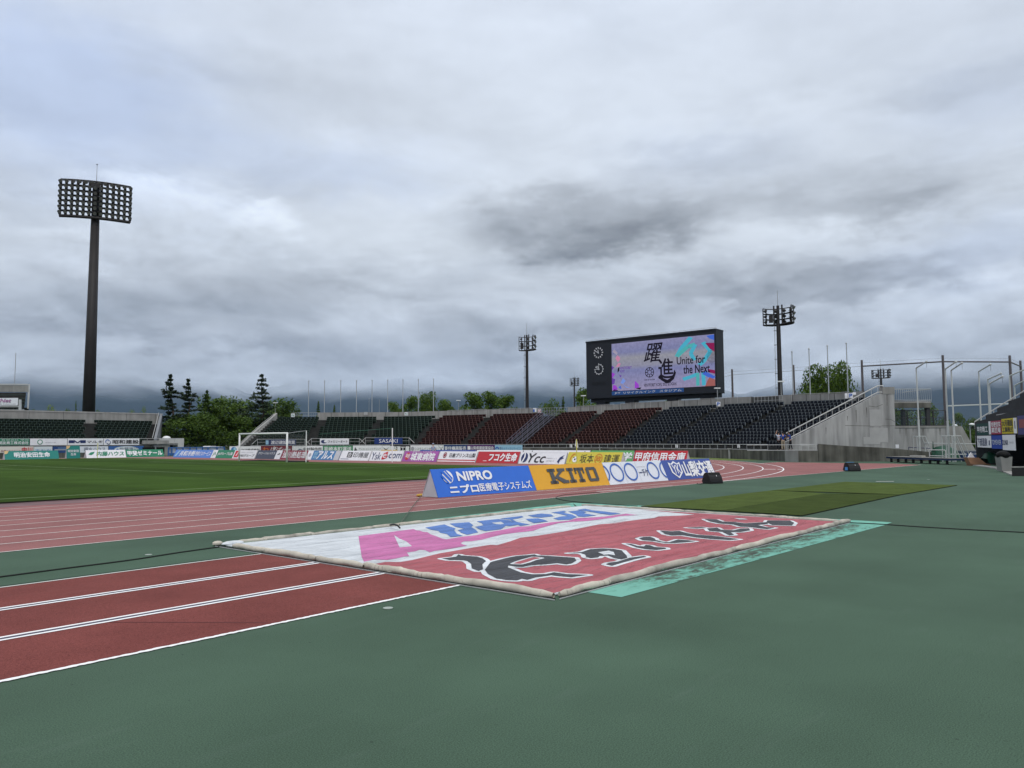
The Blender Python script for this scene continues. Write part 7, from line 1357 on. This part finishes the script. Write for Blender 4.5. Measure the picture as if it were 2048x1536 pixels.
def conifer_proto(name, h, w, nlev, m, leaf, seed=3, top=.0, bare=.1, irregular=.3):
    random.seed(seed); t = bpy.data.objects.new(name, None); COL.objects.link(t); mb = MB(); limb(mb, (0, 0, 0), (0, 0, h), h*.018, h*.002, 7, 6); C_ = []
    for i in range(nlev):
        f = i/(nlev-1); z = h*(bare+(1-bare)*f*.985); R = w*.5*((1-f)**.85*(1-top)+top*(.35 if f > .8 else .6))*random.uniform(1-irregular, 1+irregular*.4)+.02*w; nb = random.choice((4, 5, 6)); a0 = random.uniform(0, 6.28)
        for b in range(nb):
            a = a0+6.283*b/nb+random.uniform(-.35, .35); R2 = R*random.choice((.35, .7, .9, 1.1, 1.3)); q = Vector((R2*_c(a), R2*_s(a), z+R2*random.uniform(-.10, .30))); limb(mb, (0, 0, z-R2*.05), q, h*.004, h*.001, 4, 2)
            n = int(18+105*R2/(w*.5)); u = rng.uniform(.2, 1.05, n)[:, None]; base = np.array([0, 0, z]); dirv = np.array(q)-base; side = np.array([-_s(a), _c(a), 0]); C_.append(base+dirv*u+side*rng.normal(size=(n, 1))*R2*.17*(1.15-u*.6)+np.array([0, 0, 1])*rng.normal(size=(n, 1))*h*.009)
    mb.build('trunk', t); C_ = np.concatenate(C_); leaf_object('crown', C_, rng.uniform(.6, 1.2, len(C_))*leaf, m, t, .55, .8); random.seed(seed+50); return t
PR = {'round': broad_proto('tree', 10, 8.5, 34, 5200, .21, L_MID, .12, 1), 'tall': broad_proto('tree', 10, 6.0, 30, 4600, .19, L_MID, .1, 5), 'dense': broad_proto('tree', 10, 9, 40, 6500, .21, L_DARK, .05, 9), 'dense2': broad_proto('tree', 10, 7.5, 34, 5600, .20, L_DARK, .05, 13), 'big': broad_proto('tree', 10, 9.2, 64, 11000, .2, L_BR, .05, 21, 0.), 'lime': broad_proto('tree', 10, 11, 30, 4200, .2, L_LIME, .1, 31), 'cedar': conifer_proto('conifer_tree', 10, 4.3, 19, L_CON, .165, 3, .22, .05, .8), 'pine': conifer_proto('conifer_tree', 10, 6.4, 17, L_CON, .17, 8, .15, .08, .75), 'spruce': conifer_proto('conifer_tree', 10, 5.0, 20, L_DARK, .17, 15, 0., .05, .3)}
PW = {'round': 8.5, 'tall': 6.0, 'dense': 9, 'dense2': 7.5, 'big': 9.2, 'lime': 11, 'cedar': 4.3, 'pine': 6.4, 'spruce': 5.0}
used = set()
def plant(kind, label, px, ytop, wpx, D, group, rot=None):
    wpx *= 1.5 if group == g2 else 1.12; p = at(px, 860, D); z = at(px, ytop, D).z; o = PR[kind] if kind not in used else dup(PR[kind]); used.add(kind); o.location = (p.x, p.y, 0); s = wpx/F_PX*D/PW[kind]; o.scale = (s, s, z/10.); o.rotation_euler = (0, 0, random.uniform(0, 6.28) if rot is None else rot); tag(o, label, 'tree', group); return o
g1 = 'trees in the gap between the stands'; g2 = 'trees behind the end stand'; g3 = 'trees beyond the right end'; g4 = 'bushes behind the side stand'
plant('cedar', 'tall thin dark conifer with a ragged tip, left of the pair by the side stand', 338, 749, 74, 124, g1); plant('cedar', 'slim dark conifer, right one of the pair by the side stand', 374, 758, 66, 126, g1); plant('pine', 'broad tiered pine standing highest left of the curved stand', 522, 749, 100, 128, g1)
plant('spruce', 'short dark conifer between the slim pair and the broadleaf trees', 412, 782, 64, 130, g1); plant('dense', 'dense dark green broadleaf tree, left half of the clump above the fence', 440, 783, 112, 133, g1); plant('dense2', 'bright topped broadleaf tree in the middle of the clump', 478, 784, 92, 131, g1); plant('dense', 'broad rounded tree behind the tiered pine, right end of the clump', 562, 788, 100, 140, g1)
plant('dense2', 'low dark tree filling under the conifer pair', 352, 824, 66, 122, g1); plant('dense', 'low dark tree above the cream wall', 398, 818, 84, 124, g1); plant('dense2', 'low dark tree beside the slanting stand end', 492, 822, 88, 126, g1); plant('dense2', 'dark tree filling below the broad pine', 540, 800, 70, 136, g1); plant('dense', 'low tree just above the gatehouse roof', 325, 838, 50, 128, g1)
for px, yt, w, D, k, lab in ((788, 796, 26, 150, 'tall', 'small green tree under the seventh flagpole, leftmost behind the stand'), (806, 802, 26, 148, 'round', 'low bush like tree between two flagpoles'), (824, 784, 30, 146, 'tall', 'upright green tree left of the eighth flagpole'), (858, 776, 40, 146, 'big', 'airy taller tree around the last flagpole'), (889, 791, 34, 144, 'tall', 'rounded green tree right of the last flagpole'), (905, 803, 24, 146, 'round', 'low dark green tree right of the flagpoles'),
                             (952, 776, 42, 140, 'tall', 'pointed green tree, left of the trio near the mast'), (985, 774.5, 40, 142, 'tall', 'pointed green tree, tallest middle one of the trio'), (1008, 782, 40, 139, 'tall', 'pointed green tree, right of the trio near the mast'), (932, 803, 22, 141, 'spruce', 'dark bush at the foot of the left trio tree'), (1106, 789, 46, 138, 'round', 'round green tree between two floodlight masts'), (1127, 794, 20, 139, 'spruce', 'small dark conifer right of the round tree'), (1166, 766, 40, 142, 'tall', 'tall green tree half hidden by the scoreboard left edge'), (1182, 792, 44, 140, 'round', 'round green tree below the scoreboard left corner'), (1284, 800, 30, 150, 'round', 'small tree seen under the scoreboard, left'), (1325, 795, 32, 150, 'round', 'small tree seen under the scoreboard, middle'), (1402, 797, 26, 150, 'round', 'small tree seen under the scoreboard, right'), (1473, 792, 26, 130, 'round', 'little tree top by the first net post')): plant(k, lab, px, yt, w, D, g2)
plant('spruce', 'tiny dark conifer below the first flagpoles', 636, 803, 22, 190, g2); plant('spruce', 'tiny dark conifer below the third flagpole', 668, 811, 20, 190, g2)
plant('big', 'big leafy tree with sky gaps behind the right four flagpoles, left crown', 1634, 718, 84, 112, g3); plant('big', 'big leafy tree right crown, behind the tallest flagpole', 1682, 712, 70, 113, g3, 1.2); plant('round', 'small low tree right of the P sign', 1716, 778, 26, 115, g3)
for px, yt, w, D, k, lab in ((1815, 806, 60, 118, 'round', 'green tree seen through the wide window, left'), (1850, 800, 50, 120, 'round', 'green tree seen through the wide window, right'), (1878, 828, 46, 118, 'round', 'low tree right of the window'), (1918, 820, 28, 130, 'tall', 'hazy slim tree between the cage posts'), (1949, 830, 40, 112, 'dense', 'olive tree left of the dark stand corner'), (1932, 850, 40, 108, 'dense2', 'dark bush behind the low lamp head')): plant(k, lab, px, yt, w, D, g3)
plant('lime', 'lime green bushy tree beyond the side stand parapet', 107, 804, 44, 150, g4); plant('dense2', 'dark tree right of the lime bush', 136, 806, 24, 150, g4); plant('spruce', 'small dark conifer by the tall floodlight mast', 150, 802, 14, 150, g4); plant('lime', 'faint lime shrub top right of the tall mast, left', 260, 814, 26, 160, g4); plant('lime', 'faint lime shrub top right of the tall mast, right', 285, 807, 22, 160, g4); plant('round', 'low green tree left of the lime bush', 68, 813, 30, 150, g4); plant('round', 'small dark tree top right of the tall mast', 200, 815, 26, 158, g4); plant('round', 'tree seen below the upper tier', 12, 820, 60, 135, g4)

# ------------------------------------------------------------------ air
def haze():
    m = bpy.data.materials.new('haze_air'); m.use_nodes = True; nt = m.node_tree; N = nt.nodes; L = nt.links; N.remove(N['Principled BSDF'])
    v = N.new('ShaderNodeVolumePrincipled'); v.inputs['Color'].default_value = (.50, .68, 1., 1); v.inputs['Density'].default_value = HAZE; v.inputs['Anisotropy'].default_value = 0.; L.new(v.outputs[0], N['Material Output'].inputs['Volume'])
    mb = MB(); S_ = big+120; mb.obox((-S_, -S_, -8), (2*S_, 0, 0), (0, 2*S_, 0), (0, 0, 1500), m); o = mb.build('haze'); o['kind'] = 'stuff'
    o.data.materials.clear(); o.data.materials.append(m)
HAZE = 3.2e-5
haze()
